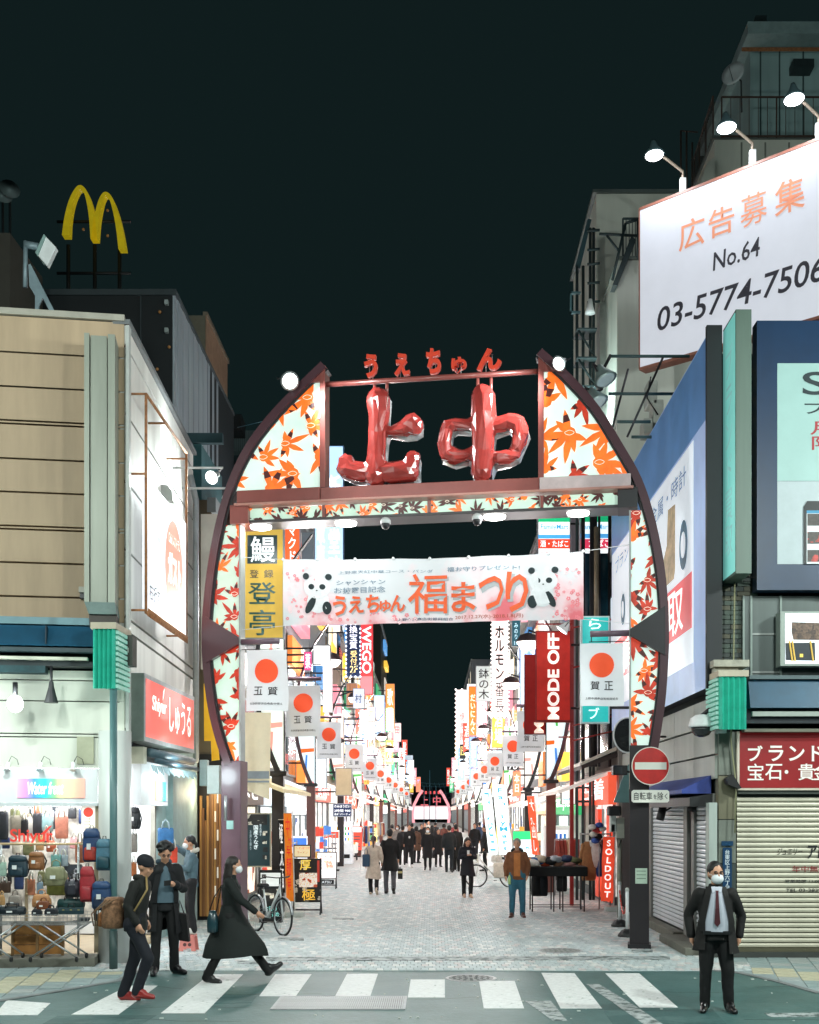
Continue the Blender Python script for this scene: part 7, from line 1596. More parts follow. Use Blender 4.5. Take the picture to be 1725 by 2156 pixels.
    rz_=lambda c,rx,ry,z,n=14:None
    def torso(mm,f0=1.0,open_=False,hem=.82):
        prof=[(pel+V((0,0,hem-.93)),.165*f0*fat,.125*f0*fat),(pel+V((0,0,.08)),.155*f0*fat,.12*f0*fat),(pel.lerp(ch,.6),.165*f0*fat,.125*f0*fat),(ch+V((0,0,.03)),.18*f0,.125*f0*fat),(nk+V((0,0,-.085)),.140*f0,.10*f0),(nk+V((0,0,-.03)),.095,.078),(nk+V((0,0,.035)),.072,.07)]
        vs=[];N=16
        for c,rx,ry in prof:
            for j in range(N): a=2*math.pi*j/N; vs.append(c+V((rx*math.cos(a),ry*math.sin(a),0)))
        k=len(prof); mm.add(vs,[[i*N+j,i*N+(j+1)%N,(i+1)*N+(j+1)%N,(i+1)*N+j] for i in range(k-1) for j in range(N)]+[list(range(N))[::-1],[(k-1)*N+j for j in range(N)]])
    torso(m_)
    sw=1.0 if not coat else 1.08
    for s in 'LR':
        cap(m_,J['ch']+V((0,0,.06)),J['s'+s],.08,.064*sw); cap(m_,J['s'+s],J['e'+s],.066*sw,.056*sw); cap(m_,J['e'+s],J['w'+s]+(J['e'+s]-J['w'+s])*.06,.054*sw,.044*sw)
    rem(m_,'coat' if coat else 'jacket',cm(tc),t,vx*1.15,3,fold=.012,seed=y)
    if coat:
        hem=J.get('hem',.5); m_=MB(); N=20; vs=[]; L=8; K=(J['kL']+J['kR'])/2
        for i in range(L+1):
            tt=i/L; z=pel.z+.12-(pel.z+.12-hem)*tt; 
            u=min(1,max(0,(pel.z-z)/(pel.z-J['kL'].z))); xm=(pel.x*(1-u)+K.x*u); ym=(pel.y*(1-u)+K.y*u)
            sx=.165*fat+.05*tt+skirtflare*tt*.4; spread=abs(J['kL'].y-J['kR'].y)*.5*u; sy=.13*fat+.05*tt+spread+skirtflare*tt
            for j in range(N): a=2*math.pi*j/N; w=1+.09*tt*math.sin(a*5+x*3)+.05*tt*math.sin(a*9+z*3)+.02*math.sin(z*14+a*3); vs.append((xm+sx*w*math.cos(a),ym+sy*w*math.sin(a),z+.02*tt*math.sin(a*2)))
        vs2=[(v[0]*.97,v[1]*.97,v[2]) for v in vs]; k=L+1
        fs=[[i*N+(j+1)%N,i*N+j,(i+1)*N+j,(i+1)*N+(j+1)%N] for i in range(k-1) for j in range(N) if not(shirt and 13<=j<=16)]
        m_.add(vs,fs); m_.build('coat_skirt',cm(tc),t,smooth=True,local=True)
    if shirt:   # open front showing the shirt
        sc_,tie=shirt; yb=-.125*fat
        pts=[(-.05,1.42),(.05,1.42),(.085,1.2),(.12*fat,.98),(.12*fat,.93),(-.11*fat,.93),(-.10*fat,1.0),(-.07,1.2)]
        def fy(z): return -.152*fat-.012*math.sin((z-.9)*6)-lean*max(0,(z-.93)/.5)
        mm=MB(); rows=14
        zs=[.93+(1.44-.93)*i/rows for i in range(rows+1)]; vs=[]
        for z in zs:
            hw=(.115*fat if z<1.05 else .115*fat-(z-1.05)*.22); hw=max(hw,.03)
            for i in range(9):
                a=-1+2*i/8; 
                yy=fy(z)+.035*a*a
                if z>1.36: yy+= (z-1.36)*.7
                vs.append((a*hw,yy,z))
        fs=[[r*9+i,r*9+i+1,(r+1)*9+i+1,(r+1)*9+i] for r in range(rows) for i in range(8)]
        mm.add(vs,fs); mm.build('shirt_front',cm(sc_,.7,.06),t,smooth=True,local=True)
        if tie:
            F=Fr((0,0,0),(1,0,0)); mm=MB(); vs=[]
            for z,wd in ((1.40,.022),(1.385,.014),(1.2,.022),(1.03,.034),(.99,.0)):
                yy=fy(z)-.008+((z-1.36)*.7 if z>1.36 else 0); vs+=[(-wd,yy-.016,z),(wd,yy-.016,z)]
            mm.add(vs,[[2*i+1,2*i,2*i+2,2*i+3] for i in range(4)]); mm.build('necktie',cm(tie),t,local=True)
            for s in (-1,1): MB().add([(0,fy(1.4)+.02,1.40),(s*.05,fy(1.4)+.01,1.37),(s*.062,fy(1.4)+.05,1.44),(s*.02,fy(1.4)+.05,1.445)],[[0,1,2,3]]).build('shirt_collar',cm(sc_,.7,.06),t,local=True)
        for s in (-1,1):   # lapels
            mm=MB(); vs=[]
            for z in zs:
                hw=(.115*fat if z<1.05 else .115*fat-(z-1.05)*.22); hw=max(hw,.03)
                yy=fy(z)+.035+((z-1.36)*.7 if z>1.36 else 0); vs+=[(s*hw*.93,yy-.02,z),(s*(hw+.06),yy+.03,z)]
            mm.add(vs,[[2*i,2*i+1,2*i+3,2*i+2] if s>0 else [2*i+1,2*i,2*i+2,2*i+3] for i in range(rows)]); mm.build('lapel',cm(tc),t,smooth=True,local=True)
    if extras:
        for e in extras:
            if e=='mask':
                m_=MB(); hel(m_,(0,-.056,-.05),(.064,.058,.058),16,10); m_.build('face_mask',mat('mask_white',lin('#dfe3e6'),rough=.8,emit=.08),t,smooth=True,local=True)
                for s in (-1,1): MB().tube([hp(s*.045,-.07,-.02),hp(s*.078,0,0)],.003,4).build('ear_loop',white,t,local=True)
            elif e=='glasses':
                for s in (-1,1):
                    MB().tube([hp(s*.031+.02*math.cos(a),-.095,.01+.015*math.sin(a)) for a in [i*math.pi/5 for i in range(11)]],.003,4).build('glasses_rim',black,t,local=True)
                MB().tube([hp(-.012,-.096,.012),hp(.012,-.096,.012)],.003,4).build('glasses_bridge',black,t,local=True)
            elif e=='beanie':
                m_=MB(); hel(m_,(0,.018,.055),(.092,.105,.085),16,10); hel(m_,(0,.012,.028),(.094,.108,.036),16,8); rem(m_,'beanie',cm('#141c2a'),t,.012,2,fold=.004); MB().add([hp(.05,-.088,.03),hp(.075,-.068,.03),hp(.075,-.070,.06),hp(.05,-.09,.06)],[[0,1,2,3]]).build('beanie_label',white,t,local=True)
            elif e[0]=='scarf':
                m_=MB(); pts=[V((.07*math.cos(a),-lean+.065*math.sin(a),1.45)) for a in [i*math.pi/5 for i in range(11)]]; m_.tube(pts,.036,8); m_.build('scarf',cm(e[1]),t,smooth=True,local=True)
            elif e[0]=='collar':
                m_=MB(); pts=[V((.066*math.cos(a),-lean-.01+.06*math.sin(a),1.435)) for a in [i*math.pi/5 for i in range(11)]]; m_.tube(pts,.024,8,sq=(1,1.5)); m_.build('collar',cm(e[1]),t,smooth=True,local=True)
            elif e[0]=='hood':
                m_=MB(); pts=[V((.10*math.cos(a),-lean+.03+.085*math.sin(a),1.44-.03*math.sin(a)*-1)) for a in [-.5+i*(math.pi+1)/8 for i in range(9)]]; m_.tube(pts,.04,8); m_.build('hood',cm(e[1]),t,smooth=True,local=True)
            elif e[0]=='panel':   # coloured vertical front panel (inner layer)
                mm=MB(); vs=[]
                for i in range(9):
                    z=.90+.5*i/8; yy=-.155*fat+.0*z+(max(0,z-1.3))*.5-lean*max(0,(z-.93)/.5); vs+=[(-.07,yy,z),(-.001,yy-.012,z),(.07,yy,z)]
                mm.add(vs,[[3*i+j,3*i+j+1,3*i+j+4,3*i+j+3] for i in range(8) for j in range(2)]); mm.build('inner_layer',cm(e[1]),t,smooth=True,local=True)
            elif e[0]=='print':
                MB().ell((0,-.14,1.2),(.04,.012,.05),10,6).build('chest_print',white,t,local=True)
    return t
def walk(f=.26,b=.3,lift=.1,swing=.16):
    """stride facing -Y: left leg forward"""
    return dict(kL=(.1,-f*.75,.50),aL=(.1,-f,.085),tL=(.11,-f-.16,.04),kR=(-.1,b*.25,.49),aR=(-.1,b,.13+lift*.3),tR=(-.11,b-.13,.04),
      eL=(.23,.12,1.12),wL=(.22,swing,.9),eR=(-.23,-.05,1.12),wR=(-.22,-swing-.05,.93))
def at(px,py): p=ground(px,py); return p.x,p.y
# 1 man in beanie
x,y=at(276,2107); pz=dict(kL=(.09,-.16,.50),aL=(.09,-.02,.085),tL=(.11,-.17,.04),kR=(-.09,-.10,.50),aR=(-.09,-.22,.16),tR=(-.1,-.37,.10),eL=(.24,.10,1.14),wL=(.20,-.03,.93),eR=(-.24,-.02,1.12),wR=(-.2,-.12,.92),nod=.35,nk=(0,-.08,1.415),hd=(0,-.125,1.56),ch=(0,-.04,1.25),sL=(.17,-.05,1.35),sR=(-.17,-.07,1.35))
pz=dict(pz,kL=(.09,.05,.50),aL=(.09,.20,.085),tL=(.11,.06,.035),kR=(-.09,-.20,.52),aR=(-.09,-.06,.14),tR=(-.1,-.22,.09))
p1=person('man in dark olive jacket, navy beanie and red sneakers walking with a tan backpack',gx(285,13.9),13.9,R(78),1.72,pz,top='#1f211c',legs='#121a2c',shoe='#8f2420',hairstyle='hat',near=2,extras=['beanie','glasses',('collar','#2a2a22')],lean=.05)
bp1=thing('backpack','tan and brown cloth backpack slung low on the man with the beanie','backpack',(p1.location.x-.19,13.93,.98)); X0=p1.location.x
rounded(MB(),X0-.38,X0-.12,13.75,14.10,.86,1.22,.85).build('body',mat('bag_print',lin('#8a6448'),rough=.8,var=.6,scale=25),bp1,smooth=True); rounded(MB(),X0-.43,X0-.25,13.80,14.05,.88,1.05,.9).build('front_pocket',mat('bag_tan',lin('#a0663a'),rough=.8,var=.4,scale=20),bp1,smooth=True)
for k in range(3): tb('loose_strap',[(X0-.2-.05*k,13.74,1.2),(X0-.38-.04*k,13.73,1.1-.03*k),(X0-.4-.02*k,13.74,.9)],.008,pmat('#6a5038'),bp1,5)
tb('shoulder_strap',[(X0-.1,13.72,1.15),(X0+.05,13.66,1.08),(X0+.18,13.72,1.32),(X0+.14,13.85,1.47)],.013,pmat('#8a7448',.7),bp1,6)
# 2 man with phone
pz=dict(eR=(-.25,.03,1.10),wR=(-.24,.0,.86),eL=(.25,.0,1.1),wL=(.10,-.25,1.17),hdL=(-.8,-.5,.1),nod=.42,hd=(0,-.10,1.56),nk=(0,-.05,1.42),kL=(.12,-.03,.5),aL=(.14,.02,.085),tL=(.22,-.12,.04),kR=(-.1,-.01,.5),aR=(-.12,.0,.085),tR=(-.16,-.16,.04),hem=.55)
p2=person('curly-haired man in a long dark coat over a grey jumper looking down at his phone',gx(345,16.3),16.3,R(22),1.80,pz,top='#14161c',coat='#14171d',legs='#0e1014',shoe='#0c0c10',hairstyle='curly',near=2,shirt=('#4c626e',None),extras=[('scarf','#2a3f4c'),'glasses'])
ph=thing('phone','small dark phone held in the hand of the man in the long coat','phone',(p2.location.x+.06,15.98,1.28)); MB().fb(Fr((p2.location.x+.13,15.93,1.265),(1,.1,.1)),-.045,.045,-.035,.035,-.012,0).build('case',black,ph); 
hb=thing('shopping_bag','black bag hanging beside the man looking at his phone','bag',(gx(392,16.4),16.4,.45)); MB().poly(front(16.35),[(gx(372,16.35),gz(1980,16.35)),(gx(398,16.35),gz(1984,16.35)),(gx(392,16.35),gz(1925,16.35)),(gx(374,16.35),gz(1922,16.35))],-.12,0).build('body',cm('#0f1114'),hb,bevel=.01); tb('handle',[(gx(376,16.4),16.4,gz(1924,16.4)),(gx(380,16.4),16.35,gz(1895,16.4)),(gx(388,16.4),16.4,gz(1925,16.4))],.01,black,hb,5)
# 3 woman on the step stool
zs=.27; pz=dict(eR=(-.27,-.22,1.50),wR=(-.26,-.42,1.70),eL=(.2,-.08,1.14),wL=(.1,-.32,1.20),hd=(0,-.03,1.59))
p3=person('woman in denim jacket with pale hood on a pink stool reaching for a blue bag',gx(402,19),19.0,R(-70),1.56,pz,top='#4f6670',legs='#1c1a20',shoe='#c8c4bc',hairstyle='pony',near=2,z0=zs,extras=[('hood','#c8c0b4'),'mask'])
st=thing('step_stool','salmon pink folding step stool with round holes','stool',(gx(398,19),19.0,0)); pkm=mat('stool_pink',lin('#d8827a'),rough=.5,var=.1); a,b_=gx(381,19),gx(415,19)
bx('seat',a+.02,b_-.02,18.86,19.12,.235,.27,pkm,st,bevel=.008)
for yy in (18.86,19.10): 
    MB().poly(front(yy),[(a-.01,0),(a+.06,0),(a+.07,.06),(b_-.07,.06),(b_-.06,0),(b_+.01,0),(b_-.02,.235),(a+.02,.235)],-.02,0).build('leg_panel',pkm,st)
    for dx in (.35,.65): disc(front(yy),a+(b_-a)*dx,.12,.028,.0,.003,pmat('#5a3a38'),'round_hole',st,16)
# 4 walking woman
pz=dict(kL=(.08,-.22,.50),aL=(.08,-.50,.16),tL=(.09,-.62,.22),kR=(-.08,.10,.50),aR=(-.08,.32,.10),tR=(-.09,.18,.035),eL=(.22,-.02,1.12),wL=(.2,.12,.92),eR=(-.23,-.14,1.14),wR=(-.2,-.36,.97),hd=(0,-.04,1.585),hem=.36)
p4=person('woman in a long dark green-black coat and white mask striding across the crossing',gx(487,15.5),15.5,R(92),1.63,pz,top='#10201c',coat='#10201d',legs='#0d0f12',shoe='#0c0c0e',hair='#1e1714',hairstyle='long',near=2,extras=['mask'],skirtflare=.10)
hb=thing('handbag','dark teal handbag carried behind the striding woman','handbag',(gx(441,15.5),15.35,.75)); rounded(MB(),gx(442,15.5),gx(464,15.5),15.25,15.42,gz(1961,15.5),gz(1915,15.5),.7).build('body',mat('bag_teal_leather',lin('#16343c'),rough=.3,var=.2,coat=.3),hb,smooth=True); tb('strap',[(gx(446,15.5),15.33,gz(1917,15.5)),(gx(456,15.5),15.31,gz(1888,15.5)),(gx(472,15.5),15.31,gz(1862,15.5)),(gx(461,15.5),15.33,gz(1917,15.5))],.008,black,hb,5)
# 5 man in the suit
pz=dict(eR=(-.30,.08,1.10),wR=(-.27,.04,.86),eL=(.30,.08,1.10),wL=(.27,.03,.86),aL=(.15,.02,.085),tL=(.19,-.14,.035),aR=(-.12,.02,.085),tR=(-.15,-.15,.035),kL=(.13,-.02,.5),kR=(-.11,-.02,.5),turn=.25,hem=.70,sL=(.185,0,1.355),sR=(-.185,0,1.355),hs=1.1)
p5=person('stocky man in open dark coat, white shirt, dark red tie and mask',gx(1507,13.25),13.25,R(-8),1.64,pz,top='#1a1716',coat='#1b1817',legs='#0d0e11',shoe='#0b0b0d',hairstyle='short',near=2,fat=1.22,shirt=('#b8bcc8','#4a1a24'),extras=['mask','glasses'])
bx('belt',p5.location.x-.15,p5.location.x+.15,13.25-.19,13.25-.17,.86,.90,black) ; o=bpy.data.objects['belt']; o.parent=p5; o.matrix_parent_inverse=Matrix.Identity(4); o.location=(0,-.17,.90)
# 6 brown jacket man
pz=dict(eR=(-.25,.02,1.1),wR=(-.24,-.10,.90),eL=(.25,.05,1.12),wL=(.22,-.02,.92),kR=(-.1,-.12,.5),aR=(-.11,-.02,.085),tR=(-.14,-.18,.035),kL=(.11,-.02,.5),aL=(.12,.02,.085),tL=(.15,-.14,.035),turn=-.2)
p6=person('older grey-haired man in a brown padded jacket and blue jeans walking towards the viewer',gx(1089,25.1),25.1,R(-4),1.66,pz,top='#7a4a2c',legs='#2f6478',shoe='#5a3428',hair='#8a8680',hairstyle='short',near=1,fat=1.18,extras=[('hood','#1c3038'),('panel','#b8703a')])
bo=thing('drink_bottle','small green-capped drink bottle in the hand of the brown-jacketed man','bottle',(gx(1072,24.9),24.9,.8)); MB().lathe((gx(1073,24.9),24.92,gz(1862,24.9)),[(.03,0),(.032,.1),(.03,.14),(.014,.17),(.014,.19)],10).build('body',mat('bottle_green',lin('#b8d890'),rough=.3),bo,smooth=True)
# couple
pz=walk(.12,.14,.1,.06); pz['hem']=.48
p7=person('woman with a ponytail in a long beige coat walking away beside the man in black',gx(787,32),32,R(176),1.58,dict(pz,eL=(.22,.05,1.12)),coat='#c8b8a8',top='#c8b8a8',legs='#14161c',shoe='#c8b4a0',hair='#3a2a26',hairstyle='pony')
tt=bag('tote',771,1812,16,26,'#1c3c58',31.8,'navy tote bag on the shoulder of the beige-coated woman','#1c3c58')
p8=person('tall man in a black coat and grey trousers walking away beside the beige-coated woman',gx(821,32.3),32.3,R(180),1.76,dict(walk(.10,.12,.1,.05),hem=.62),coat='#101114',top='#101114',legs='#5a5a60',shoe='#14110f',near=1,fat=1.08)
tt=bag('briefcase',843,1840,10,22,'#121316',32.1,'black slim briefcase carried by the man in the black coat')
pz=dict(eL=(.23,-.02,1.12),wL=(.06,-.26,1.20),eR=(-.23,-.02,1.12),wR=(-.06,-.26,1.20),hdL=(-.6,-.6,.2),hdR=(.6,-.6,.2),nod=.45,hd=(0,-.08,1.56),kL=(.09,-.12,.5),aL=(.07,-.10,.085),tL=(.08,-.25,.035),aR=(-.08,.05,.085),tR=(-.09,-.1,.035),hem=.62)
p9=person('dark-haired woman in a navy coat and beige shoes looking down at her phone',gx(984,31),31,R(10),1.58,pz,coat='#141c2c',top='#141c2c',legs='#0e0f13',shoe='#c8a88c',hair='#2a1c1a',hairstyle='long')
ph=thing('phone','phone held by the woman in the navy coat','phone',(gx(986,30.6),30.66,1.15)); bx('case',gx(984,30.6),gx(989,30.6),30.64,30.68,1.14,1.24,white,ph)
p10=person('man in a dark suit standing side-on by the white store flags',gx(1022,45),45,R(-95),1.74,dict(hem=.7),coat='#14161e',top='#14161e',legs='#101218',shoe='#0c0c0e')
# crowd
CR=[(848,1822,175,1.66,'#1c1e24','#14161a','short','person in black walking away at the crowd edge by the left shops',''),
(862,1827,4,1.74,'#0f1014','#1a1c22','short','young man in a black hoodie with a white chest print and white shoes','print'),
(877,1818,150,1.62,'#5c4030','#20242c','bob','woman in a brown coat half turned between the hoodie man and the scarf woman','coat'),
(901,1833,-3,1.66,'#15171c','#15171b','long','woman in a long black coat with a beige scarf and white mask in the crowd','scarfmask'),
(923,1826,12,1.56,'#17191e','#101216','bob','short woman in a black coat looking down beside the scarf woman','coat'),
(946,1838,178,1.74,'#2a3034','#1c2a34','short','man seen from behind with a dark backpack and a suitcase','back'),
(960,1836,-170,1.78,'#1a1c20','#14181e','short','tall dark-clothed man at the crowd front near the suitcase','coat'),
(838,1812,-20,1.64,'#8a8480','#2a2c34','bob','woman in a grey coat deeper in the crowd left of the arch','coat'),
(868,1806,170,1.7,'#20262e','#16181c','short','man in a slate jacket deep in the crowd below the left lamps',''),
(888,1810,5,1.68,'#2a2220','#1a1a20','short','man in a dark brown jacket deep behind the scarf woman',''),
(910,1808,180,1.6,'#3a3c44','#1a1c22','long','long-haired person in charcoal deep in the crowd centre','coat'),
(1000,1812,-8,1.72,'#14161a','#22262e','short','man in black standing deep behind the woman in the navy coat',''),
(935,1802,176,1.66,'#704038','#1a1c20','bob','person in a dull red jacket far back in the crowd',''),
(895,1798,2,1.68,'#1c2430','#14161a','short','person in navy far back right of the hoodie man',''),
(917,1796,178,1.7,'#26282c','#16181c','short','person in dark grey farthest back in the crowd centre','')]
for i,(px,py,rz,h,tc,lc,hs,lab,ex) in enumerate(CR):
    X,Y=at(px,py); pz=walk(.10+.03*(i%3),.12,.1,.06) if i%2 else {}
    e=[]; ct=None
    if 'coat' in ex or 'scarf' in ex: ct=tc; pz=dict(pz,hem=.5+.05*(i%3))
    if 'scarf' in ex: e+=[('scarf','#c8b49c'),'mask']
    if ex=='print': e+=[('print',)]
    if hs=='bob' and i%2: e+=['mask']
    person(lab,X,Y,R(rz),h,pz,top=tc,legs=lc,shoe='#d8d8d8' if ex=='print' else '#121214',coat=ct,hairstyle=hs,near=0,extras=e,group=None)
bag('backpack',946,1768,16,24,'#16191c',46.3,'dark backpack on the back of the man with the suitcase','#16191c')
sc2=thing('suitcase','black wheeled suitcase beside the man with the backpack','suitcase',(gx(953,45),45,0)); bx('shell',gx(947,45),gx(962,45),44.8,45.0,.06,.55,pmat('#121418',.4),sc2,bevel=.03); tb('handle',[(gx(951,45),45,.55),(gx(951,45),45,.95),(gx(958,45),45,.95),(gx(958,45),45,.55)],.012,steel,sc2,5)
for dx in (948,960): MB().lathe((gx(dx,45),44.85,.035),[(.03,0),(.035,.015),(.03,.03)],10,axis=(1,0,0)).build('wheel',black,sc2)
for i,(px,py,rz,h,tc,lc,hs,lab) in enumerate(((826,1800,150,1.6,'#b8a898','#2a2c34','bob','woman in a pale beige jacket by the far left shopfronts'),(1010,1798,-160,1.7,'#3a4a68','#1a1c22','short','man in a blue jacket by the far right shopfronts'),(958,1790,10,1.62,'#8a3a3a','#22242c','bob','woman in a dark red jacket far away right of the crowd'),(903,1786,4,1.7,'#c8c4bc','#2a2a30','short','person in a pale coat at the far end of the crowd'))):
    X,Y=at(px,py); person(lab,X,Y,R(rz),h,walk(.12,.12,.1,.06),top=tc,legs=lc,hairstyle=hs,near=0)
# ------------------------------------------------------------------ things standing in the street mouth
# bicycle beside the left gate leg
def bicycle(label,p,rz,framec,basket=None,s=1.0):
    t=thing('bicycle',label,'bicycle',p,rz,scale=s); fm=mat('bike_'+framec,lin(framec),rough=.3,var=.08,coat=.3)
    B=lambda n,mb,m,sm=True: mb.build(n,m,t,smooth=sm,local=True)
    for nm,yc in (('front_wheel',-.52),('rear_wheel',.52)):
        mb=MB(); R_=.33; mb.tube([(0,yc+R_*math.cos(a),.34+R_*math.sin(a)) for a in [i*2*math.pi/28 for i in range(29)]],.018,6); w=B(nm,mb,black)
        mb=MB(); mb.tube([(0,yc+.305*math.cos(a),.34+.305*math.sin(a)) for a in [i*2*math.pi/28 for i in range(29)]],.009,5)
        for i in range(16):
            a=i*2*math.pi/16; mb.tube([(.01*(-1)**i,yc,.34),(0,yc+.3*math.cos(a),.34+.3*math.sin(a))],.0022,3)
        o=mb.build('rim',steel,w,local=True); tag(o,kind='stuff')
        mb=MB(); mb.tube([(0,yc+.365*math.cos(a),.34+.365*math.sin(a)) for a in [R(20)+i*R(150)/12 for i in range(13)]],.022,6,sq=(1.3,.3)); B('mudguard',mb,steel)
    mb=MB(); 
    for a,b_,r in (((0,-.40,.86),(0,.05,.30),.018),((0,-.38,.78),(0,.03,.36),.014),((0,.05,.30),(0,.20,.80),.016),((0,.05,.30),(0,.52,.34),.011),((0,.17,.68),(0,.52,.34),.010),((0,-.52,.34),(0,-.40,.92),.015)): mb.tube([a,b_],r,7)
    B('frame',mb,fm)
    mb=MB(); mb.tube([(0,-.40,.92),(0,-.40,1.04)],.012,6); mb.tube([(-.27,-.18,1.02),(-.24,-.34,1.06),(-.08,-.42,1.04),(.08,-.42,1.04),(.24,-.34,1.06),(.27,-.18,1.02)],.011,6); B('handlebar',mb,dark)
    mb=MB(); rounded(mb,-.09,.09,.10,.34,.84,.91,.8); B('saddle',mb,black); B('seat_post',MB().tube([(0,.20,.78),(0,.22,.86)],.012,6),steel)
    B('chain_guard',MB().b(.03,.045,.02,.5,.28,.38),steel,False); B('kickstand',MB().tube([(.05,.45,.32),(.16,.5,.01)],.01,5),steel)
    for sx in (-1,1): B('pedal',MB().b(sx*.08-.04,sx*.08+.04,.0,.09,.28+sx*.08,.30+sx*.08),black,False)
    if basket:
        mb=MB()
        for i in range(9):
            u=-.18+.36*i/8; mb.tube([(u,-.72,.98),(u*.85,-.70,.74),(u*.85,-.48,.74),(u,-.46,.98)],.005,4)
        for z in (.74,.82,.90,.98): k=.85+.15*(z-.74)/.24; mb.tube([(-.18*k,-.71,z),(.18*k,-.71,z),(.18*k,-.47,z),(-.18*k,-.47,z),(-.18*k,-.71,z)],.006,4)
        tag(B('basket',mb,pmat(basket,.4),False),kind='stuff')
    return t
q=ground(592,1972); bicycle('silver city bicycle with thin white frame tubes parked by the eel shop boards',(q.x-.28,21.75,0),R(36),'#d8dcdc')
q=ground(1045,1868); bicycle('white bicycle with pale bags parked beyond the brown-jacketed man',(gx(1040,35),35.2,0),R(-100),'#e8e8e4',basket='#e8e4d8')
bag('tote',1052,1832,26,32,'#e8e0d0',34.4,'cream tote bag hanging on the white bicycle','#e8e0d0'); bag('tote',1046,1808,22,14,'#f0ece4',34.6,'folded white bag on top of the bicycle basket')
# eel shop boards
def board(name,label,x0,x1,y0,y1,Y,fc,texts=(),frame='#15171a',th=.06,legs=None,tilt=0,cat='sign board',patches=()):
    F=front(Y); a,b_,c,d=gx(x0,Y),gx(x1,Y),gz(y1,Y),gz(y0,Y); t=thing(name,label,cat,((a+b_)/2,Y,0 if legs else c))
    bf('frame',F,a,b_,c,d,-th,0,pmat(frame,.4),t); bf('face',F,a+.025,b_-.025,c+.025,d-.025,.0,.004,fc,t)
    for (x,y,w,h,mt_) in patches: bf('picture',F,gx(x,Y),gx(x+w,Y),gz(y+h,Y),gz(y,Y),.004,.009,mt_,t)
    for tx in texts:
        body,(xa,xb,ya,yb),tc,te=tx[:4]; text(body,F,gx(xa,Y),gx(xb,Y),gz(yb,Y),gz(ya,Y),emat(tc,te),t,n=.012,bold=.01)
    if legs:
        for x in (x0+1,x1-1): tb('leg',[(gx(x,Y),Y-.02,c+.05),(gx(x,Y),Y-legs,0)],.016,pmat(frame,.4),t,5); tb('leg',[(gx(x,Y),Y+.03,c+.05),(gx(x,Y),Y+legs,0)],.016,pmat(frame,.4),t,5)
        for yy in (-legs*.6,legs*.6): tb('cross_bar',[(gx(x0+1,Y),Y+yy,c*.4),(gx(x1-1,Y),Y+yy,c*.4)],.01,pmat(frame,.4),t,5)
    return t
food=lambda s,e=.6: goods_mat('food_%d'%s,['#1c1a18','#c87840','#8a3a20','#e8c080','#3a2418','#b8b0a0','#d84a28'],sc=(11,11,11),emit=e,seed=s)
board('eel_poster','dark poster reading 国産うなぎ with eel dishes inside the left gate leg',511,571,1712,1826,23.2,emat('#122a2e',.5),[('国\n産\nう\nな\nぎ',(534,544,1738,1788),'#dfe8ea',.9),('炭\n火\n焼\nき',(547,551,1735,1760),'#c8d4d8',.7),('お\n持\nち\n帰\nり',(526,530,1748,1790),'#a8b8bc',.6)],frame='#b8a890',patches=[(513,1715,50,22,food(1)),(553,1750,10,10,food(2)),(553,1768,9,9,food(3)),(554,1784,10,10,food(4)),(553,1800,10,9,food(5)),(513,1752,8,12,food(6)),(513,1796,8,10,food(2))])
board('menu_easel','black menu easel with food photos and chalk writing behind the bicycle',547,594,1832,1940,23.9,pmat('#101416',.6),[('本日の\nおすすめ',(552,588,1908,1930),'#8ad8d0',.7)],legs=.12,patches=[(549,1838,42,28,emat('#d8dcd8',.7)),(551,1841,10,9,food(7)),(551,1853,10,8,food(8)),(552,1872,38,26,food(9,.9))])
board('noodle_a_board','black framed A-board with a noodle bowl photo and gold 厚 character',618,677,1808,1900,25.8,food(11,.35),[('厚',(632,655,1811,1832),'#e0c050',.9),('極',(636,664,1872,1896),'#e0b040',.9)],legs=.2,patches=[(630,1838,38,30,goods_mat('noodle_bowl',['#e8d8c8','#c86838','#f0e8dc','#a84a2c','#d8b088'],sc=(14,14,14),emit=.6)),(668,1812,5,45,emat('#a83428',.6))])
board('paper_notice','cream paper notice clipped above the noodle A-board',618,655,1779,1806,26.1,emat('#e8d4a8',.75),[('クーポン有ります',(622,652,1783,1789),'#c86a3a',.5),('ラーメン',(626,648,1792,1798),'#5a4a3a',.4)])
tb_n=board('white_a_board','white A-board with a food picture and black legs farther along the left',667,709,1794,1851,34.5,emat('#f4efec',1.0),[('うどん',(672,704,1800,1808),'#c84a38',.7)],legs=.2,patches=[(674,1812,28,32,goods_mat('pale_food',['#ffffff','#f4d8c8','#e8b8a0','#f8ece4'],sc=(9,9,9),emit=.9))])
board('small_black_board','small black plaque under the white A-board',668,703,1853,1862,34.3,pmat('#14181c'),[('KATSU',(673,698,1855,1860),'#d8e0e4',.7)])
board('drug_price_board','tilted dark blue price board with white characters over the left shop row',701,741,1692,1720,37.5,emat('#1c2c54',.7),[('のみほうだい',(704,738,1695,1701),W1,1.2),('2時間 980',(704,738,1704,1710),W1,1.2),('各種パーティ',(704,738,1712,1717),W1,1.1)],frame='#c8ccd8')
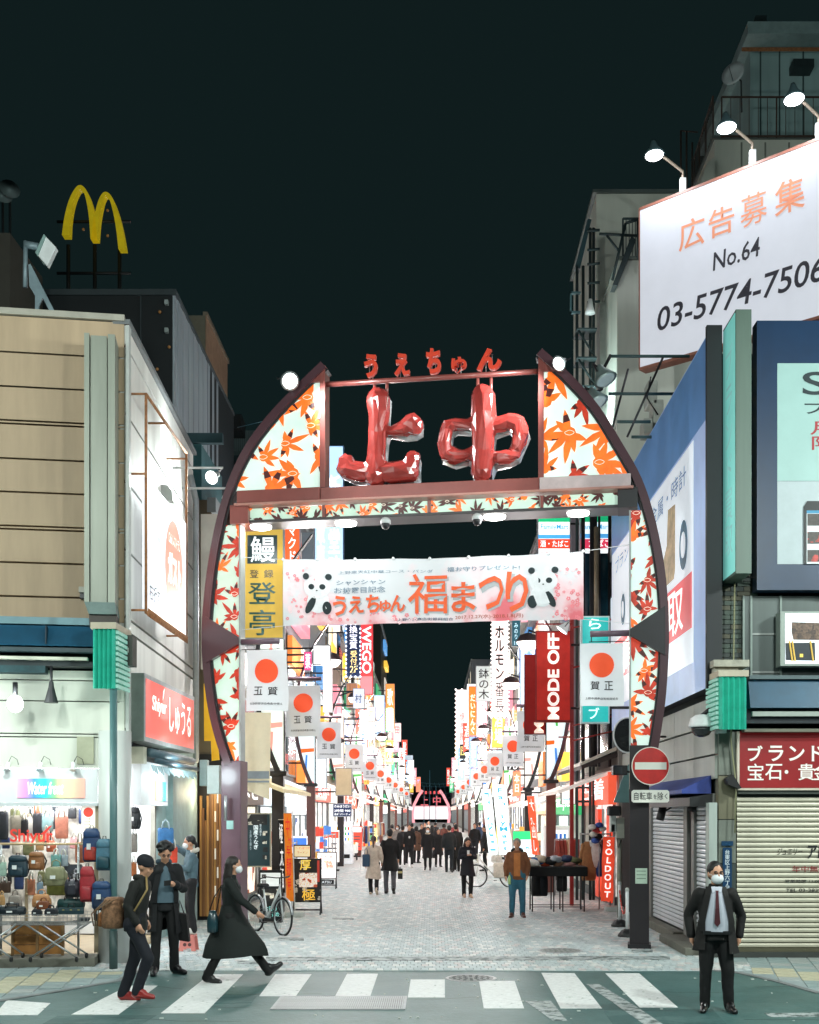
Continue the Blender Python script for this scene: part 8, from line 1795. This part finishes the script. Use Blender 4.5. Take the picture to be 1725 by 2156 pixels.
def nobori(label,x0,x1,y0,y1,Y,fc,e,body,tc,slant=0,base=True,te=1.1,group=None):
    """tall advertising flag on a pole with a weighted base"""
    a,b_,c,d=gx(x0,Y),gx(x1,Y),gz(y1,Y),gz(y0,Y); sl=slant*(d-c)
    t=thing('advertising_flag',label,'flag',(b_,Y,0)); F=Fr((0,Y,0),(1,0,0)); vs=[];nz=14;nx=3
    for j in range(nz+1):
        for i in range(nx+1): u=a+(b_-a)*i/nx+sl*(j/nz); vs.append((u,Y+.05*math.sin(j*.9+i)+.0,c+(d-c)*j/nz))
    m=nx+1; mb=MB().add(vs,[[j*m+i,j*m+i+1,(j+1)*m+i+1,(j+1)*m+i] for j in range(nz) for i in range(nx)]); mb.add([(v[0],v[1]+.006,v[2]) for v in vs],[[j*m+i,(j+1)*m+i,(j+1)*m+i+1,j*m+i+1] for j in range(nz) for i in range(nx)])
    mb.build('cloth',fc if not isinstance(fc,str) else emat(fc,e),t,smooth=True)
    o=text(body,F,a+(b_-a)*.2,b_-(b_-a)*.2,c+(d-c)*.06,d-(d-c)*.05,emat(tc,te),t,n=.02,bold=.02)
    off=parent_off(t)
    if o:
        for v in o.data.vertices:
            q=v.co+off; j=(q.z-c)/(d-c)*nz; q.x+=sl*(q.z-c)/(d-c); q.y=Y-.012+.05*math.sin(j*.9+(q.x-a)/(b_-a)*nx)-.01; v.co=q-off
    tb('pole',[(b_+.02,Y,.05),(b_+.02+sl,Y,d+.05)],.014,white,t,6); tb('cross_rod',[(a+sl,Y,d),(b_+.03+sl,Y,d)],.009,white,t,5)
    if base: MB().b(b_-.18,b_+.22,Y-.18,Y+.18,0,.13).build('weighted_base',pmat('#c8ccc8',.5),t,bevel=.03)
    return t
nobori('orange and red slanting noodle flag beside the dark lamp post base',603,619,1712,1898,25.2,mat('nobori_orange',lin('#e07a1c'),rough=.7,var=.2,emit=.45),1,'中\n華\n麺\n屋','#c8281c',slant=-.03,te=.7)
nobori('black and white lettered flag behind the orange noodle flag',589,601,1726,1880,25.6,mat('nobori_black',lin('#14181c'),rough=.7,emit=.1),1,'極\n太\n麺','#e8ecec',slant=-.02,base=False,te=.9)
nobori('red and white SOLD OUT flag outside the clothing shop',1266,1291,1762,1898,26.6,mat('nobori_red',lin('#e0482c'),rough=.7,var=.2,emit=.6),1,'S\nO\nL\nD\nO\nU\nT','#fff0ec',slant=.03)
nobori('nearer tall white convenience store flag with blue lettering',1052,1080,1652,1800,38,'#f4fafa',1.15,'F\na\nm\ni\nl\ny\nM\na\nr\nt','#38a0c0',slant=-.10,te=.8)
nobori('second tall white convenience store flag behind the first one',1030,1050,1662,1800,41,'#f0f6f8',1.1,'コ\nン\nビ\nニ','#58b0c8',slant=-.12,te=.8)
nobori('orange-red and white slanting flag beside the coffee shop',1121,1136,1676,1800,33.6,'#e85a38',.95,'大\n売\n出\nし','#fff4f0',slant=-.09,base=False)
nobori('white flag with orange letters over the drug store awning',745,757,1668,1740,43,'#f4efee',1.1,'S\nO\nR\nR','#e06a40',slant=.20,base=False,te=.9)
gb=sgn('green_band_board','bright green and white store board behind the brown-jacketed man',1080,1128,1750,1806,36.8,'#eef6fa',1.15,[('FamilyMart',(1086,1124,1782,1790),'#58a8d8',.8)],side=1,bracket=False); bf('green_band',gb[1],gx(1081,36.8),gx(1127,36.8),gz(1768,36.8),gz(1751,36.8),.004,.008,emat('#30d878',1.0),gb[0])
# hanging eel shop cloth, wooden front
hc=thing('hanging_cloth','large cream hanging cloth with a grey band above the eel poster','cloth',(gx(542,22.8),22.8,gz(1670,22.8))); F=front(22.8); vs=[]
for j in range(9):
    for i in range(9): a,b_=i/8,j/8; vs.append((gx(513+58*a-4*(1-b_)*a,22.8),22.8+.05*math.sin(a*9)*(1-b_)+.02*b_,gz(1662+22*a*(1-b_)-(162)*b_,22.8)))
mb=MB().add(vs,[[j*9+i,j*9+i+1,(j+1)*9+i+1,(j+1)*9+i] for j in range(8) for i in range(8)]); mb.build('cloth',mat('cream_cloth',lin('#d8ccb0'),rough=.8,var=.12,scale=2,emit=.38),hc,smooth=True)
for k,(ya,yb) in enumerate(((1624,1640),(1644,1648))): bf('grey_band',F,gx(514,22.8),gx(568,22.8),gz(yb,22.8),gz(ya,22.8),.07,.075,mat('band_grey',lin('#8f979c'),rough=.8,emit=.2),hc)
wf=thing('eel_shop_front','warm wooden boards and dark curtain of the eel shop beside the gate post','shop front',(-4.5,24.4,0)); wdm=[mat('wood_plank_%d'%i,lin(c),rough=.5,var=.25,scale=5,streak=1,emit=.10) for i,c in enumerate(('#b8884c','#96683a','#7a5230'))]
for i in range(9):
    x=gx(421+i*5,24.3); bx('plank',x,x+.042,24.28-.02*(i%2),24.34,.1,2.55-.25*(i%3) if i<4 else 2.9,wdm[(i*2)%3],wf)
bx('dark_recess',gx(417,24.36),gx(470,24.36),24.36,24.45,0,3.4,black,wf); 
for i in range(6): bx('curtain_print',gx(452+(i%2)*5,24.26),gx(455+(i%2)*5,24.26),24.25,24.26,.5+i*.38,.72+i*.38,emat('#e0d8c8',.5),wf)
light('front_glow',(gx(440,23.6),23.6,2.6),25,(1,.8,.5),.1,wf)
wbx=thing('meter_box','white electrical box on the back of the left gate post','electrical box',(gx(452,21),21,gz(1672,21))); bx('box',gx(438,21),gx(464,21),20.9,21.2,gz(1672,21),gz(1612,21),pmat('#b8c4c0',.4),wbx,bevel=.01); bx('second_box',gx(420,21.3),gx(436,21.3),21.3,21.5,gz(1655,21.3),gz(1600,21.3),pmat('#9fb4b0',.4),wbx,bevel=.01); tb('conduit',[(gx(475,20.3),20.3,gz(1675,20.3)),(gx(475,20.3),20.3,gz(1728,20.3))],.03,steel,wbx,6)
bx('ledger',gx(478,20.2),gx(492,20.2),20.15,20.2,gz(1746,20.2),gz(1728,20.2),pmat('#9fc8c4',.3),wbx)
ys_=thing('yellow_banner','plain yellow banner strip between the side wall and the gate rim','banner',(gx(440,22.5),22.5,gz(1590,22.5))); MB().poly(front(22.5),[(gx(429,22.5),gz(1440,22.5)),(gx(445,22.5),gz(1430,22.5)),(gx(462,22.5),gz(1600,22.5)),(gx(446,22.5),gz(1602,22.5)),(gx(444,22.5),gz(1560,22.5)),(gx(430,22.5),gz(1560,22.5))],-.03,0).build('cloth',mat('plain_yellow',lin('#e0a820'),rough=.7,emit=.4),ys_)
wbl=thing('white_wall_banner','tall blank off-white sign board behind the curved gate rim','sign board',(gx(440,24.2),24.2,gz(1400,24.2))); bx('board',gx(425,24.2),gx(475,24.2),24.1,24.2,gz(1410,24.2),gz(1085,24.2),mat('offwhite_board',lin('#c8c4b8'),rough=.6,var=.1,emit=.22),wbl)
# clothing table
Yt_=26.4; tb_=thing('clothes_table','folding table with black skirt heaped with clothes outside the right shops','table',(gx(1176,Yt_),Yt_,0)); a,b_=gx(1117,Yt_),gx(1236,Yt_)
bx('tabletop',a,b_,Yt_,Yt_+.7,.98,1.01,pmat('#2a2c30'),tb_); bx('skirt',a-.01,b_+.01,Yt_-.02,Yt_,.80,1.0,cm('#0e1012'),tb_); bx('skirt',b_,b_+.02,Yt_,Yt_+.7,.8,1.0,cm('#0e1012'),tb_)
for x in (a+.05,(a+b_)/2-.1,(a+b_)/2+.1,b_-.05):
    for yy in (Yt_+.05,Yt_+.65): tb('leg',[(x,yy,.98),(x,yy,0)],.016,black,tb_,5)
for z in (.12,): tb('stretcher',[(a+.05,Yt_+.05,z),(b_-.05,Yt_+.05,z)],.01,black,tb_,5); tb('stretcher',[(a+.05,Yt_+.65,z),(b_-.05,Yt_+.65,z)],.01,black,tb_,5)
rg=random.Random(14); cc=[('white','#e8e4dc'),('blue','#2c5a94'),('beige','#c8b49c'),('orange','#d8502c'),('black','#16181c'),('grey','#a8acb4'),('brown','#8a6048'),('cream','#efe6d4'),('navy','#1c2c4c'),('pink','#d89a98'),('olive','#6a6a48')]
for i,(cn,c_) in enumerate(cc):
    x=a+.1+(b_-a-.3)*i/10.5; yy=Yt_+.12+rg.random()*.25; m_=MB(); m_.ell((0,0,0),(.15,.17,.085),14,9)
    for v in m_.v:
        n_=noise.noise(v*9+Vector((i*3,0,0))); v*=1+.45*n_
    for v in m_.v: v+=Vector((x,yy,1.09+.04*(i%3)))
    o=m_.build('folded_garment',cm(c_),None,smooth=True); tag(o,'%s crumpled garment heaped on the clothes table, %s along it'%(cn,('first','second','third','fourth','fifth','sixth','seventh','eighth','ninth','tenth','last')[i]),'garment')
for i,(x0,c_,l) in enumerate(((1132,'#16181c','black garment hanging under the clothes table near the brown-jacketed man'),(1145,'#1c2430','navy garment hanging under the clothes table'),(1186,'#14161a','dark cloth bundle hanging under the middle of the clothes table'))):
    x=gx(x0,Yt_); o=MB(); rounded(o,x-.12,x+.12,Yt_+.1,Yt_+.5,.35 if i<2 else .45,.93,.8); tag(o.build('hanging_garment',cm(c_),None,smooth=True),l,'garment')
# hanging coat, shirt, caps rack at the clothing shop
Yc=27.3
hr=thing('clothes_rail','white clothes rail at the front of the clothing shop','rail',(gx(1255,Yc),Yc,0)); 
for x in (1222,1285): tb('upright',[(gx(x,Yc),Yc,0),(gx(x,Yc),Yc,1.75)],.016,steel,hr,6)
tb('rail',[(gx(1222,Yc),Yc,1.72),(gx(1285,Yc),Yc,1.72)],.016,steel,hr,6); tb('foot_bar',[(gx(1222,Yc),Yc-.25,.04),(gx(1222,Yc),Yc+.25,.04)],.016,steel,hr,6)
for (x,c_,z0_,z1_,w,l) in ((1240,'#a8764c',.66,1.55,.34,'brown coat hanging open on the clothes rail'),(1255,'#e0dcd8',.95,1.62,.28,'white blouse hanging next to the brown coat'),(1268,'#4a4c58',.8,1.6,.2,'dark grey jacket hanging by the red flag'),(1278,'#c84a3a',.9,1.6,.16,'red shirt at the wall end of the clothes rail'),(1262,'#2c4a8a',.75,1.58,.14,'blue shirt between the blouse and the dark jacket')):
    X=gx(x,Yc-.1); m_=MB(); rounded(m_,X-w/2,X+w/2,Yc-.16,Yc-.02,z0_,z1_,.72); 
    for s in (-1,1): cap(m_,(X+s*w*.38,Yc-.09,z1_-.08),(X+s*w*.6,Yc-.09,z1_-.5),.05,.04)
    o=m_.build('hanging_garment',cm(c_),None,smooth=True); tag(o,l,'garment')
for i,(x,y,c_) in enumerate(((1247,1742,'#e4e0dc'),(1256,1748,'#b8383a'),(1262,1738,'#2c4a94'),(1250,1757,'#d8d4cc'),(1260,1762,'#1c1e24'),(1268,1745,'#e8e4e0'),(1254,1770,'#3a5aa8'))):
    X=gx(x,27); Z=gz(y,27); m_=MB(); m_.ell((X,27,Z),(.10,.12,.07),12,7); m_.ell((X,26.88,Z-.03),(.085,.09,.012),10,5); tag(m_.build('baseball_cap',cm(c_),None,smooth=True),'%s baseball cap, number %s down the cap rack by the clothing shop'%(('white','red','blue','cream','black','pale','dark blue')[i],('one','two','three','four','five','six','seven')[i]),'cap')
cr_=thing('cap_rack','thin metal rack carrying baseball caps beside the clothing shop','rack',(gx(1262,27.1),27.15,0)); tb('pole',[(gx(1262,27.15),27.15,0),(gx(1262,27.15),27.15,2.05)],.015,steel,cr_,6)
# red shop front with white script awning
Fp=Fr((4.28,33.2,0),(0,-1,0)); U2=lambda Y:33.2-Y
rp2=thing('poster_box','projecting lit poster box with two posters above the clothing shop','light box',(4,29,4.6)); bx('housing',3.98,4.28,28.3,30.9,4.55,5.5,pmat('#8a6a60'),rp2); F8=Fr((3.98,30.9,0),(0,-1,0))
for a_,b2,s in ((.1,1.25,31),(1.35,2.5,33)): bf('poster',F8,a_,b2,4.65,5.4,.0,.01,goods_mat('poster_%d'%s,['#f4e8e0','#d86a60','#e8b8a8','#8ab8c8','#ffffff'],sc=(2.5,2.5,2.5),emit=1.0,seed=s),rp2)
ev=thing('sloping_eave','sloping white and dark eave over the red clothing shop front','awning',(3.9,30,3.4)); MB().poly(Fr((0,27.8,0),(1,0,0)),[(3.45,3.30),(3.45,3.36),(4.3,3.75),(4.3,3.66)],-5.4,0).build('eave',pmat('#d8ccc0',.5),ev); MB().poly(Fr((0,27.78,0),(1,0,0)),[(3.48,3.22),(3.48,3.30),(4.3,3.62),(4.3,3.5)],-5.4,0).build('under_eave',pmat('#3a2c2a'),ev)
rf2=thing('red_shop_surround','bright red door surround with white script panel at the clothing shop','shop front',(4.2,29,0)); bf('red_panel',Fp,U2(30.4),U2(27.9),2.3,2.95,.0,.06,emat('#f0e4e0',1.0),rf2); bf('red_jamb',Fp,U2(28.5),U2(27.9),.1,2.3,.03,.12,emat('#d8442a',.75),rf2); bf('red_jamb',Fp,U2(30.4),U2(29.9),.1,2.3,.03,.12,emat('#d8442a',.75),rf2); text('HALLWAY',Fp,U2(30.2),U2(28.1),2.42,2.82,emat('#2a1c1c',.2),rf2,n=.07,shear=.3,bold=.03)
# meter boxes and grey conduit on the pier
eb=thing('electric_meter','grey electric meter boxes with black cable on the wall near the bollards','electrical box',(4.1,24.5,1.6)); Ye_=25
for (x0,x1,y0,y1,c) in ((1283,1295,1716,1752,'#c4ccc8'),(1296,1312,1722,1765,'#a4a89c'),(1284,1293,1735,1752,'#dfe4e4')): bx('meter_case',gx(x0,Ye_),gx(x1,Ye_),Ye_-.2,Ye_,gz(y1,Ye_),gz(y0,Ye_),pmat(c,.5),eb,bevel=.01)
tb('conduit',[(gx(1303,Ye_),Ye_-.1,gz(1765,Ye_)),(gx(1303,Ye_),Ye_-.1,.0)],.05,pmat('#8a8c80'),eb,8); tb('cable_loop',[(gx(1297,Ye_),Ye_-.15,gz(1765,Ye_)),(gx(1299,Ye_),Ye_-.2,gz(1785,Ye_)),(gx(1306,Ye_),Ye_-.15,gz(1768,Ye_))],.012,black,eb,5)
MB().poly(front(24),[(gx(1292,24),gz(1690,24)),(gx(1325,24),gz(1690,24)),(gx(1325,24),gz(1608,24)),(gx(1320,24),gz(1615,24))],-.03,0).build('slanted_plate',mat('slant_glass',lin('#5f8080'),rough=.3),eb)
bx('dark_fitting',gx(1279,24.5),gx(1306,24.5),24.3,24.6,gz(1718,24.5),gz(1697,24.5),black,eb,bevel=.03)
# bollards
for i,(x,Y,l) in enumerate(((1305,23.0,'white chain post with black weighted foot, farther one by the red chain'),(1321,21.1,'white chain post with black weighted foot right beside the dark gate post'))):
    t=thing('chain_post',l,'bollard',(gx(x,Y),Y,0)); X=gx(x,Y); MB().lathe((X,Y,0),[(.17,0),(.165,.05),(.10,.13),(.05,.15)],16).build('foot',black,t,smooth=True); tb('tube',[(X,Y,.13),(X,Y,.82)],.03,white,t,10); MB().lathe((X,Y,.82),[(.035,0),(.035,.04),(.02,.06)],10).build('cap',pmat('#b8bcb8'),t)
p0=Vector((gx(1305,23),23,.72)); p1=Vector((gx(1321,21.1),21.1,.70)); ch=thing('plastic_chain','red plastic chain sagging between the two white posts','chain',p0.lerp(p1,.5)-Vector((0,0,.4))); mb=MB()
for i in range(30):
    a_=i/30; q=p0.lerp(p1,a_)-Vector((0,0,.45*4*a_*(1-a_)*.8)); q2=p0.lerp(p1,(i+1)/30)-Vector((0,0,.45*4*((i+1)/30)*(1-(i+1)/30)*.8)); mb.tube([q,q2],.012 if i%2 else .018,5)
tag(mb.build('links',mat('chain_red',lin('#c83a2c'),rough=.4),ch),kind='stuff')
# generic clutter along both rows: racks, shelves, boards, crates
rg=random.Random(77); k=0
def stall(side,Y,kind,label,c1,c2):
    X=(-4.2 if side<0 else 4.0); s=-side; x0,x1=(X,X+.75) if side<0 else (X-.75,X)
    t=thing({'shelf':'goods_shelf','rack':'garment_rack','bin':'bargain_bin','sign':'standing_sign','vend':'vending_machine'}[kind],label,{'shelf':'shelf','rack':'rack','bin':'bin','sign':'sign board','vend':'vending machine'}[kind],((x0+x1)/2,Y,0))
    if kind=='shelf':
        for z in (.25,.65,1.05,1.45): bx('shelf_board',x0,x1,Y,Y+1.4,z-.02,z,white,t)
        for xx in (x0,x1-.03): bx('upright',xx,xx+.03,Y,Y+.03,0,1.5,steel,t); bx('upright',xx,xx+.03,Y+1.37,Y+1.4,0,1.5,steel,t)
        for z in (.25,.65,1.05,1.45):
            n=5
            for i in range(n): xx=x0+.04+(x1-x0-.1)*i/n; bx('box_of_goods',xx,xx+.11,Y+.02,Y+.3,z,z+.2+.12*rg.random(),emat(rg.choice([c1,c2,'#f4f4f0','#e8b050','#4a80c8','#d84a3a']),.55),t)
    elif kind=='rack':
        tb('rail',[(x0,Y,1.5),(x1,Y+1.2,1.5)],.02,steel,t,5)
        for (xx,yy) in ((x0,Y),(x1,Y+1.2)): tb('upright',[(xx,yy,0),(xx,yy,1.5)],.02,steel,t,5)
        for i in range(7): a_=i/6.5; xx=x0+(x1-x0)*a_; m_=MB(); rounded(m_,xx-.02,xx+.14,Y+1.2*a_-.2,Y+1.2*a_+.2,.65-.1*(i%2),1.48,.7); m_.build('garment',cm(rg.choice([c1,c2,'#c8c4bc','#2a3040','#8a4038','#d8c8a8'])),t,smooth=True)
    elif kind=='bin':
        bx('bin_body',x0,x1,Y,Y+.7,.35,.75,emat(c1,.35),t,bevel=.02); 
        for (xx,yy) in ((x0+.04,Y+.04),(x1-.04,Y+.04),(x0+.04,Y+.66),(x1-.04,Y+.66)): tb('leg',[(xx,yy,.35),(xx,yy,0)],.02,dark,t,5)
        for i in range(6): MB().ell((x0+.1+.12*i,Y+.15+.1*(i%2),.78),(.09,.12,.07),8,6).build('goods',emat(rg.choice([c2,'#f0ece0','#c85040','#4a78b0']),.4),t,smooth=True)
        bx('price_card',x0+.2,x0+.5,Y+.05,Y+.07,.85,1.1,emat('#ffe870',.9),t)
    elif kind=='sign':
        bx('panel',x0+.1,x1-.05,Y,Y+.06,.35,1.55,emat(c1,.95),t,bevel=.01); bx('header',x0+.12,x1-.07,Y-.008,Y,1.25,1.5,emat(c2,.9),t); 
        for i in range(4): bx('text_line',x0+.18,x1-.14,Y-.008,Y,.5+.17*i,.56+.17*i,emat('#5a5a60',.4),t)
        bx('foot',x0+.1,x1-.05,Y-.15,Y+.2,0,.08,dark,t); bx('stem',x0+.35,x0+.4,Y,Y+.05,.08,.35,dark,t)
    elif kind=='vend':
        bx('cabinet',x0-.02,x1,Y,Y+.9,0,1.83,emat(c1,.35),t,bevel=.02); bx('window',x0+.05,x1-.07,Y-.01,Y,.95,1.7,emat('#f4faff',1.2),t)
        for r in range(3):
            for i in range(5): bx('drink_can',x0+.08+.12*i,x0+.15+.12*i,Y-.03,Y-.01,1.0+.23*r,1.14+.23*r,emat(rg.choice([c2,'#d83a30','#3a6ac8','#3a9a50','#f0c040']),.7),t)
        bx('slot',x0+.1,x1-.1,Y-.012,Y,.25,.42,black,t)
LBL=['third shop','fourth shop','fifth shop','sixth shop','seventh shop','eighth shop','ninth shop']
plan=[(-1,29.2,'shelf','#f0e0c8','#a84a30'),(-1,33.5,'sign','#f4f6fa','#3a70c8'),(-1,38.6,'shelf','#e8f4fc','#68a8e0'),(-1,41.5,'shelf','#ffffff','#4a80d0'),(-1,45,'sign','#fff4f0','#e0503c'),(-1,51.5,'vend','#e8ecf0','#d04030'),(-1,55,'bin','#f0f0ec','#d8a060'),(-1,59.5,'sign','#e84a38','#ffffff'),(-1,63.5,'rack','#c84a4a','#2a4a80'),(-1,70,'shelf','#f4f0e4','#58a868'),(-1,76,'sign','#f8e890','#e04030'),(-1,84,'rack','#8a90a0','#c8a080'),
 (1,31.6,'rack','#a8483c','#384a78'),(1,34.6,'vend','#f4f6f6','#3a80c8'),(1,37.5,'bin','#30b868','#f4f4f4'),(1,41.5,'sign','#8a5a38','#f8e8c8'),(1,44.8,'shelf','#f0dcc0','#c87850'),(1,48.5,'sign','#ffffff','#e05040'),(1,52,'rack','#d8c8b8','#4a5a70'),(1,57,'shelf','#ffffff','#d0503c'),(1,62,'sign','#f4e060','#303840'),(1,67,'bin','#e85a40','#ffffff'),(1,73,'rack','#a0a8b8','#c86050'),(1,80,'sign','#f0f4fa','#4a78c8')]
names={'shelf':'white tiered goods shelf','rack':'rail of hung garments','bin':'legged bargain bin with a yellow price card','sign':'standing lit sign panel','vend':'lit drink vending machine'}
cn_={}
for (sd,Y,kd,c1,c2) in plan:
    cn_[(sd,kd)]=cn_.get((sd,kd),0)+1; n_=cn_[(sd,kd)]
    stall(sd,Y,kd,'%s, %s one along the %s shop row'%(names[kd],('nearest','second','third','fourth','fifth')[n_-1],'left' if sd<0 else 'right'),c1,c2)

# unseen road lamps, added out of frame to light the crossing and fronts
def added_road_lamp(x,y,h,P,label,dx,dy=0):
    t=thing('added_road_lamp',label,'street lamp',(x,y,0)); tb('pole',[(x,y,0),(x,y,h),(x+dx,y+dy,h+.3)],.09,galv,t,10)
    bx('head',x+dx-.35,x+dx+.35,y+dy-.15,y+dy+.15,h+.22,h+.38,galv,t); bx('diffuser',x+dx-.3,x+dx+.3,y+dy-.12,y+dy+.12,h+.18,h+.22,emat((.9,1,.97),8),t)
    light('lamp_glow',(x+dx,y+dy,h-.05),P,(.90,1,.95),.35,t)
added_road_lamp(-11,11.5,8.2,700,'tall road lamp outside the frame beside the bag shop',1.5)
added_road_lamp(11.5,11.5,8.2,2800,'tall road lamp outside the frame beside the jewellery shop',-1.5)
added_road_lamp(-6,-2.5,8.6,900,'tall road lamp behind the viewpoint on the bag shop side',1.2)
added_road_lamp(8,-2.5,8.6,1500,'tall road lamp behind the viewpoint on the jewellery shop side',-1.2)
added_road_lamp(-5.2,1.5,8.8,2300,'long-armed road lamp reaching over the carriageway, bag shop side',0,5)
added_road_lamp(5.6,1.5,8.8,2700,'long-armed road lamp reaching over the carriageway, jewellery shop side',0,5)
